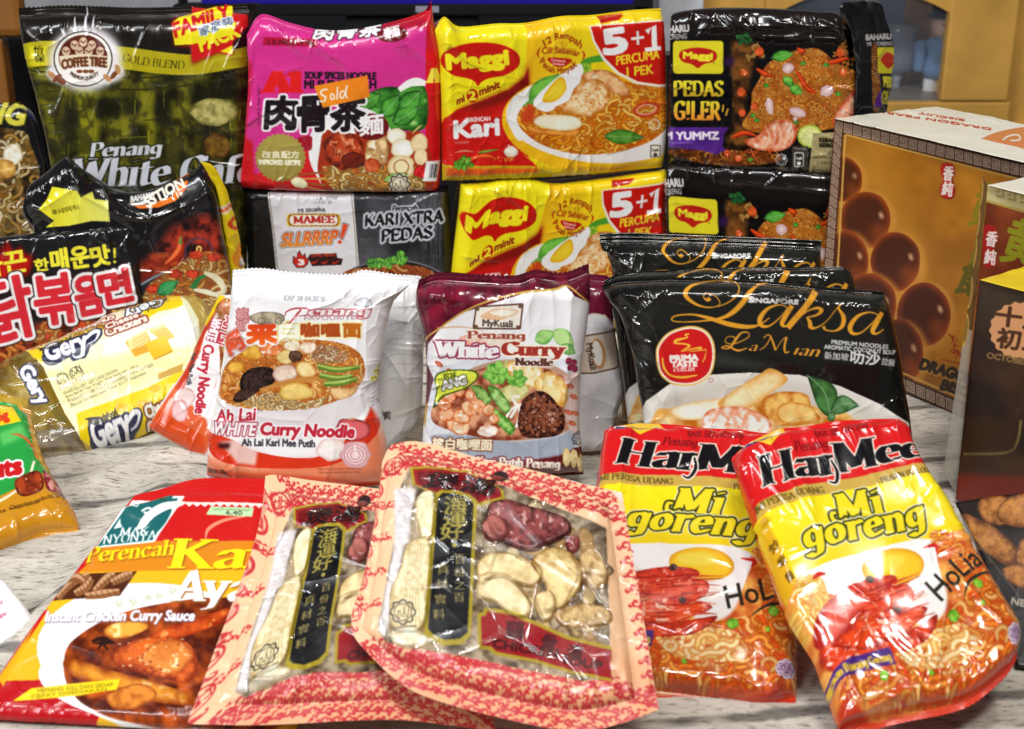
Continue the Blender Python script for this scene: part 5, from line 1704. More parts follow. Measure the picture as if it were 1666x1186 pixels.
# the printed wrapper
body = [(158, 500), (250, 470), (690, 310), (980, 170), (1085, 150), (1200, 330), (1210, 560), (1050, 850), (900, 950), (530, 1060), (490, 1040), (400, 900), (270, 620)]
a.poly(body, '#f6efc4', part='wrapper')
a.poly([(158, 500), (420, 410), (620, 380), (600, 430), (450, 440), (330, 490), (270, 600), (250, 600)], '#f0cc1c', part='wrapper')
a.poly([(100, 470), (420, 340), (700, 270), (900, 210), (880, 300), (640, 380), (420, 420), (170, 500)], '#ecdcc0', part='wrapper')
a.noodles([(180, 470), (420, 370), (640, 350), (860, 280), (880, 320), (640, 400), (200, 500)], 50, ['#e8a83c', '#f0d080'], 22, 60, seed=2, part='wrapper')
a.poly([(840, 260), (960, 140), (1085, 145), (1110, 260), (960, 290), (900, 330)], '#f0c818', part='wrapper')
a.poly([(640, 470), (900, 340), (1120, 260), (1200, 400), (1140, 560), (700, 700), (620, 600)], '#fbf7e4', soft=14, part='wrapper')
a.poly([(280, 640), (900, 500), (1190, 520), (1100, 640), (480, 860), (400, 850)], '#f3e9a8', soft=16, part='wrapper')
a.poly([(470, 900), (900, 740), (1110, 640), (1090, 780), (1050, 850), (900, 950), (530, 1060), (490, 1040)], '#f0cf14', part='wrapper')
a.poly([(960, 660), (1110, 600), (1100, 650), (960, 700)], '#c8a04c', part='wrapper')
for x, y in ((740, 860), (870, 840), (940, 750)):
    a.ell(x, y, 38, 26, '#e6ae1c', a=.7)
# crackers and cheese
a.poly([(760, 470), (890, 400), (930, 520), (820, 560)], '#e0a83c', part='food_picture')
a.poly([(770, 460), (890, 395), (905, 480), (790, 520)], '#f3d88c', part='food_picture')
a.poly([(890, 400), (1000, 370), (1060, 440), (990, 470)], '#edc460', part='food_picture')
a.poly([(880, 480), (1000, 430), (1045, 520), (930, 575)], '#f4cf3c', grad=('v', '#e6b428'), part='food_picture')
a.poly([(930, 577), (1045, 520), (1046, 530), (935, 586)], '#c48a1c')
for i in range(4):
    a.line([(800 + i * 8, 470 + i * 20), (890 - i * 2, 420 + i * 22)], 4, '#c88a2c', a=.6)
for x0, y0, x1, y1, sc in ((268, 600, 640, 470, 1.0), (550, 1075, 880, 940, 1.0)):
    dx, dy = x1 - x0, y1 - y0

    def gp(u, v):
        return (x0 + dx * u + dy * v * .8, y0 + dy * u - dx * v * .8 * .9)
    sw = [gp(.05, -.06), gp(.02, .12), gp(.2, .3), gp(.45, .22), gp(.7, .28), gp(.97, .36), gp(1.02, .2), gp(.9, .05), gp(.76, -.02), gp(.66, -.14), gp(.45, -.16), gp(.4, -.06), gp(.2, -.12)]
    a.poly(sw, '#2b2d48', smooth=True, part='brand_badge')
    a.text('Gery', *gp(.08, .0), *gp(.74, .02), 110, '#eef0fa', weight=6, outs=[(13, '#2b2d48')], part='brand_badge', slant=.1)
    a.line([gp(.7, .16), gp(.86, .28), gp(.97, .26), gp(.88, .1), gp(.74, .06)], (10, 26, 22, 10, 6), '#eef0fa', smooth=True, part='brand_badge')
    a.line([gp(.66, .05), gp(.6, -.1), gp(.5, -.1), gp(.47, -.03)], (20, 20, 12, 8), '#eef0fa', smooth=True, part='brand_badge')
a.text('Gery', 965, 165, 745, 280, 70, '#eef0fa', weight=4, outs=[(9, '#2b2d48')], part='brand_badge')
a.text('Gery', 125, 640, 245, 850, 80, '#e8e8f0', weight=6, outs=[(11, '#2b2d48')], part='brand_badge')
a.text('Garudafood', 282, 510, 442, 446, 28, '#3a3420', weight=1.5)
a.text('Garudafood', 568, 968, 716, 900, 36, '#2a2618', weight=2)
a.text('Garudafood', 1010, 190, 885, 270, 26, '#5a4a10', weight=1)
for x, y, s in ((250, 505, 1), (545, 945, 1.3), (995, 185, 1)):
    a.poly([(x - 22 * s, y - 8 * s), (x + 5 * s, y - 16 * s), (x + 24 * s, y - 18 * s), (x + 12 * s, y - 4 * s), (x + 14 * s, y + 12 * s), (x - 6 * s, y + 16 * s), (x - 2 * s, y)], '#2a2416')
a.text('Crackers', 655, 438, 895, 345, 46, '#f0e4d8', weight=4, outs=[(9, '#8c3a2c')])
a.text('Cheese', 650, 392, 840, 315, 36, '#f0e4d8', weight=3, outs=[(8, '#8c3a2c')])
a.text('crackers', 690, 298, 468, 360, 32, '#f0e4d8', weight=3, outs=[(8, '#8c3a2c')])
a.text('Cheese', 892, 902, 1050, 832, 52, '#f4ece0', weight=4, outs=[(10, '#7c4a3c')])
a.text('Crackers', 900, 960, 1080, 880, 44, '#f4ece0', weight=4, outs=[(10, '#7c4a3c')])
a.halal(385, 690, 38, '#3c3a2c')
a.ring(468, 655, 40, 36, 5, '#3c3a2c')
a.text('حلال', 440, 660, 498, 640, 34, '#3c3a2c', weight=1)
a.text('SWEET CHEESE', 378, 760, 585, 672, 32, '#fbf6e0', weight=3, outs=[(4, '#c8b870')])
for i, q in enumerate(('KRAKER KEJU GERY / GERY CHEESE CRACKERS', 'Berat Bersih / Net Weight / Khoi luong tinh : 100 g', 'Produced by / San xuat PT. Garudafood Putra Putri Jaya', '(Biscuit Division) Jawa Timur 61177, Indonesia')):
    L_ = (720, 838, 930, 890)[i]
    X_ = 398 + i * 13
    Y_ = 790 + i * 24
    a.text(q, X_, Y_, L_, Y_ - (L_ - X_) * .44, 21, '#5c563c', weight=.6)
PL_G = plane(190, 720, 0, 14, 52)
bag('cheese_cracker_roll', 'yellow cheese cracker roll in crinkled clear film, lying below the Korean pack', 'cracker pack', o, PL_G, a, SATIN, T=24, rad=(34, 26, 34, 34), depth=24, wr=1.5, seed=81,
    back='#c9a83c', mats={'end_film': CLEAR}, fold=[(.25, .2, .95, .32, 1.6, 4), (.3, .6, .98, .52, 1.8, 4), (.05, .3, .25, .6, 2.5, 4), (.04, .7, .24, .5, 2.5, 4), (.85, .1, .95, .6, 2, 4)])

# ---- green and orange sweet bag, left edge
o = [[(-125, 660), (-40, 648), (0, 640), (47, 655)], [(47, 655), (58, 700), (72, 745), (96, 785), (124, 832), (123, 856)], [(-120, 955), (-40, 925), (0, 900), (40, 878), (70, 864), (123, 856)], [(-125, 660), (-120, 955)]]
a = Art(bbox(o), '#c98a1c')
a.z(0, 620, 2.965)
a.poly([(-400, 60), (60, 60), (130, 170), (180, 400), (250, 460), (-400, 820)], '#27963c', part='green_field')
a.poly([(-400, 40), (40, 90), (110, 230), (-20, 300), (-400, 330)], '#e2b61c')
a.poly([(-400, 90), (48, 130), (115, 235), (0, 290), (-400, 380)], '#f0cc1c')
a.poly([(-400, 300), (10, 250), (110, 225), (160, 330), (175, 420), (60, 560), (-400, 780)], '#279a40', part='green_field')
a.poly([(0, 290), (110, 240), (140, 300), (20, 350)], '#5cc060', soft=10, part='green_field')
a.line([(60, 290), (110, 300), (160, 340), (180, 400)], (4, 14, 14, 4), '#c4682c', smooth=True)
a.line([(175, 420), (150, 490), (80, 570), (-40, 640), (-300, 730)], 12, '#e8e0c0', smooth=True)
a.text('66g', -30, 235, 50, 212, 48, '#d8401c', weight=4)
a.text('Choc Nuts', -410, 570, 112, 480, 78, '#c41c20', weight=7, slant=.1, outs=[(9, '#f4eef0')], part='title_lettering')
a.blob([(85, 510), (180, 470), (215, 500), (210, 560), (130, 590), (90, 570)], '#4c1208', '#a8401c', sc=30, hi='#e8b090', part='food_picture')
a.blob([(215, 460), (250, 470), (330, 560), (240, 560)], '#5c0f14', '#a82c34', sc=40, hi='#e8a0a0', part='food_picture')
a.text('Chocolate confectionery', 60, 660, 315, 580, 20, '#6a4410', weight=1)
a.text('Milk Chocolate with nuts', -200, 740, 200, 620, 18, '#6a4410', weight=1)
PL_C = plane(30, 880, 0, 10, 72)
bag('sweet_bag', 'green and orange foil sweet bag with chocolate pieces, cut off by the left edge', 'sweet bag', o, PL_C, a, SHINY, T=16, rad=(20, 14, 26, 16), depth=8, wr=1.9, seed=91, back='#b8801c', seal=(12, 7), crimp=.5, cs=22)

# ---- white paper packet, bottom left
o = [[(-120, 930), (-60, 932), (0, 944), (8, 950)], [(8, 950), (40, 985), (63, 1018), (52, 1038)], [(-120, 1120), (-40, 1100), (0, 1078), (30, 1058), (52, 1038)], [(-120, 930), (-120, 1120)]]
a = Art(bbox(o), '#eef0f2')
a.z(0, 770, 2.85)
a.text('cuti', -30, 632, 18, 622, 16, '#c85a78', weight=1)
a.text('pelbagai', -60, 712, 36, 674, 18, '#c85a78', weight=1)
PL_W = plane(20, 1062, 0, 6, 74)
bag('paper_packet', 'plain white packet with faint pink print at the bottom left edge', 'packet', o, PL_W, a, SATIN, T=8, rad=(10, 6, 8, 6), depth=4, wr=.8, seed=95, back='#e8e8e8')

# ================================================================== middle row
# ---- white curry noodle packs with the red bottom
OA = [[(374, 440), (420, 437), (480, 444), (560, 447), (590, 440), (640, 447), (679, 450)], [(679, 450), (650, 478), (634, 500), (622, 560), (612, 630), (620, 690), (627, 730), (624, 792)],
      [(331, 782), (470, 800), (624, 792)], [(374, 440), (371, 490), (362, 560), (350, 640), (338, 700), (331, 782)]]
a = Art(bbox(OA, 20), '#eceaee')
a.z(320, 430, 3.206)
m, wn = a.mpoly(a.C([(20, 980), (300, 1040), (700, 1000), (900, 780), (980, 900), (1000, 1300), (0, 1300)]))
a.put(blur(m, 6), wn, '#e2805a', part='lower_band')
a.poly([(40, 1060), (300, 1080), (700, 1100), (1000, 1160), (1000, 1300), (0, 1300)], '#d9481c', soft=8, part='lower_band')
a.poly([(60, 880), (180, 900), (330, 970), (520, 1000), (680, 980), (850, 850), (905, 740), (950, 800), (930, 900), (760, 1020), (560, 1055), (300, 1050), (150, 1020), (60, 960)], '#d2341a', smooth=True, part='lower_band')
a.poly([(130, 920), (250, 900), (330, 960), (320, 1040), (230, 1030)], '#e8dcd8', soft=6, a=.8)
a.poly([(120, 925), (190, 925), (180, 955), (125, 950)], '#3c0c0a', soft=6)
a.poly([(930, 480), (1000, 470), (1000, 900), (900, 720), (890, 560)], '#e6e4ea', soft=6)
a.ell(500, 720, 410, 250, '#f4f2f4', soft=4, part='food_picture/bowl')
a.ell(505, 660, 402, 250, '#dcd6d8', rot=2, part='food_picture/bowl')
a.poly([(120, 640), (160, 520), (300, 430), (480, 395), (700, 395), (850, 450), (880, 560), (820, 660), (660, 730), (420, 755), (220, 735), (130, 690)], '#a05a1c', smooth=True, part='food_picture')
rim = [(120, 640), (160, 520), (300, 430), (480, 395), (700, 395), (850, 450), (885, 560), (820, 660), (660, 730), (420, 755), (220, 735), (130, 690)]
a.noodles(rim, 240, ['#e8a850', '#d88a40', '#f6cc88', '#c87030'], 15, 90, seed=4, base=('#a85818', '#e8b468'), edge='#9c5018', part='food_picture')
a.noodles([(250, 720), (330, 670), (480, 670), (560, 710), (720, 680), (640, 740), (420, 755)], 70, ['#f0c888', '#e8b468', '#fbe2b0'], 15, 70, seed=5, part='food_picture')
a.noodles([(600, 430), (700, 420), (800, 460), (760, 510), (620, 500)], 50, ['#e8b478', '#fbdcb8', '#c8845c'], 14, 60, seed=6, part='food_picture')
a.blob([(250, 480), (270, 430), (340, 415), (360, 450), (330, 490)], '#b8761c', '#ecb84c', sc=26, part='food_picture/tofu')
a.blob([(170, 540), (190, 505), (250, 510), (250, 550), (200, 560)], '#b8761c', '#ecb84c', sc=26, part='food_picture/tofu')
a.bell(400, 440, 60, 34, '#9c3414', '#e8884c', sc=20, hi='#fff0d8', part='food_picture')
a.bell(510, 420, 42, 30, '#b89a70', '#f0e4cc', sc=14, part='food_picture')
a.bell(590, 430, 44, 30, '#c89070', '#f6e8d4', sc=18, part='food_picture')
a.bell(475, 480, 46, 36, '#b8883c', '#f0dc9c', sc=24, con=.5, part='food_picture')
a.bell(525, 475, 36, 30, '#241410', '#6a4a38', sc=14, part='food_picture')
a.blob([(235, 620), (260, 560), (330, 530), (410, 540), (420, 600), (360, 650), (260, 660)], '#120a0a', '#3e2a26', sc=12, con=1.6, part='food_picture')
a.blob([(200, 700), (240, 650), (340, 640), (300, 680), (240, 715)], '#1c0f0c', '#4c342c', sc=12, part='food_picture')
a.bell(470, 560, 66, 46, '#a87c6c', '#f0dcc8', rot=-10, sc=26, con=.6, part='food_picture')
a.bell(580, 545, 52, 40, '#c08a3c', '#f4dca0', rot=20, sc=26, con=.6, part='food_picture')
a.line([(340, 650), (480, 610), (620, 590), (700, 595)], (14, 26, 24, 8), '#c0803c', smooth=True, part='food_picture')
a.blob([(440, 660), (490, 615), (560, 615), (620, 660), (600, 690), (480, 700)], '#b8862c', '#ecd07c', sc=40, con=.5, part='food_picture/tofu')
for q in ([(640, 525), (740, 545), (860, 530)], [(650, 572), (740, 588), (825, 575)], [(675, 618), (760, 612), (850, 590)]):
    a.line(q, (30, 32, 20), '#5c7c2c', smooth=True, part='food_picture/bean')
    a.line([(x, y - 5) for x, y in q], (10, 12, 6), '#a8bc5c', smooth=True)
a.blob([(700, 640), (800, 640), (850, 610), (830, 670), (740, 700)], '#b87c44', '#f0cc94', sc=30, part='food_picture')
a.text('EXP 28 04.2020', 468, 186, 678, 190, 26, '#9a9aa2', weight=1)
for q, h in (('槟', 60), ('城', 60)):
    pass
a.text('槟', 220, 290, 285, 285, 60, '#c89090', weight=3, outs=[(4, '#a84848')])
a.text('城', 220, 345, 285, 340, 58, '#c89090', weight=3, outs=[(4, '#a84848')])
a.text('阿', 190, 470, 275, 420, 100, '#d8502c', weight=5, outs=[(10, '#c8908c')])
a.text('来', 280, 410, 430, 405, 105, '#d23a18', weight=9, outs=[(9, '#f4ecec')], grad='#e8641c', part='title_lettering')
a.text('白', 445, 380, 540, 380, 78, '#f4f2dc', weight=6, outs=[(9, '#d8cf90')], part='title_lettering')
a.text('咖哩', 556, 372, 755, 372, 66, '#a84a18', weight=6, outs=[(9, '#f6e8b8')], part='title_lettering')
a.text('面', 775, 374, 865, 374, 66, '#b8641c', weight=6, outs=[(9, '#f6e8b8')], part='title_lettering')
a.blob([(290, 270), (350, 245), (440, 250), (470, 275), (450, 300), (330, 305)], '#5c5448', '#b8aa90', sc=30)
for x in (350, 440):
    a.ring(x, 292, 17, 17, 5, '#6a6254')
a.line([(470, 268), (480, 244), (520, 228), (580, 226), (604, 240), (585, 260), (540, 266)], (4, 7, 9, 8, 9, 7, 3), '#b03a44', smooth=True, part='title_lettering')
a.line([(556, 232), (530, 262), (498, 300), (478, 300)], (10, 12, 9, 4), '#b03a44', smooth=True, part='title_lettering')
a.text('enang', 590, 262, 910, 262, 44, '#efe6e8', font='pen', nib=2.2, slant=.35, serif=0, weight=1, outs=[(5, '#b03a44')], part='title_lettering')
a.text('FAVOURITE', 572, 288, 836, 284, 20, '#b89ca0', weight=1.5)
a.blob([(830, 210), (850, 180), (890, 170), (920, 190), (915, 220)], '#8c8894', '#dcdae2', sc=20)
a.bell(820, 855, 92, 62, '#7c1a22', '#d86468', sc=60, con=.4, rim=.3, part='food_picture/onion')
a.line([(800, 800), (835, 795)], 9, '#c8a070')
a.bell(715, 955, 76, 62, '#cfa8a4', '#f8eeea', sc=60, con=.4, part='food_picture/onion')
a.bell(838, 985, 78, 72, '#c88c94', '#f0d4d4', sc=60, con=.4, part='food_picture/onion')
for k_ in (.78, .56, .34):
    a.ring(838, 985, 74 * k_, 68 * k_, 4, '#b87480')
a.line([(835, 930), (840, 990)], 8, '#f8e8e4')
a.text('Ah Lai', 112, 815, 315, 805, 62, '#b3283a', weight=3, slant=.12, outs=[(6, '#f6eef0')], part='title_lettering')
a.text('TM', 330, 765, 355, 765, 14, '#555555')
a.text('WHITE', 92, 880, 312, 886, 64, '#f6f2f4', weight=3, slant=.18, outs=[(6, '#a83048')], part='title_lettering')
a.text('Curry Noodle', 342, 880, 828, 894, 60, '#b8283a', weight=5, slant=.12, outs=[(7, '#f6eef0')], part='title_lettering')
a.text('Ah Lai Kari Mee Putih', 248, 938, 628, 944, 36, '#3a3a42', weight=2.2)
a.text('Image is for illustration purpose only', 640, 1060, 865, 1062, 13, '#7a3018', weight=.5)
a.text('Gambar ini untuk ilustrasi sahaja', 650, 1078, 862, 1080, 13, '#7a3018', weight=.5)
a.text('NET  BERSIH 100g', 0, 1088, 170, 1085, 24, '#4a1408', weight=1.5)
for i, q in enumerate(('Z', 'M', '2', 'n')):
    a.text(q, 975 - i * 18, 520 + i * 28, 990 - i * 18, 510 + i * 28, 22, '#8a7a30', weight=1, outs=[(6, '#e6e27c')])
for i in range(5):
    a.text('加入面煮', 940 + (i % 2) * 6, 620 + i * 26, 985, 600 + i * 26, 20, '#5a5a60')
for i in range(4):
    a.text('Keep in cool place', 915, 680 + i * 20, 960, 650 + i * 20, 8, '#5a5a60')
AA = a
PL_AH = plane(475, 800, 0, -4, 14)
_rA = []
rt, _ = bag('white_curry_noodle_pack', 'front white curry noodle pack with red bottom and a bowl of noodles', 'noodle pack', OA, PL_AH, AA, GLOSS, group='white curry noodle packs with red bottoms', T=16,
            rad=(16, 18, 16, 16), seal=(9, 3), depth=16, wr=1.6, seed=101, back='#e8e8ec', zig=(2.4, 7, 't'), fold=[(.86, .1, .84, .6, 1.6, 4), (.3, .88, .34, .99, 2, 4), (.12, .88, .15, .99, 2, 4)])
# behind, lying on its side
o = [[(356, 478), (420, 482), (600, 520)], [(600, 520), (590, 650), (560, 775)], [(239, 694), (270, 715), (305, 731), (332, 744), (560, 775)], [(356, 478), (332, 525), (300, 598), (270, 640), (239, 694)]]
a = Art(bbox(o), '#e9e5e9')
a.z(0, 440, 3.705)
a.poly([(1250, 290), (1340, 180), (1420, 200), (1400, 300), (1320, 400), (1300, 700), (1180, 820), (1060, 700)], '#a83c24', soft=6)
a.poly([(1300, 310), (1380, 280), (1360, 480), (1260, 800), (1180, 900), (1100, 760), (1060, 700), (1180, 480)], '#ece6e6', smooth=True)
a.poly([(885, 940), (1060, 690), (1110, 760), (1250, 900), (1300, 1100), (1130, 1080)], '#dc6238', soft=4, part='lower_band')
a.poly([(1180, 480), (1060, 700), (1090, 760), (1210, 500), (1260, 300)], '#c4381c', soft=4, part='lower_band')
a.poly([(885, 940), (960, 840), (1240, 1000), (1240, 1110), (1130, 1085)], '#d04818', soft=4, part='lower_band')
a.poly([(1200, 200), (1300, 130), (1360, 160), (1240, 340)], '#e6c41c', soft=4)
a.noodles([(1300, 240), (1400, 200), (1420, 700), (1340, 800), (1330, 500)], 40, ['#d8984c', '#b8642c', '#f0c88c'], 16, 80, seed=8, base=('#8c3c14', '#c8783c'), part='food_picture')
a.text('Ah Lai', 1370, 280, 1310, 440, 52, '#b3283a', weight=3, outs=[(6, '#f6eef0')], part='title_lettering')
a.text('WHITE', 1290, 290, 1255, 420, 52, '#f4f0f2', weight=3, outs=[(6, '#a83048')], part='title_lettering')
a.text('Curry Noodle', 1235, 450, 1180, 860, 62, '#b8283a', weight=4, outs=[(7, '#f6eef0')], part='title_lettering')
a.text('Kari Mee Putih', 1160, 500, 1130, 690, 30, '#3a3a42', weight=2)
a.bell(1120, 770, 62, 60, '#c89a98', '#f6e8e4', sc=50, con=.4, part='food_picture/onion')
a.bell(1090, 850, 50, 66, '#c8868c', '#ecc8c8', sc=50, con=.4, part='food_picture/onion')
bag('white_curry_noodle_pack', 'white curry noodle pack lying on its side at the left of the front white pack', 'noodle pack', o, plane(320, 738, 0, 4, 26), a, GLOSS, group='white curry noodle packs with red bottoms',
    T=10, rad=(12, 14, 14, 12), depth=10, wr=1.4, seed=105, back='#e8e8ec', fold=[(.25, .1, .3, .9, 1.6, 4)])
# third one, back turned
o = [[(520, 446), (600, 450), (683, 450)], [(683, 450), (688, 520), (687, 600), (682, 680), (660, 712), (630, 738)], [(500, 745), (630, 738)], [(520, 446), (500, 745)]]
a = Art(bbox(o), '#e4e3e2')
a.z(320, 430, 3.206)
for y in (260, 300, 340, 420, 470, 540):
    a.line([(1000, y + 60), (1060, y + 40), (1150, y + 48)], 3, '#9a978c', smooth=True, a=.7)
a.text('胃', 985, 805, 1022, 800, 40, '#3a3632', weight=2)
a.text('5.01', 940, 790, 985, 770, 20, '#5a5650')
a.poly([(1000, 800), (1080, 660), (1150, 560), (1160, 800)], '#d8d4cc', soft=12)
bag('white_curry_noodle_pack', 'white noodle pack turned backwards behind the front white pack', 'noodle pack', o, plane(590, 742, 0, -4, 13), a, GLOSS, group='white curry noodle packs with red bottoms',
    T=14, rad=(14, 16, 14, 14), seal=(8, 0), depth=12, wr=1.9, seed=107, back='#e8e8ec', zig=(2, 7, 't'), fold=[(.8, .1, .9, .6, 2, 5), (.92, .2, .88, .9, 2, 5)])

# ---- maroon and white curry noodle packs
OK_ = [[(681, 456), (700, 448), (718, 444), (781, 447), (842, 449), (872, 440), (918, 444), (959, 429)], [(959, 429), (961, 493), (946, 608), (944, 693), (947, 724), (951, 775)],
       [(687, 772), (820, 780), (951, 775)], [(681, 456), (675, 493), (690, 550), (693, 632), (687, 711), (687, 772)]]


def kuali():
    a = Art(bbox(OK_, 14), '#e9e7ea')
    a.z(660, 420, 3.295)
    a.poly([(40, 60), (1010, 20), (1010, 250), (900, 200), (860, 150), (640, 185), (450, 230), (300, 290), (180, 380), (120, 460), (110, 560), (150, 640), (165, 720), (60, 850), (20, 500)], '#5a1226', part='maroon_field')
    m, wn = a.mpoly(a.C([(60, 110), (900, 80), (860, 150), (640, 185), (300, 290), (120, 400), (60, 300)]))
    a.put(m, wn, a.tex(wn, '#4a0d1e', '#7a1c34', 50, 4), part='maroon_field')
    a.poly([(110, 280), (350, 120), (260, 240), (130, 340)], '#a01c38', soft=12, a=.6, part='maroon_field')
    a.line([(110, 560), (105, 440), (200, 360), (310, 285), (450, 225), (640, 180), (800, 165), (865, 148), (930, 195), (990, 245)], (4, 8, 10, 10, 10, 12, 12, 8, 10, 8), '#c9a44c', smooth=True)
    a.poly([(95, 570), (150, 700), (160, 820), (90, 860)], '#5a1226', soft=4)
    a.poly([(90, 790), (150, 760), (110, 900), (85, 900)], '#c89a3c', soft=5)
    a.poly([(60, 1010), (1000, 1010), (1000, 1200), (60, 1200)], '#5e1a1c')
    # bowl
    a.poly([(110, 860), (160, 620), (250, 560), (560, 510), (900, 560), (960, 800), (930, 940), (880, 1010), (600, 1050), (300, 1020), (130, 960)], '#d6d9e0', smooth=True, part='food_picture/bowl')
    a.poly([(130, 950), (300, 940), (560, 975), (800, 950), (930, 900), (900, 1010), (760, 1060), (480, 1080), (240, 1040)], '#9fa9b8', smooth=True, soft=4, part='food_picture/bowl')
    a.poly([(140, 860), (200, 680), (320, 600), (520, 540), (760, 560), (900, 650), (930, 800), (900, 900), (760, 950), (540, 970), (300, 930)], '#b8927c', smooth=True, part='food_picture')
    m, wn = a.mpoly(a.C(cat([(140, 860), (200, 700), (360, 600), (620, 560), (860, 640), (925, 800), (880, 900), (540, 970), (300, 930)], 8, True)))
    a.put(m, wn, a.tex(wn, '#7c3420', '#d89c78', 40, 7), part='food_picture')
    a.poly([(860, 620), (960, 640), (950, 900), (880, 920), (840, 760)], '#dbc4bc', smooth=True, soft=6)
    for x, y in ((880, 680), (900, 740), (870, 820), (910, 830), (890, 880), (240, 600), (180, 560)):
        a.bell(x, y, 24, 12, '#a03c24', '#e07c54', rot=30, sc=10, part='food_picture')
    a.blob([(540, 560), (640, 540), (720, 590), (740, 660), (680, 690), (570, 640)], '#c8943c', '#f4e4b4', sc=24, hi='#fffbe8', part='food_picture/tofu')
    a.blob([(690, 650), (760, 600), (840, 650), (870, 720), (840, 790), (760, 740), (700, 700)], '#c8923c', '#f6deA0'.lower(), sc=26, hi='#fff6d8', part='food_picture/tofu')
    a.blob([(500, 700), (600, 660), (660, 700), (600, 760), (520, 750)], '#a8a458', '#dcdc9c', sc=30, part='food_picture')
    for q in ([(560, 850), (590, 790), (570, 740), (610, 735)], [(590, 900), (610, 820), (590, 770)], [(530, 860), (570, 800), (640, 770)]):
        a.line(q, 14, '#f0ece4', smooth=True, part='food_picture')
    a.blob([(350, 680), (400, 680), (460, 740), (440, 780), (400, 770), (370, 720)], '#2c5c1c', '#9cc46c', sc=22, part='food_picture/bean')
    a.blob([(440, 680), (490, 690), (560, 780), (540, 825), (500, 800), (450, 720)], '#3c7424', '#a8d07c', sc=22, part='food_picture/bean')
    a.blob([(430, 790), (470, 790), (580, 890), (560, 940), (510, 900), (440, 830)], '#3c7c24', '#a4d474', sc=22, part='food_picture/bean')
    a.herb(490, 610, 80, '#2c7c24', '#94cc5c', seed=3, n=10, part='food_picture/sprig')
    a.herb(600, 650, 62, '#2c7c24', '#94cc5c', seed=6, n=9, part='food_picture/sprig')
    a.line([(540, 540), (530, 600)], 8, '#a8d070')
    a.blob([(610, 800), (640, 740), (700, 705), (760, 720), (820, 790), (850, 850), (830, 930), (740, 955), (640, 950), (600, 890)], '#1c0808', '#8a4c34', sc=15, con=1.5, hi='#c89c88', part='food_picture/meat')
    a.shrimp(290, 790, 82, rot=150, c1='#b84a1c', c2='#f4b890', wd=.62, seed=3, part='food_picture/shrimp')
    a.shrimp(385, 880, 92, rot=190, c1='#c05a24', c2='#f8c8a0', wd=.55, a0=-20, a1=190, seed=12, part='food_picture/shrimp')
    a.bell(440, 920, 55, 30, '#d8a890', '#fbf0e8', sc=18, part='food_picture/shrimp')
    # upper picture and lettering
    a.line([(170, 370), (300, 365), (420, 385)], (10, 8, 4), '#cc9a6c', smooth=True, a=.7)
    a.bell(380, 440, 90, 46, '#d8785c', '#f6d0bc', sc=30)
    a.bell(480, 440, 60, 40, '#e0a088', '#f8e0d0', sc=30)
    a.leaf(690, 440, 800, 390, 80, '#4c9a3c', '#a8d47c', seed=3)
    a.leaf(790, 380, 900, 470, 90, '#5aa840', '#b8dc8c', seed=5)
    a.leaf(830, 460, 910, 510, 60, '#3c8434', '#8cc46c', seed=6)
    for x, y in ((870, 545), (900, 555), (905, 590), (880, 580)):
        a.bell(x, y, 18, 18, '#5c0c24', '#a83454', sc=14)
    a.poly([(378, 258), (626, 242), (612, 375), (362, 372)], '#efe6da', part='brand_badge')
    for q in ([(378, 258), (626, 242)], [(626, 242), (612, 375)], [(612, 375), (362, 372)], [(362, 372), (378, 258)]):
        a.line(q, 9, '#5c3c30', part='brand_badge')
    for x, y in ((385, 270), (612, 256), (600, 365), (376, 362)):
        a.ell(x, y, 11, 9, '#6a4a3c', part='brand_badge')
    a.poly([(400, 312), (470, 270), (560, 268), (605, 285), (540, 318), (480, 330)], '#e2b890', smooth=True, part='brand_badge')
    a.poly([(450, 290), (520, 272), (590, 284), (530, 308)], '#f6e8d8', smooth=True, part='brand_badge')
    a.text('MyKuali', 412, 360, 570, 366, 36, '#4a4038', weight=2, part='brand_badge')
    a.text('Penang', 330, 425, 640, 430, 38, '#9c4a38', font='pen', nib=2.2, weight=1.5, outs=[(6, '#f2e4dc')], part='title_lettering')
    a.text('White', 165, 520, 492, 530, 78, '#f4eef2', font='pen', nib=2.6, weight=3, outs=[(8, '#92304c')], part='title_lettering')
    a.text('Curry', 515, 512, 845, 518, 66, '#a0342c', font='pen', nib=2.4, weight=3, outs=[(7, '#f6ead0')], part='title_lettering')
    a.text('Noodle', 585, 568, 785, 572, 38, '#5c3428', font='pen', nib=2.2, weight=2, outs=[(5, '#f2e8e0')], part='title_lettering')
    a.poly([(155, 640), (190, 600), (290, 590), (375, 600), (385, 640), (330, 690), (250, 720), (200, 740), (150, 800), (165, 700)], '#3c5a1c', smooth=True, part='origin_badge')
    a.poly([(162, 645), (195, 607), (290, 597), (368, 607), (376, 640), (325, 683), (248, 712), (195, 730), (160, 770), (172, 700)], '#dfe44c', smooth=True, part='origin_badge')
    a.text('槟城', 205, 642, 272, 636, 34, '#4a5a1c', weight=1)
    a.text('ANG', 200, 700, 325, 668, 46, '#f4f6ec', weight=5, outs=[(5, '#4a5a2c')], slant=.1, part='origin_badge')
    a.text('Taste of', 178, 700, 192, 640, 16, '#4a5a1c')
    a.text('槟白咖哩面', 145, 1015, 460, 1025, 60, '#f2e4c8', weight=3, outs=[(6, '#7c4a34')])
    a.text('Kari Putih Penang', 380, 1105, 825, 1118, 48, '#f4e8dc', font='pen', nib=2.2, weight=2, outs=[(6, '#7c2c34')])
    a.halal(925, 965, 36, '#26262a')
    for x, y, r in ((900, 1070, 80), (860, 1060, 70), (940, 1100, 60)):
        a.bell(x, y, 22, 50, '#c8a04c', '#f2e0ac', sc=16)
    return a


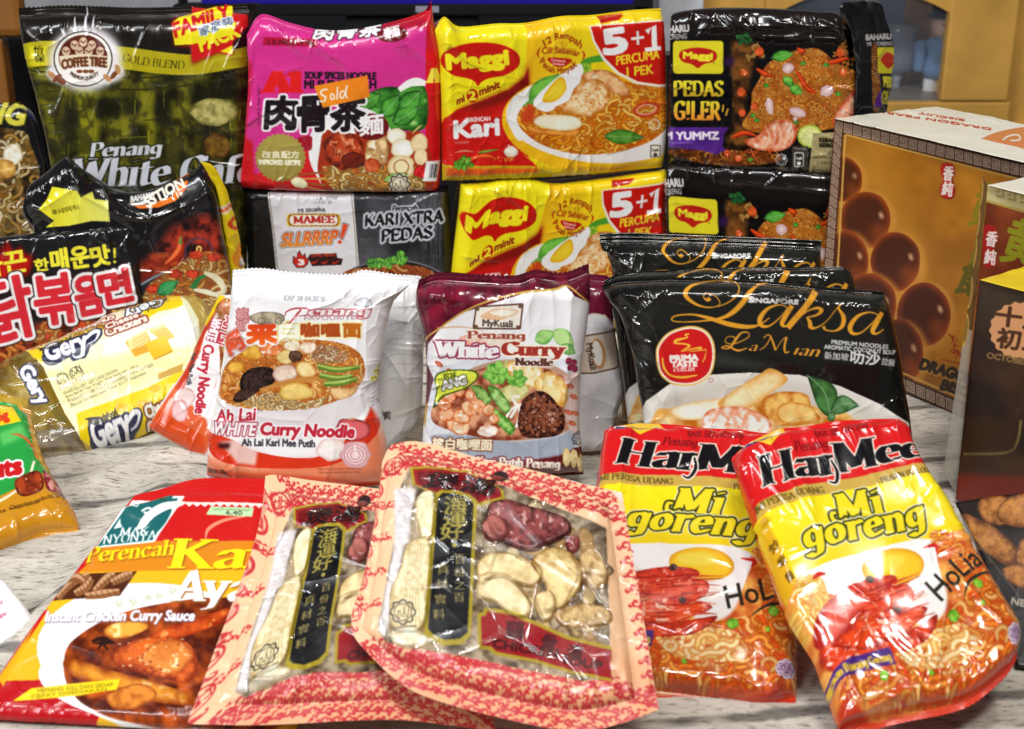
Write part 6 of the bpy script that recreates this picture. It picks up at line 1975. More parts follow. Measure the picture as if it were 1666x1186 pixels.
AK = kuali()
bag('maroon_noodle_pack', 'front maroon and white curry noodle pack showing prawns in a bowl', 'noodle pack', OK_, plane(820, 800, 0, 2, 14), AK, SHINY, group='maroon and white noodle packs', T=16, rad=(14, 16, 16, 14),
    seal=(8, 2), depth=16, wr=1.8, seed=113, back='#5a1226', zig=(2.8, 8, 't'), fold=[(.1, .1, .3, .14, 2, 4), (.86, .05, .9, .6, 1.8, 5), (.05, .3, .12, .6, 1.6, 4)])
o = [[(800, 455), (900, 450), (940, 446), (985, 448), (994, 452)], [(994, 452), (1001, 526), (1007, 566), (1020, 632), (1006, 675), (992, 735)], [(790, 745), (992, 735)], [(800, 455), (790, 745)]]
a = Art(bbox(o), '#e4e2e4')
a.z(660, 420, 3.295)
a.poly([(900, 80), (1120, 80), (1130, 360), (1060, 300), (990, 295), (900, 330)], '#661630', part='maroon_field')
a.line([(960, 310), (1000, 295), (1060, 310), (1128, 362)], 8, '#cfc4b0', smooth=True)
a.poly([(940, 415), (1125, 385), (1140, 580), (1000, 612), (930, 610)], '#d8c8b4', part='brand_badge')
for q in ([(940, 415), (1125, 385)], [(1125, 385), (1140, 580)], [(1140, 580), (1000, 612), (930, 612)]):
    a.line(q, 8, '#5c4030', part='brand_badge')
a.ell(1025, 508, 38, 82, '#c08a54', rot=-8, part='brand_badge')
a.ell(1020, 505, 26, 68, '#f2ece4', rot=-8, part='brand_badge')
a.line([(1070, 480), (1100, 470), (1120, 440)], 5, '#c8a47c', smooth=True)
a.text('MyKuali', 962, 455, 985, 595, 32, '#3c342c', weight=2, part='brand_badge')
a.poly([(960, 700), (1130, 640), (1160, 900), (950, 960)], '#c9c8ca', soft=20)
bag('maroon_noodle_pack', 'maroon topped noodle pack peeking out behind the right of the front one', 'noodle pack', o, plane(890, 742, 0, 6, 14), a, GLOSS, group='maroon and white noodle packs', T=14, rad=(14, 16, 14, 14),
    seal=(6, 0), depth=12, wr=1.7, seed=117, back='#661630', fold=[(.9, .5, .97, .95, 2.5, 6)])

# ---- black coconut noodle packs
OL = [[(977, 466), (990, 460), (1009, 456), (1070, 452), (1141, 453), (1252, 459), (1330, 467), (1400, 473), (1438, 475)], [(1438, 475), (1450, 505), (1466, 571), (1474, 630), (1484, 690), (1494, 812)],
      [(1052, 818), (1494, 812)], [(977, 466), (988, 490), (1006, 512), (1025, 571), (1038, 640), (1046, 690), (1052, 818)]]


def laksa():
    a = Art(bbox(OL, 16), '#131311')
    a.z(960, 370, 3.085)
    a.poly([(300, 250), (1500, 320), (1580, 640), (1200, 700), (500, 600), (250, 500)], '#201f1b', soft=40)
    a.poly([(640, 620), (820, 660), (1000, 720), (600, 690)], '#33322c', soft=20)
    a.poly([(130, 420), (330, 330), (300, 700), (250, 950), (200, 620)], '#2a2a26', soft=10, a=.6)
    # bowl
    a.poly([(240, 960), (280, 870), (400, 780), (560, 735), (800, 722), (1050, 735), (1250, 790), (1450, 880), (1600, 980), (1640, 1400), (240, 1400)], '#dfdcd4', smooth=False, part='food_picture/bowl')
    a.poly([(320, 950), (360, 860), (560, 780), (800, 750), (1050, 770), (1300, 850), (1500, 950), (1500, 1300), (320, 1300)], '#cfc9be', soft=16, part='food_picture/bowl')
    a.poly([(320, 950), (420, 900), (620, 870), (900, 860), (1150, 900), (1320, 960), (1500, 1350), (300, 1350)], '#e0a44c', smooth=True, soft=4, part='food_picture')
    m, wn = a.mpoly(a.C([(320, 960), (520, 890), (900, 870), (1200, 920), (1340, 970), (1500, 1350), (300, 1350)]))
    a.put(blur(m, 6), wn, a.tex(wn, '#c06a1c', '#f6dca4', 70, 5), part='food_picture')
    a.blob([(400, 910), (520, 870), (680, 850), (800, 880), (700, 930), (480, 960)], '#e0b470', '#fdf6e4', sc=60, con=.5, part='food_picture')
    a.blob([(640, 880), (720, 810), (850, 730), (905, 702), (975, 735), (985, 770), (900, 830), (820, 890), (720, 920)], '#dc9c44', '#fae8bc', sc=50, con=.5, part='food_picture/tofu')
    a.blob([(860, 870), (940, 820), (1080, 830), (1110, 900), (1150, 960), (1000, 990), (900, 950)], '#b8641c', '#f0c068', sc=40, part='food_picture/tofu')
    a.blob([(940, 900), (1000, 870), (1100, 890), (1130, 960), (960, 970)], '#c87a24', '#f4d084', sc=50, con=.6, part='food_picture/tofu')
    a.blob([(560, 980), (600, 910), (740, 890), (860, 930), (910, 990), (860, 1060), (600, 1060)], '#d86a3c', '#fbf2e6', sc=30, hi='#ffffff', part='food_picture/shrimp')
    for x in (650, 720, 800):
        a.line([(x - 40, 990), (x, 920), (x + 50, 960)], (6, 26, 8), '#e88a5c', smooth=True, a=.6)
    for x, y in ((380, 1060), (500, 1120), (800, 1120), (1050, 1080), (1250, 1060)):
        a.bell(x, y, 120, 60, '#c87a2c', '#f8e0ac', sc=50, part='food_picture')
    a.noodles([(300, 1060), (1450, 1040), (1500, 1350), (300, 1350)], 80, ['#f4dcaa', '#e8c078', '#fbf0d0'], 30, 200, seed=3, part='food_picture')
    a.leaf(1200, 945, 1085, 735, 120, '#1c3c1c', '#4c8444', bend=-.3, seed=1, part='food_picture/leaf')
    a.leaf(1205, 920, 1350, 890, 90, '#1c4420', '#6c9c64', bend=.3, seed=2, part='food_picture/leaf')
    a.leaf(1190, 960, 1230, 930, 40, '#24481f', '#5c8c54', seed=3, part='food_picture/leaf')
    G = '#dd9a2c'
    st = dict(smooth=True, part='title_lettering')
    a.line([(604, 352), (592, 360), (574, 352), (574, 335), (600, 328), (640, 350), (650, 385), (600, 398), (540, 385), (490, 350), (482, 320), (510, 292), (560, 278)], (20, 18, 6, 5, 5, 5, 5, 6, 12, 20, 22, 14, 6), G, **st)
    a.line([(560, 278), (650, 268), (720, 275), (748, 300), (735, 340), (690, 375), (640, 395)], (5, 5, 6, 7, 7, 6, 4), G, **st)
    a.line([(890, 282), (840, 292), (800, 325), (765, 375), (720, 420), (670, 448), (600, 462), (500, 470), (430, 468), (412, 455), (440, 438), (520, 434), (600, 452), (700, 482), (790, 495), (850, 484), (900, 450)],
           (6, 10, 22, 26, 24, 16, 9, 6, 6, 7, 7, 9, 18, 24, 20, 9, 5), G, **st)

    def la(dx, dy):
        a.line([(1000 + dx, 402 + dy), (950 + dx, 385 + dy), (890 + dx, 405 + dy), (852 + dx, 455 + dy), (862 + dx, 490 + dy), (905 + dx, 487 + dy), (960 + dx, 440 + dy), (990 + dx, 400 + dy)], (6, 7, 16, 24, 18, 8, 6, 5), G, **st)
        a.line([(1012 + dx, 388 + dy), (985 + dx, 432 + dy), (962 + dx, 478 + dy), (980 + dx, 492 + dy), (1018 + dx, 470 + dy)], (24, 24, 22, 10, 5), G, **st)
    la(0, 0)
    a.line([(1132, 320), (1075, 400), (990, 500)], (32, 30, 30), G, part='title_lettering')
    a.line([(1040, 452), (1090, 415), (1135, 400), (1158, 412), (1135, 435), (1085, 448)], (5, 7, 14, 20, 12, 5), G, **st)
    a.line([(1085, 446), (1100, 470), (1105, 495), (1130, 500), (1180, 470), (1225, 415), (1255, 378)], (8, 20, 22, 9, 5, 5, 6), G, **st)
    a.line([(1252, 382), (1245, 405), (1268, 445), (1262, 490), (1225, 515), (1180, 510), (1168, 492)], (8, 10, 22, 20, 8, 8, 18), G, **st)
    la(450, 36)
    a.text('SINGAPORE', 796, 372, 1042, 382, 22, '#dcdcd8', weight=2.2)
    a.text('S', 795, 372, 820, 373, 28, '#dcdcd8', weight=2.4)
    a.line([(735, 560), (720, 545), (690, 545), (680, 570), (720, 580), (790, 550), (795, 525), (760, 525), (730, 560), (700, 600), (660, 600), (690, 590), (740, 612), (790, 600)],
           (8, 5, 4, 5, 5, 5, 5, 8, 12, 9, 5, 8, 10, 4), '#d89430', smooth=True)
    a.text('a', 790, 612, 835, 616, 46, '#d89430', font='pen', nib=1.6, slant=.4, serif=0)
    a.line([(850, 610), (880, 590), (905, 545), (890, 535), (870, 550)], (4, 5, 6, 6, 5), '#d89430', smooth=True)
    a.line([(905, 540), (918, 575), (930, 612)], (7, 10, 10), '#d89430', smooth=True)
    a.line([(930, 612), (960, 565), (985, 545)], (4, 4, 6), '#d89430', smooth=True)
    a.line([(985, 545), (975, 590), (978, 622), (1000, 618)], (10, 11, 9, 4), '#d89430', smooth=True)
    a.text('ian', 1012, 632, 1145, 645, 54, '#d89430', font='pen', nib=1.7, slant=.4, serif=0)
    a.text('PREMIUM NOODLES', 1208, 580, 1490, 604, 20, '#cfcfcb', weight=1.6)
    a.text('AROMATIC COCONUT SOUP', 1172, 603, 1530, 634, 20, '#cfcfcb', weight=1.6)
    a.text('新加坡', 1172, 655, 1292, 664, 38, '#cfcfcb', weight=1)
    a.text('叻沙', 1302, 675, 1446, 688, 62, '#d8d8d4', weight=2.5)
    a.text('拉麵', 1456, 682, 1522, 694, 36, '#b8b8b4', weight=1.5)
    bd = [(335, 640), (345, 580), (400, 520), (500, 490), (580, 510), (622, 570), (628, 660), (600, 740), (520, 785), (420, 780), (355, 730)]
    a.poly([(480 + (x - 480) * 1.0, 640 + (y - 640) * 1.0) for x, y in bd], '#e2b65c', smooth=True, part='brand_badge')
    a.poly([(480 + (x - 480) * .95, 640 + (y - 640) * .95) for x, y in bd], '#f2ead8', smooth=True, part='brand_badge')
    a.poly([(480 + (x - 480) * .90, 640 + (y - 640) * .90) for x, y in bd], '#cb1c1c', smooth=True, part='brand_badge')
    Y_ = '#ecb83c'
    a.line([(500, 530), (480, 535), (490, 548), (440, 560), (430, 575), (480, 580), (500, 592), (460, 615)], (6, 8, 6, 14, 10, 8, 12, 4), Y_, smooth=True, part='brand_badge')
    a.line([(460, 618), (540, 600), (560, 600), (540, 612)], (4, 9, 9, 3), Y_, smooth=True, part='brand_badge')
    a.line([(500, 618), (585, 608), (578, 650), (565, 672)], (4, 7, 7, 4), Y_, part='brand_badge')
    a.line([(368, 645), (375, 695), (410, 735), (470, 745), (540, 735)], (6, 12, 8, 12, 6), Y_, smooth=True, part='brand_badge')
    a.text('PRIMA', 406, 666, 544, 660, 28, '#f2e8e0', weight=3.5, part='brand_badge')
    a.text('TASTE', 412, 692, 538, 690, 24, '#f2e8e0', weight=3.2, part='brand_badge')
    a.text('百胜厨', 420, 718, 528, 716, 24, '#f0dcd4', weight=1, part='brand_badge')
    a.ring(608, 760, 11, 10, 3, '#a05048')
    return a


AL = laksa()
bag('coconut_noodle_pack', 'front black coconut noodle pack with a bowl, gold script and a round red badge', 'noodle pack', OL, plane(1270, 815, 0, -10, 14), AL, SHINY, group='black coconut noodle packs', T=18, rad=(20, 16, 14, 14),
    seal=(3, 0), depth=16, wr=1.7, seed=121, back='#1c1c1a', fold=[(.1, .05, .14, .55, 3, 5), (.02, .1, .1, .4, 2.4, 4), (.92, .02, .95, .35, 2.5, 6), (.5, .03, .95, .1, 1.4, 6)], edge_wr=1.2, pleat=.5)
o = [[(982, 458), (1010, 446), (1090, 440), (1154, 436), (1330, 435), (1372, 435)], [(1372, 435), (1395, 475), (1430, 770)], [(1030, 778), (1430, 770)], [(982, 458), (1005, 560), (1030, 778)]]
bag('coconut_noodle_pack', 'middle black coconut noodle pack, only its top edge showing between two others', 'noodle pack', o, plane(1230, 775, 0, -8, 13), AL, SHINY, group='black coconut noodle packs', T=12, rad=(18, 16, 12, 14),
    seal=(2, 0), depth=10, wr=1.7, seed=125, pleat=.6, back='#1c1c1a', art_outline=OL)
o = [[(975, 381), (1030, 380), (1141, 384), (1250, 388), (1339, 393)], [(1339, 393), (1338, 440), (1360, 725)], [(1015, 730), (1360, 725)], [(975, 381), (978, 406), (996, 450), (1015, 730)]]
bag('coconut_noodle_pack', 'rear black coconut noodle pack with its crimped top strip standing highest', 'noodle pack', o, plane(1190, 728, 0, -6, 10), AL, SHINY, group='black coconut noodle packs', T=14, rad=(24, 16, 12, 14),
    seal=(9, 0), depth=10, wr=1.9, seed=127, pleat=.6, back='#1c1c1a', art_outline=OL, crimp=.5, fold=[(.02, .12, .14, .2, 3, 5), (.2, .05, .13, .2, 2.4, 4)])

# ================================================================== front row
# ---- sauce pouch
o = [[(218, 800), (232, 797), (262, 790), (300, 777), (351, 772), (430, 774), (570, 782)], [(570, 782), (540, 960), (478, 1195)], [(-48, 1164), (100, 1172), (250, 1181), (478, 1195)],
     [(218, 800), (190, 835), (154, 886), (67, 995), (20, 1060), (-48, 1164)]]
a = Art(bbox(o), '#c81c1a')
a.z(0, 770, 2.85)
a.poly([(400, 440), (470, 330), (1500, 320), (1500, 480), (350, 480)], '#d8841c', part='orange_band')
a.poly([(340, 470), (1500, 450), (1500, 1200), (-200, 1200), (-200, 960), (20, 960)], '#eeb41e', part='orange_field')
a.poly([(230, 600), (640, 468), (560, 600), (500, 640), (200, 640)], '#f0b81c')
a.poly([(-120, 980), (200, 970), (500, 1100), (420, 1180), (-200, 1180)], '#b8141c')
a.poly([(-60, 880), (40, 830), (150, 620), (215, 590), (110, 830), (20, 1000)], '#e0a818')
a.poly([(-200, 860), (180, 630), (230, 600), (130, 760), (-20, 970), (-120, 1100)], '#b8243a', soft=4)
# plate
a.ell(720, 840, 545, 320, '#e9e4ea', rot=3, part='food_picture/plate')
a.ell(730, 850, 532, 308, '#f6f3f6', rot=3, part='food_picture/plate')
a.ell(800, 1000, 620, 200, '#f4f1f3', rot=6, part='food_picture/plate')
for x, y in ((560, 620), (620, 610), (690, 585), (740, 580), (800, 560), (850, 550)):
    a.herb(x, y, 24, '#b8d8a0', '#e6c8dc', seed=x, n=6)
cur = [(300, 900), (330, 800), (470, 700), (640, 640), (860, 600), (1000, 590), (1300, 620), (1350, 1150), (900, 1180), (560, 1150), (400, 1090), (320, 1000)]
m, wn = a.mpoly(a.C(cat(cur, 8, True)))
a.put(m, wn, a.tex(wn, '#4c1608', '#c05418', 70, 4, 4), part='food_picture')
a.blob([(485, 740), (540, 705), (660, 700), (690, 730), (600, 770), (510, 775)], '#9c4a10', '#f0a83c', sc=50, hi='#fbd890', part='food_picture/potato')
a.blob([(700, 760), (830, 710), (980, 660), (1060, 640), (1040, 700), (860, 770), (720, 800)], '#8c2408', '#d85a1c', sc=40, hi='#f09a50', part='food_picture')
a.blob([(520, 860), (600, 800), (720, 770), (860, 790), (920, 880), (880, 980), (740, 960), (600, 920)], '#7c2408', '#dc6420', sc=44, seed=3, hi='#f8c878', con=1.1, part='food_picture/chicken')
a.bell(780, 860, 120, 76, '#b0501c', '#e8903c', sc=50, con=.7, hi='#fbe0b0', part='food_picture/chicken')
for i in range(60):
    rs = random.Random(i)
    a.ell(rs.uniform(520, 860), rs.uniform(780, 960), rs.uniform(3, 10), rs.uniform(2, 5), rs.choice(['#fbe0b0', '#6c1808', '#e88a3c']), a=.7)
a.blob([(300, 880), (340, 870), (500, 920), (720, 980), (900, 1050), (880, 1090), (640, 1060), (400, 980), (310, 930)], '#8c3808', '#e89a30', sc=60, hi='#fbe0a0', con=.8, part='food_picture/potato')
a.blob([(500, 1040), (620, 990), (700, 1000), (730, 1050), (640, 1100), (540, 1110)], '#8c3c10', '#e08830', sc=40, part='food_picture/potato')
a.line([(430, 790), (480, 780), (540, 800)], (10, 24, 8), '#26100c', smooth=True)
for t_ in range(6):
    a.line([(480, 800), (480 + 50 * math.cos(t_ * 1.05), 800 + 36 * math.sin(t_ * 1.05))], (16, 6), '#2c120c')
m, wn = a.mpoly(a.C([(250, 600), (310, 480), (640, 466), (560, 580), (400, 590)]))
a.put(m, wn, '#4c2410', part='spice_picture')
for i, q in enumerate(([(270, 590), (330, 520), (420, 480)], [(300, 500), (360, 490), (400, 520)], [(440, 560), (500, 500), (540, 480)], [(520, 520), (580, 490), (620, 480)], [(400, 580), (480, 570), (560, 560)], [(350, 570), (400, 540), (430, 500)])):
    a.line(q, (30, 44, 26), '#8c5a34', smooth=True, part='spice_picture')
    a.line([(x - 4, y - 8) for x, y in q], (10, 18, 8), '#c89870', smooth=True, part='spice_picture')
    for j in range(6):
        x = q[0][0] + (q[2][0] - q[0][0]) * j / 6
        y = q[0][1] + (q[2][1] - q[0][1]) * j / 6
        a.line([(x - 8, y - 14), (x + 8, y + 12)], 3, '#5c3418')
# badge with the lady
a.poly([(440, 360), (470, 310), (610, 110), (860, 120), (720, 332)], '#e2ecec', part='brand_badge')
a.poly([(452, 352), (520, 262), (620, 130), (830, 130), (712, 324)], '#1c6264', part='brand_badge')
a.poly([(530, 270), (600, 160), (640, 130), (680, 125), (640, 180), (570, 260)], '#eef2f2', part='brand_badge')
a.poly([(565, 250), (575, 190), (640, 150), (720, 150), (790, 110), (800, 130), (740, 190), (700, 210), (680, 260), (620, 280)], '#1c6264', smooth=True, part='brand_badge')
a.poly([(680, 200), (760, 150), (850, 150), (800, 190), (760, 220), (720, 250), (640, 270)], '#eef2f2', smooth=True, part='brand_badge')
a.poly([(730, 210), (800, 180), (760, 260), (700, 310), (650, 300), (680, 260)], '#1c6264', smooth=True, part='brand_badge')
a.line([(660, 190), (690, 175), (710, 185), (700, 200), (670, 195)], 9, '#eef2f2', smooth=True, part='brand_badge')
a.line([(610, 160), (640, 168), (650, 150)], 7, '#eef2f2', part='brand_badge')
a.line([(640, 260), (700, 215), (740, 200)], 4, '#eef2f2', part='brand_badge')
a.bell(755, 120, 40, 22, '#1c3c34', '#3c6a5c', sc=20, part='brand_badge')
a.text('MAK', 555, 302, 690, 300, 38, '#f2f4f4', weight=.8, slant=.25, nib=1.2, font='pen', part='brand_badge')
a.text('NYONYA', 478, 342, 725, 322, 42, '#f2f4f4', weight=.7, slant=.25, nib=1.1, font='pen', part='brand_badge')
a.text('Perencah', 400, 425, 808, 388, 66, '#f0d81c', font='pen', nib=1.8, slant=.3, weight=1, shadow=(5, 6, 2, '#8c4a10'), part='title_lettering')
a.text('Kari', 780, 448, 1330, 452, 128, '#f2e01c', font='pen', nib=1.9, slant=.25, weight=2, shadow=(6, 7, 3, '#8c4a10'), part='title_lettering')
a.text('Ayam', 805, 598, 1330, 604, 135, '#f4f0f0', font='pen', nib=1.9, slant=.2, weight=2, shadow=(6, 8, 4, '#8c5a20'), part='title_lettering')
a.text('Instant Chicken Curry Sauce', 212, 696, 900, 694, 46, '#e6e2ee', weight=3, slant=.25, shadow=(4, 5, 2, '#6a5a60'), part='title_lettering')
a.line([(955, 320), (970, 270), (1040, 230), (1140, 210)], (4, 16, 14, 8), '#e88a70', smooth=True)
a.poly([(65, 1070), (150, 1010), (330, 990), (560, 965), (545, 1015), (360, 1045)], '#f2d81c', part='yellow_strip')
a.text('MEMANG ASLI DAN SEDAP', 180, 1030, 530, 1000, 18, '#a08a14', weight=1)
a.text('CEPAT DISEDIAKAN', 150, 1056, 500, 1022, 16, '#a08a14', weight=1)
zz = []
for i in range(37):
    zz.append((808 + i * 18, (150 if i % 2 else 164) + i * .45))
a.poly([(808, 142)] + [(1470, 158)] + zz[::-1], '#ece0d8', part='tear_edge')
a.poly([(980, 168), (1180, 172), (1170, 212), (958, 204)], '#b9dca8', part='price_sticker')
a.text('6.40', 1050, 203, 1125, 205, 18, '#4a5a44', weight=1, part='price_sticker')
a.text('GIANT HYPERMARKET', 990, 184, 1160, 188, 9, '#4a6a44', part='price_sticker')
a.text('Serving suggestion', 780, 1108, 870, 1118, 12, '#c8b8a8')
bag('sauce_pouch', 'flat red and orange curry sauce pouch with a green price sticker', 'sauce pouch', o, plane(200, 1180, 0, 0, 68), a, GLOSS, T=6, rad=(8, 8, 6, 8), seal=(14, 0), depth=2, wr=.7, seed=131, back='#c02020',
    mats={'price_sticker': PAPER}, pleat=.5, crimp=.06)

# ---- herbal soup packs with windows
OH = [[(621, 745), (630, 725), (642, 716), (679, 712), (740, 728), (806, 745), (900, 768), (1012, 796)], [(1012, 796), (1040, 960), (1072, 1150)],
      [(570, 1012), (578, 1035), (609, 1069), (650, 1105), (699, 1130), (806, 1160), (929, 1184), (1010, 1172), (1072, 1150)], [(621, 745), (614, 800), (601, 884), (585, 950), (572, 987), (570, 1012)]]


def herbal():
    a = Art(bbox(OH, 16), '#eebf96')
    a.z(560, 700, 2.44)
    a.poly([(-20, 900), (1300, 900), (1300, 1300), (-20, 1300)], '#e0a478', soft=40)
    rs = random.Random(12)
    RD = '#bd3038'

    def scroll(x, y, s, rot):
        f = 1 if rs.random() < .5 else -1
        for r0, dx, dy, a0, f_ in ((19, 0, 0, rot, f), (14, 30, 10, rot + 2.6, -f), (11, -27, 9, rot + 4.4, f)):
            t_ = np.linspace(0, 1, 14)
            ang = a0 + f_ * t_ * 5.6
            rad_ = r0 * (1.15 - .8 * t_)
            a.line(np.stack([x + s * (dx + rad_ * np.cos(ang)), y + s * (dy + rad_ * .85 * np.sin(ang))], 1), s * (4 + 7 * np.sin(t_ * 3.0) + 4 * t_), RD)
        for dx, dy in ((14, -20), (-12, -18), (8, 22)):
            b = rot + rs.uniform(-.6, .6)
            a.line([(x + s * dx, y + s * dy), (x + s * (dx + 15 * math.cos(b)), y + s * (dy + 9 * math.sin(b))), (x + s * (dx + 26 * math.cos(b + .5)), y + s * (dy + 14 * math.sin(b + .5)))], (3 * s, 12 * s, 3 * s), RD, smooth=True)

    def medal(x, y, r):
        a.ring(x, y, r, r * .92, 7, RD)
        for dx in (-.45, .45):
            a.line([(x + dx * r * .3, y - r * .6), (x + dx * r * .3, y + r * .6)], 7, RD)
            a.line([(x + dx * r * .3, y - r * .2), (x + dx * r * 1.6, y - r * .2), (x + dx * r * 1.6, y + r * .35), (x + dx * r * .8, y + r * .35)], 7, RD)

    def flower(x, y, r):
        for i in range(12):
            t = i * math.pi / 6
            a.line([(x + r * .25 * math.cos(t), y + r * .25 * math.sin(t)), (x + r * math.cos(t), y + r * .9 * math.sin(t))], (5, 10), RD)
    win = [(262, 150), (280, 200), (640, 235), (700, 262), (1040, 392), (1060, 1000), (950, 1008), (700, 960), (450, 905), (290, 880), (170, 850), (135, 800), (190, 500), (225, 235)]
    wm, wwn = a.mpoly(a.C(win))
    inside = np.zeros((a.h, a.w), bool)
    inside[wwn[1]:wwn[3], wwn[0]:wwn[2]] = wm > .5
    # border ornament: edges of the pack
    pts = []
    for x0, y0, x1, y1, n_ in ((180, 42, 1080, 250, 17), (200, 80, 1080, 290, 17), (240, 128, 1080, 335, 17), (125, 130, 10, 800, 11), (160, 130, 50, 800, 15), (205, 150, 105, 800, 15), (20, 842, 1260, 1140, 21), (60, 830, 1260, 1075, 21), (250, 895, 1260, 1040, 18),
                              (80, 890, 1260, 1185, 21), (200, 970, 1260, 1235, 20), (420, 1070, 1260, 1290, 16), (1090, 300, 1240, 1100, 14), (1160, 300, 1260, 1100, 14)):
        for i in range(n_):
            t = (i + .5) / n_
            pts.append((x0 + (x1 - x0) * t, y0 + (y1 - y0) * t, i))
    for i, (x, y, k_) in enumerate(pts):
        cxy = a.C([(x, y)])[0].astype(int)
        if inside[min(max(cxy[1], 0), a.h - 1), min(max(cxy[0], 0), a.w - 1)]:
            continue
        if 51 <= i < 62:
            (medal(x, y, 40) if k_ % 2 else scroll(x, y, .8, rs.uniform(0, 3)))
        elif 62 <= i < 92 and (k_ % 3 == 0):
            scroll(x, y, .62, rs.uniform(0, 6))
        elif i < 51:
            scroll(x, y, .78, rs.uniform(-.5, .5))
        elif i >= 92:
            scroll(x, y, .85, rs.uniform(-.7, .7))
    for x, y in ((700, 258), (910, 305), (260, 140)):
        flower(x, y, 34)
    for x, y in ((195, 140), (820, 280)):
        medal(x, y, 38)
    # window with its contents
    a.hgt[:] = 0
    a.poly(win, '#c3b4aa', soft=0, part='window_contents')
    a.put(wm, wwn, a.tex(wwn, '#54432f', '#bfae94', 46, 4, 4, 1.2), part='window_contents')
    a.poly([(255, 240), (290, 240), (215, 600), (170, 830), (140, 800), (195, 500)], '#e6e2e4', soft=6, part='window_contents')
    a.poly([(200, 240), (268, 240), (262, 460), (205, 470)], '#e9e4e6', soft=4, part='window_contents')
    for i in range(10):
        a.line([(205, 250 + i * 21), (262, 252 + i * 21)], 4, '#c4bcc0', a=.6)

    def lump(pts, d, l, sc, h, seed, hi=None, con=1.0):
        p = a.C(cat(pts, 8, True))
        m, wn = a.mpoly(p)
        a.hgt[wn[1]:wn[3], wn[0]:wn[2]] += 1.5 * h * sstep(.35, 1, blur(m, 4)) * m
        a.blob(pts, d, l, sc=sc, seed=seed, hi=hi, con=con, part='window_contents/herb_piece#%d' % seed)
    for i in range(34):
        x_, y_ = rs.uniform(540, 1010), rs.uniform(330, 880)
        w_, h_, r_ = rs.uniform(30, 75), rs.uniform(18, 44), rs.uniform(0, 3.1)
        q_ = [(x_ + w_ * math.cos(k_) * math.cos(r_) - h_ * math.sin(k_) * math.sin(r_), y_ + w_ * math.cos(k_) * math.sin(r_) + h_ * math.sin(k_) * math.cos(r_)) for k_ in (0, .8, 1.6, 2.4, 3.2, 4, 4.8, 5.6)]
        a.blob(q_, rs.choice(['#6c4c28', '#80602f', '#5a3c24']), rs.choice(['#d8c08c', '#e6d4a8', '#b89460']), sc=24, seed=i, con=.8, part='window_contents')
    lump([(285, 300), (320, 255), (365, 270), (360, 420), (320, 450), (295, 400)], '#c8ac74', '#f6ecc8', 24, 1.5, 1, con=.7)
    lump([(250, 470), (310, 440), (350, 470), (345, 640), (320, 800), (250, 820), (190, 800), (185, 660), (225, 560)], '#b89c64', '#efe2ba', 16, 1.8, 2, con=.9)
    for i in range(6):
        a.line([(262 + i * 12, 470), (250 + i * 10, 640), (215 + i * 18, 800)], 4, '#a08a58', smooth=True, a=.5)
    lump([(180, 820), (260, 800), (340, 840), (320, 880), (220, 870)], '#c8b48c', '#f6eed8', 24, 1.0, 3)
    lump([(570, 320), (640, 290), (760, 320), (880, 360), (900, 420), (820, 470), (740, 500), (640, 470), (580, 420)], '#3c1416', '#8c4442', 22, 2.2, 4, hi='#c89890', con=1.3)
    lump([(545, 390), (600, 360), (650, 400), (640, 460), (570, 450)], '#5c2422', '#b0665c', 26, 1.8, 5, con=.8)
    lump([(880, 440), (930, 430), (930, 490), (890, 500)], '#5c1c20', '#a04c48', 20, 1.6, 6)
    lump([(530, 540), (600, 500), (720, 520), (790, 590), (740, 640), (620, 600), (540, 640)], '#9a7438', '#ecd8a4', 34, 1.6, 7, con=.6)
    lump([(535, 600), (640, 590), (720, 660), (750, 740), (680, 760), (600, 700), (530, 680)], '#a8864c', '#f4e6bc', 34, 1.8, 8, con=.5)
    lump([(740, 540), (830, 480), (920, 520), (950, 620), (900, 700), (830, 740), (790, 740), (800, 640)], '#8c6428', '#e6cc90', 30, 2.0, 9, con=.7)
    lump([(750, 680), (800, 650), (840, 690), (830, 760), (780, 770)], '#94703a', '#e8d09c', 24, 1.6, 10, con=.5)
    for q in ([(560, 620), (650, 610), (740, 700), (790, 780)], [(780, 600), (760, 680), (790, 760)], [(900, 520), (930, 600), (880, 700)]):
        a.line(q, 6, '#7a5a30', smooth=True, a=.7)
    lump([(840, 730), (950, 700), (1050, 720), (1050, 780), (900, 800), (850, 780)], '#8a6638', '#dcc08c', 14, 1.2, 11)
    lump([(940, 500), (1010, 490), (1050, 600), (990, 650), (945, 600)], '#946c38', '#dcc08c', 22, 1.4, 12)
    # printed labels on the film
    G = '#b8a42c'
    oc = [(262, 155), (372, 155), (480, 172), (632, 250), (640, 285), (545, 312), (420, 292), (272, 225)]
    a.poly(oc, G, part='octagon_label')
    a.poly([(450 + (x - 450) * .93, 230 + (y - 230) * .87) for x, y in oc], '#a01c24', part='octagon_label')
    a.poly([(450 + (x - 450) * .84, 230 + (y - 230) * .72) for x, y in oc], '#7c1018', part='octagon_label')
    a.text('煲湯', 310, 238, 590, 276, 66, '#1c0f10', weight=2, part='octagon_label', slant=.3)
    a.poly([(362, 270), (385, 250), (440, 252), (500, 268), (530, 292), (505, 830), (470, 862), (400, 868), (345, 845), (318, 820)], G, part='black_label')
    a.poly([(374, 282), (392, 262), (440, 266), (492, 280), (515, 304), (492, 815), (462, 840), (404, 846), (355, 825), (335, 802)], '#16151a', part='black_label')
    for q, x, y, h in (('海', 400, 340, 62), ('運', 398, 395, 58), ('好', 384, 450, 62)):
        a.text(q, x, y, x + 90, y - 2, h, '#b8aa54', weight=1.5, part='black_label')
    a.ell(440, 470, 9, 9, '#b8aa54', part='black_label')
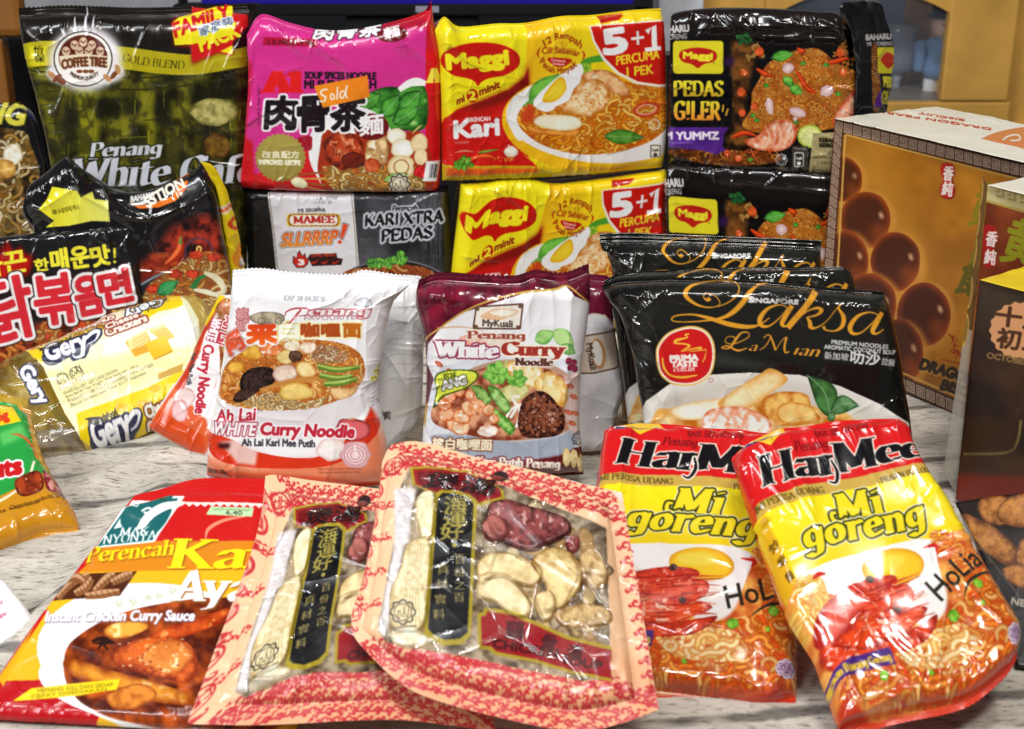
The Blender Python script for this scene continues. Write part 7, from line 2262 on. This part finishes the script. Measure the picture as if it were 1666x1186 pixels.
    for i, q in enumerate('百份之百'):
        a.text(q, 442 - i * 1, 545 + i * 50, 482 - i * 1, 543 + i * 50, 36, '#a89a5c', weight=.8, part='black_label')
    for i, q in enumerate('真材實料'):
        a.text(q, 372 - i * 5, 585 + i * 60, 418 - i * 5, 583 + i * 60, 40, '#a89a5c', weight=.8, part='black_label')
    rl = [(530, 740), (552, 735), (560, 714), (640, 725), (760, 770), (880, 825), (1060, 870), (1060, 1010), (900, 978), (760, 935), (600, 905), (575, 885), (535, 880)]
    a.poly(rl, G, part='red_label')
    a.poly([(545, 752), (562, 748), (570, 730), (640, 740), (760, 785), (880, 840), (1060, 885), (1060, 998), (900, 965), (760, 922), (605, 892), (585, 872), (547, 868)], '#a3161f', part='red_label')
    a.text('鷄', 640, 838, 715, 842, 72, '#4a0a10', weight=2, part='red_label')
    a.text('骨', 780, 880, 840, 888, 60, '#4a0a10', weight=2, part='red_label')
    a.text('湯', 880, 920, 940, 930, 60, '#4a0a10', weight=2, part='red_label')
    a.text('CHICKEN', 590, 875, 845, 915, 34, '#4a0a10', weight=2.5, part='red_label')
    a.text('SOUP', 865, 935, 1020, 965, 34, '#4a0a10', weight=2.5, part='red_label')
    a.halal(238, 745, 50, '#3c3430')
    a.line([(188, 812), (292, 800)], 10, '#5a4c40', a=.6)
    # hang hole
    a.ell(617, 182, 36, 35, '#2a1210', part='hang_hole')
    a.ell(610, 192, 22, 22, '#7a2c20', part='hang_hole')
    return a


AHB = herbal()
o = [[(431, 769), (450, 768), (520, 778), (600, 788), (700, 802), (745, 808)], [(745, 808), (770, 980), (806, 1186)], [(303, 1172), (330, 1174), (420, 1174), (560, 1168), (660, 1166), (806, 1186)],
     [(431, 769), (424, 830), (400, 920), (360, 1020), (330, 1100), (303, 1172)]]
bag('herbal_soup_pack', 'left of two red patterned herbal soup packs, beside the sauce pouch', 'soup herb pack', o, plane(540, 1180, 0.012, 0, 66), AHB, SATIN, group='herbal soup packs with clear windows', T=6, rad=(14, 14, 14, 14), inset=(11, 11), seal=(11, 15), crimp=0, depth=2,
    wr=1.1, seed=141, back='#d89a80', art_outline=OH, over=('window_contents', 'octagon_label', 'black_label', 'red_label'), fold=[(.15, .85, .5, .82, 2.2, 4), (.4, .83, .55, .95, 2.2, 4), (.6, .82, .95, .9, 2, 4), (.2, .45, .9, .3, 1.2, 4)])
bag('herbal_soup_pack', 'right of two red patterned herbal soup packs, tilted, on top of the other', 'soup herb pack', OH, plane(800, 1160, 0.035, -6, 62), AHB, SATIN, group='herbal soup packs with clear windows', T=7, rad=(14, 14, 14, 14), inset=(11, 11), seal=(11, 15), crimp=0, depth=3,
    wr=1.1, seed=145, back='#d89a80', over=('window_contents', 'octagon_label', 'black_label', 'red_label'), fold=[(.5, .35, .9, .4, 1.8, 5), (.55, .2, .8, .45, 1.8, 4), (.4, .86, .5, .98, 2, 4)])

# ---- fried noodle packs, right front
OI = [[(984, 690), (1000, 682), (1048, 679), (1120, 684), (1200, 690), (1262, 694), (1284, 700)], [(1284, 700), (1290, 800), (1297, 940), (1302, 1039), (1297, 1136)],
      [(950, 1104), (968, 1124), (1069, 1128), (1170, 1140), (1242, 1150), (1297, 1136)], [(984, 690), (977, 735), (970, 786), (957, 896), (948, 1018), (950, 1104)]]


def harmee():
    a = Art(bbox(OI, 16), '#cf1a1c')
    a.z(930, 660, 2.372)
    a.poly([(110, 285), (400, 290), (900, 320), (900, 365), (500, 335), (100, 325)], '#c4a24a', part='gold_band')
    a.poly([(90, 325), (500, 335), (900, 362), (900, 640), (60, 640)], '#f2dc1c', grad=('v', '#f0c81c'), part='yellow_field')
    a.poly([(60, 560), (100, 330), (125, 330), (110, 640), (60, 760)], '#d8a41c', soft=4, part='yellow_field')
    a.poly([(20, 640), (140, 560), (900, 600), (900, 1160), (20, 1160)], '#e0913c', part='food_picture')
    m, wn = a.mpoly(a.C([(20, 700), (140, 600), (900, 640), (900, 1160), (20, 1160)]))
    a.put(m, wn, a.tex(wn, '#b8481c', '#f0b458', 60, 3), part='food_picture')
    # white of the egg and the yolk
    a.poly([(150, 600), (180, 560), (420, 555), (620, 565), (700, 600), (680, 660), (640, 760), (580, 830), (480, 840), (400, 720), (240, 670)], '#ece9e6', smooth=True, part='food_picture/egg')
    a.poly([(420, 780), (500, 740), (640, 740), (600, 830), (500, 850)], '#e0dcd8', smooth=True, soft=4, part='food_picture/egg')
    a.bell(498, 632, 126, 64, '#d8961a', '#f6ca2c', sc=120, con=.2, rot=3, jit=.03, part='food_picture/egg')
    a.bell(480, 614, 84, 30, '#f0bc26', '#f8d650', sc=120, con=.2, jit=.03, part='food_picture/egg')
    NC = ['#f0a444', '#e07c24', '#f8c878', '#d85418']
    a.noodles([(50, 660), (120, 570), (210, 590), (190, 680), (60, 740)], 40, ['#f4d470', '#fbe8a0', '#e8b03c'], 16, 90, seed=2, edge='#d08a30', part='food_picture')
    a.noodles([(690, 580), (780, 600), (850, 800), (870, 1000), (760, 900), (720, 760)], 70, NC, 15, 120, seed=3, edge='#b8501c', part='food_picture')
    a.noodles([(60, 960), (240, 880), (480, 860), (700, 830), (860, 840), (880, 1090), (740, 1110), (400, 1090), (120, 1030)], 260, NC, 22, 130, seed=4, base=('#b83c14', '#e8943c'), edge='#a8400f', part='food_picture')
    a.noodles([(320, 900), (450, 870), (640, 900), (640, 1000), (420, 990)], 40, ['#fbe6b0', '#f6d080'], 24, 120, seed=7, edge='#c07028', part='food_picture')
    rs = random.Random(5)
    # prawns
    a.blob([(60, 760), (160, 690), (300, 650), (420, 645), (485, 660), (470, 690), (340, 740), (200, 790), (90, 840)], '#a01c10', '#e0442c', sc=34, hi='#fbb0a0', part='food_picture/shrimp')
    a.blob([(70, 830), (180, 790), (330, 760), (470, 770), (540, 795), (470, 830), (360, 860), (220, 870), (110, 880)], '#a01c10', '#e0481c', sc=34, hi='#fbb8a0', part='food_picture/shrimp')
    a.blob([(260, 720), (400, 690), (520, 700), (500, 760), (360, 790)], '#a81c10', '#e85030', sc=26, hi='#fcc0a8', part='food_picture')
    a.blob([(60, 800), (200, 860), (420, 850), (560, 830), (460, 900), (240, 910), (80, 920)], '#8c1810', '#d8401c', sc=30, hi='#f8a088', part='food_picture')
    for i in range(70):
        x, y = rs.uniform(240, 500), rs.uniform(660, 850)
        a.line([(x, y), (x + rs.uniform(40, 110), y + rs.uniform(-22, 12))], (6, 2), rs.choice(['#c8301c', '#e0603c', '#8c140c', '#f09070']), a=.85, part='food_picture')
    for i in range(6):
        a.line([(110 + i * 55, 790 - i * 22), (130 + i * 52, 740 - i * 14)], 6, '#f4a088', a=.6)
    a.bell(388, 648, 16, 13, '#1c0c0a', '#5c3a34', sc=10)
    a.bell(425, 768, 16, 13, '#1c0c0a', '#5c3a34', sc=10)
    for x, y, r in ((618, 860, 22), (775, 812, 20), (243, 972, 18), (752, 884, 10), (432, 1004, 12)):
        a.bell(x, y, r, r, '#3c7c14', '#8cc43c', sc=20)
    for q in ([(650, 605), (700, 615), (690, 640)], [(180, 590), (210, 582), (236, 588)]):
        a.line(q, (4, 16, 6), '#c8201c', smooth=True)
    for i in range(50):
        x, y = rs.uniform(80, 850), rs.uniform(900, 1080)
        a.ell(x, y, rs.uniform(5, 14), rs.uniform(3, 7), rs.choice(['#c8341c', '#a82410', '#e86a2c']), a=.7, rot=rs.uniform(0, 180))
    a.poly([(45, 985), (80, 1000), (110, 1050), (200, 1100), (40, 1110)], '#b8341c', soft=4)
    a.poly([(60, 1080), (330, 1090), (700, 1110), (900, 1090), (900, 1170), (40, 1170)], '#c83a24', soft=6)
    # lettering
    a.poly([(145, 82), (190, 50), (260, 42), (340, 48), (388, 100), (320, 100), (262, 130), (210, 98)], '#e0b43c', part='brand_badge')
    a.poly([(152, 105), (175, 80), (360, 80), (384, 96), (300, 98), (190, 110)], '#3c2c6c', part='brand_badge')
    a.text('Ibumie', 165, 86, 360, 96, 32, '#2c2460', font='pen', nib=2.6, weight=1.2, outs=[(4, '#f4ecd8')], slant=.15, part='brand_badge')
    a.line([(215, 98), (262, 124), (312, 100)], 7, '#f2cc1c', part='brand_badge')
    a.text('Penang', 345, 170, 480, 184, 30, '#7c1016', font='pen', nib=1.6, slant=.3, weight=1)
    a.text('BAIK SBL 16012020', 445, 145, 660, 150, 22, '#7c1418', weight=1)
    for t_, x0, y0, x1, y1 in (('Har', 165, 245, 480, 272), ('Mee', 470, 268, 850, 292)):
        a.text(t_, x0, y0, x1, y1, 96, '#131013', font='pen', nib=2.5, ang=10, slant=.22, serif=.7, weight=1, outs=[(6, '#d8301c'), (4.5, '#f2e8dc')], part='title_lettering')
    a.line([(470, 225), (475, 265), (450, 300), (425, 292)], (8, 14, 10, 5), '#131013', smooth=True, outs=[(5, '#f2e8dc')], part='title_lettering')
    a.text('MI PERISA UDANG', 105, 308, 388, 326, 22, '#6a5420', weight=1.5, font='pen', nib=1.2)
    a.text('PRAWN FLAVOUR', 620, 345, 850, 356, 20, '#6a5420', weight=1.5, font='pen', nib=1.2)
    st = dict(font='pen', nib=2.2, ang=16, slant=.3, serif=.4, weight=2.5, gap=.7, outs=[(11, '#e8e4b0'), (7, '#3a3c14')], part='title_lettering')
    a.text('Mi', 385, 430, 580, 440, 88, '#e8d426', **st)
    a.line([(418, 432), (392, 440), (366, 426), (368, 402), (388, 400)], (14, 17, 16, 13, 9), '#e8d426', smooth=True, outs=[(9, '#3a3c14')], part='title_lettering')
    a.text('goreng', 205, 488, 712, 530, 92, '#e8d426', **st)
    for i, q in enumerate('炒蝦麵'):
        a.text(q, 92, 452 + i * 58, 120, 450 + i * 58, 34, '#6a4a10', weight=1)
    for x, y, q, h in ((590, 795, 'H', 100), (678, 788, 'o', 72), (732, 775, 'L', 90), (778, 768, 'i', 76), (818, 760, 'a', 80), (850, 752, 't', 76)):
        pass
    a.text('HoLiao', 600, 800, 900, 735, 86, '#26241c', weight=1.8, part='slogan_lettering')
    a.line([(690, 830), (740, 795), (800, 782), (860, 785)], (4, 12, 12, 6), '#2a281c', smooth=True, part='slogan_lettering')
    a.poly([(35, 895), (150, 885), (316, 882), (306, 945), (150, 940), (35, 938)], '#4a2a78', part='purple_banner')
    a.text('Japan Bawang Goreng', 20, 925, 300, 928, 28, '#d8b43c', font='pen', nib=1.8, weight=1.5, part='purple_banner')
    a.halal(822, 1035, 38, '#d8d0d4', '#7c5a7c')
    return a


AI = harmee()
bag('fried_noodle_pack', 'left of two red and yellow fried noodle packs, tucked under the other', 'noodle pack', OI, plane(1120, 1142, 0, 0, 66), AI, SHINY, group='red and yellow fried noodle packs', T=12, rad=(11, 11, 8, 10), seal=(7, 8), zig=(2.2, 9, 'b'), depth=6,
    wr=1.6, seed=151, back='#b81818', fold=[(.13, .05, .16, .9, 2.2, 5), (.04, .9, .2, .98, 3, 4), (.85, .98, .95, .88, 3, 4), (.3, .43, .42, .55, 1.2, 4)])
OR = [[(1199, 727), (1221, 709), (1250, 697), (1279, 687), (1370, 676), (1456, 669), (1472, 674)], [(1472, 674), (1501, 749), (1545, 815), (1589, 891), (1630, 960), (1662, 1015), (1656, 1068)],
      [(1372, 1196), (1390, 1190), (1456, 1170), (1572, 1144), (1634, 1099), (1656, 1068)], [(1199, 727), (1194, 749), (1234, 869), (1279, 993), (1323, 1068), (1372, 1196)]]
bag('fried_noodle_pack', 'right of two red and yellow fried noodle packs, leaning over the other', 'noodle pack', OR, plane(1500, 1170, 0.022, -4, 62), AI, SHINY, group='red and yellow fried noodle packs', T=12, rad=(11, 10, 8, 9), seal=(7, 7), zig=(2.2, 9, 'b'), depth=6,
    wr=2.0, seed=157, back='#b81818', art_outline=OI, fold=[(.2, .02, .28, .35, 3, 6), (.32, .04, .3, .3, 2.4, 5), (.06, .05, .2, .3, 2.4, 4), (.45, .93, .75, .62, 2.2, 4), (.8, .62, .88, .85, 2.6, 5), (.7, .7, .95, .72, 2, 4)])

# ================================================================== boxes on the right


def project(P):
    d = np.asarray(P, float) - CAM
    z = d @ FWD
    return np.stack([CX + F * d[..., 0] / z, CY - F * (d @ UP) / z], -1)


def carton(name, label, front, pl, depth, art_f, art_t, side_col, top_art_box=None, group=None, lift=0.0):
    """a printed carton: body behind its front panel, a top panel and a printed front"""
    c3 = on_plane(np.array(front, float), pl)          # tl tr br bl
    n = pl[1]
    root = thing(name, label, 'box', (c3[3] + c3[2]) / 2 - n * depth / 2, group)
    bk = c3 - n * depth
    V = np.vstack([c3 - n * 0.0012, bk])
    up = (c3[0] - c3[3]) / np.linalg.norm(c3[0] - c3[3])
    V[[0, 1, 4, 5]] -= up * 0.001
    Fq = [(0, 3, 2, 1), (4, 5, 6, 7), (0, 1, 5, 4), (3, 7, 6, 2), (0, 4, 7, 3), (1, 2, 6, 5)]
    b = mesh_obj('box_body', V, Fq, plain('box_card', side_col, 0.45, sc=60), root, smooth=False)
    md = b.modifiers.new('bevel', 'BEVEL')
    md.width, md.segments = 0.0012, 2
    fo = QUAD(*[tuple(p_) for p_ in front])
    sheet(root, fo, pl, art_f, CARD, body='front_panel', T=.5, rad=(2, 2, 2, 2), depth=.3, wr=.12, seed=3, back=side_col, pleat=0)
    tq = project(np.array([bk[0], bk[1], c3[1], c3[0]]))
    if art_t is not None:
        tn = up
        sheet(root, QUAD(*[tuple(p_) for p_ in tq]), (c3[0] + up * 0.0008, tn), art_t(tq), CARD, body='top_panel', T=.5, rad=(2, 2, 2, 2), depth=.2, wr=.5, seed=5, back=side_col, pleat=0)
    return root, tq


fr = [(1358, 192), (1764, 287), (1764, 770), (1329, 573)]
a = Art((1310, 150, 1790, 800), '#b87a22')
a.z(1330, 160, 2.28)
m, wn = a.mpoly(a.C([(40, 60), (1000, 300), (1000, 1400), (0, 960)]))
a.put(m, wn, a.tex(wn, '#9a5e12', '#cc8420', 160, 3))
a.poly([(90, 140), (200, 150), (300, 330), (420, 560), (400, 900), (60, 640)], '#d0922e', soft=40, a=.6)
rs = random.Random(2)
for x, y, rx, ry, sd in ((95, 300, 70, 84, 1), (180, 450, 92, 106, 2), (105, 600, 84, 108, 3), (290, 605, 92, 110, 4), (190, 770, 104, 122, 5), (395, 800, 98, 118, 6), (300, 945, 94, 124, 7)):
    a.ell(x + 12, y + 10, rx + 10, ry + 10, '#d8943c', soft=10, a=.8, part='pearl_picture')
    a.bell(x, y, rx, ry, '#a04010', '#461405', sc=150, con=.45, rim=.1, jit=.05, seed=sd, part='pearl_picture/pearl#%d' % sd)
    a.ell(x + rx * .5, y + ry * .45, rx * .34, ry * .34, '#b85a18', soft=14, a=.5, part='pearl_picture/pearl#%d' % sd)
    a.ell(x + rx * .62, y - ry * .15, rx * .08, ry * .14, '#e8b890', soft=5, rot=-20, part='pearl_picture/pearl#%d' % sd)
# key pattern border


def band(p0, p1, q0, q1, n_):
    p0, p1, q0, q1 = [np.array(v, float) for v in (p0, p1, q0, q1)]
    a.poly([p0, p1, q1, q0], '#4a2418', part='border_band')
    for i in range(n_):
        for k_, c_ in ((.40, '#c9b8a4'), (.31, '#4a2418'), (.24, '#c9b8a4'), (.16, '#4a2418'), (.09, '#c9b8a4')):
            u0, u1 = (i + .5 - k_ * 1.05) / n_, (i + .5 + k_ * 1.05) / n_

            def g(u, v):
                A, B = p0 + (p1 - p0) * u, q0 + (q1 - q0) * u
                return A + (B - A) * v
            a.poly([g(u0, .5 - k_ * .8), g(u1, .5 - k_ * .8), g(u1, .5 + k_ * .8), g(u0, .5 + k_ * .8)], c_, part='border_band')


def fz(x, y):
    return ((x - 1330) * 2.28, (y - 160) * 2.28)


band((64, 74), (990, 291), (60, 126), (990, 356), 27)
band((62, 74), (-3, 944), (98, 120), (42, 935), 22)
band((-3, 890), (990, 1320), (-3, 944), (990, 1392), 27)
a.line([(104, 134), (990, 362)], 7, '#d8a850')
a.line([(104, 134), (60, 900)], 7, '#d8a850')
a.line([(55, 905), (990, 1310)], 7, '#d8a850')
a.poly([(465, 245), (500, 243), (512, 275), (502, 300), (512, 340), (500, 372), (462, 366), (458, 330), (468, 300), (458, 270)], '#7a1010', smooth=True, part='seal_mark')
a.poly([(463, 243), (497, 241), (508, 272), (498, 300), (508, 338), (496, 368), (460, 362), (456, 328), (466, 300), (456, 270)], '#b81c18', smooth=True, part='seal_mark')
a.text('香', 464, 302, 500, 308, 54, '#f0e4dc', weight=2, part='seal_mark')
a.text('純', 460, 358, 498, 364, 52, '#f0e4dc', weight=2, part='seal_mark')
a.text('黄', 555, 470, 640, 490, 170, '#8c7c18', weight=4, slant=.1, part='title_lettering')
a.text('龍', 560, 610, 660, 635, 130, '#7c6c14', weight=4, slant=.1, part='title_lettering')
a.text('餅', 505, 720, 640, 760, 130, '#5c5410', weight=4, slant=.1, part='title_lettering')
a.text('DRAGON BALL', 378, 1002, 700, 1098, 38, '#2a1608', weight=4, slant=.08, shadow=(3, 4, 2, '#e0b060'), part='title_lettering')
a.text('BISCUIT', 456, 1078, 640, 1132, 36, '#2a1608', weight=4, slant=.08, shadow=(3, 4, 2, '#e0b060'), part='title_lettering')
for i in range(9):
    x, y = rs.uniform(490, 525), rs.uniform(870, 950)
    a.line([(x, y), (x + rs.uniform(-20, 20), y + rs.uniform(-20, 20)), (x + rs.uniform(-20, 20), y + rs.uniform(-10, 30))], 4, '#a8281c', smooth=True)
a.line([(462, 968), (560, 992)], 4, '#a8281c')
PL_D = plane(1329, 573, 0, -60, 0)


def dragon_top(tq):
    t = Art((tq[:, 0].min() - 5, tq[:, 1].min() - 5, tq[:, 0].max() + 5, tq[:, 1].max() + 5), '#efe9d8', 1.5)
    t.z(1330, 0, 3.952)
    t.text('DRAGON PEARL', 1115, 826, 392, 708, 13, '#b8361c', weight=2)
    t.text('BISCUIT', 945, 772, 650, 724, 11, '#b8361c', weight=2)
    t.poly([(1040, 890), (1180, 840), (1700, 760), (1700, 1100), (1300, 950)], '#d8803c')
    t.line([(1040, 890), (1180, 836), (1400, 800)], 12, '#f4efe6', smooth=True)
    t.line([(1190, 900), (1230, 875), (1290, 870), (1300, 900), (1240, 905)], 10, '#f4efe6', smooth=True)
    return t


carton('biscuit_box', 'large gold biscuit box with brown key pattern border and dark round pearls', fr, PL_D, 0.135, a, dragon_top, '#3c1c14')

# ---- tall red brown box with a printed left side
fr = [(1607, 300), (1780, 345), (1780, 960), (1556, 800)]
a = Art((1540, 280, 1800, 980), '#8a3c1c')
a.z(1330, 160, 2.28)
m, wn = a.mpoly(a.C([(500, 300), (1100, 420), (1100, 1900), (480, 1500)]))
a.put(m, wn, a.tex(wn, '#6e2c12', '#9c4a20', 120, 3))
a.poly([(600, 300), (1100, 425), (1100, 520), (600, 375)], '#cdbf86', part='border_band')
a.line([(600, 372), (1100, 515)], 9, '#b8a04c')
for i in range(9):
    x = 662 + i * 44
    y = 328 + (x - 640) * .27
    for r_, c_ in ((17, '#a8945c'), (12, '#cdbf86'), (8, '#a8945c'), (4, '#cdbf86')):
        a.poly([(x, y), (x + r_ * 1.9, y + r_ * .4), (x + r_ * 1.9, y + r_ * 2.2), (x, y + r_ * 1.8)], c_)
a.poly([(618, 480), (660, 478), (668, 520), (655, 560), (665, 610), (650, 625), (618, 612)], '#a81c18', smooth=True, part='seal_mark')
a.text('香', 622, 545, 662, 552, 56, '#efe0d8', weight=2, part='seal_mark')
a.text('純', 618, 612, 658, 618, 54, '#efe0d8', weight=2, part='seal_mark')
a.text('黄', 675, 600, 800, 640, 170, '#8c8a1c', weight=5, part='title_lettering')


def cream_top(tq):
    return Art((tq[:, 0].min() - 5, tq[:, 1].min() - 5, tq[:, 0].max() + 5, tq[:, 1].max() + 5), '#ece6d4', 1.0)


PL_B = plane(1550, 742, 0, -56, 0)
r2, tq = carton('tall_box', 'tall red brown box with a cream top and gold shapes along its side', fr, PL_B, 0.08, a, cream_top, '#7a5a2c')

o = [[(1599, 288), (1606, 300)], [(1606, 300), (1590, 460), (1556, 806)], [(1534, 768), (1556, 806)], [(1599, 288), (1573, 511), (1534, 768)]]
s_ = Art(bbox(o), '#b9b2a4')
s_.z(1330, 160, 2.28)
s_.poly([(560, 280), (660, 280), (600, 860), (500, 860)], '#6a4a24', part='gold_edge')
for y in (350, 460, 570, 720, 860):
    s_.ell(606 - (y - 300) * .105, y, 13, 62, '#c8a050', rot=6, part='gold_edge')
    s_.ell(609 - (y - 300) * .105, y, 7, 48, '#8c6a30', rot=6, part='gold_edge')
sheet(r2, o, plane(1546, 800, 0, -22, 0), s_, CLEAR, body='clear_flap', T=.6, rad=(2, 2, 2, 2), depth=.3, wr=.3, seed=9, back='#b9b2a4', mats={'gold_edge': CARD}, push=0)

# ---- dark box with a round peach seal
fr = [(1594, 454), (1790, 506), (1790, 960), (1554, 812)]
a = Art((1530, 430, 1810, 980), '#2a150c')
a.z(1500, 420, 2.199)
m, wn = a.mpoly(a.C([(100, 50), (700, 200), (700, 1300), (60, 950)]))
a.put(m, wn, a.tex(wn, '#1e0e07', '#3e2414', 120, 5))
a.poly([(200, 80), (700, 220), (700, 320), (190, 240)], '#463c2c', soft=20, a=.6)
a.poly([(110, 770), (700, 800), (700, 1100), (110, 870)], '#6a1c0c', soft=8, part='lower_band')
a.line([(150, 700), (300, 695), (340, 660), (355, 580)], 10, '#9c8a4c', smooth=True, a=.7)
a.poly([(150, 560), (340, 590), (330, 690), (150, 700)], '#301c0c', soft=10)
t = np.linspace(0, 2 * math.pi, 90)
rr = 1 + .035 * np.cos(18 * t)
a.poly(np.stack([352 + 108 * rr * np.cos(t), 258 + 100 * rr * np.sin(t)], 1), '#d89a68', part='round_seal')
a.text('十月', 262, 238, 440, 262, 70, '#4a2810', weight=3, part='round_seal')
a.text('初五', 266, 318, 440, 342, 70, '#4a2810', weight=3, part='round_seal')
a.text('OCTOBER FIFTH', 232, 356, 470, 400, 20, '#8a6a3c', weight=1.5)


def yellow_top(tq):
    return Art((tq[:, 0].min() - 5, tq[:, 1].min() - 5, tq[:, 0].max() + 5, tq[:, 1].max() + 5), '#e6c62c', 1.0)


carton('dark_box', 'dark brown box with a yellow top and a round peach seal, right edge', fr, plane(1554, 812, 0, -53, 0), 0.075, a, yellow_top, '#2a170d')

# ---- low dark tray box with finger biscuits
o = [[(1553, 816), (1620, 806), (1720, 796)], [(1720, 796), (1800, 1000), (1830, 1100)], [(1652, 1085), (1740, 1090), (1830, 1100)], [(1553, 816), (1586, 880), (1625, 990), (1652, 1085)]]
a = Art(bbox(o), '#120c0a')
a.z(1500, 420, 2.199)
a.poly([(118, 866), (700, 780), (760, 1100), (420, 1230), (330, 1190), (190, 1010)], '#1e110b', part='biscuit_picture')
for x, y, rx, ry, r_, sd in ((275, 905, 80, 52, 10, 1), (370, 900, 100, 62, -8, 2), (240, 1010, 130, 48, 38, 3), (390, 1060, 58, 60, 10, 4), (350, 1140, 66, 40, 20, 5), (470, 980, 100, 56, 20, 6)):
    a.bell(x, y, rx, ry, '#5c2c0c', '#c8843c', rot=r_, sc=22, seed=sd, con=.7, part='biscuit_picture/biscuit#%d' % sd)
    for i in range(40):
        q = random.Random(i + sd * 50)
        t, d = q.uniform(0, 6.28), math.sqrt(q.random()) * .85
        c_, sn = math.cos(R(r_)), math.sin(R(r_))
        u_, v_ = rx * d * math.cos(t), ry * d * math.sin(t)
        a.ell(x + u_ * c_ - v_ * sn, y + u_ * sn + v_ * c_, 3, 2, q.choice(['#e8b060', '#8c4c18']), a=.6)
a.line([(190, 1012), (330, 1190), (420, 1320)], 6, '#4c4038')
a.text('NETA', 318, 1240, 420, 1262, 24, '#a89c8c', weight=1.5)
bag('biscuit_tray', 'low dark biscuit box showing golden finger biscuits, bottom of right edge', 'box', o, plane(1660, 1085, 0.0, -30, 60), a, CARD, T=2, rad=(3, 3, 3, 3), depth=20, wr=.2, seed=171, back='#120c0a', pleat=0)
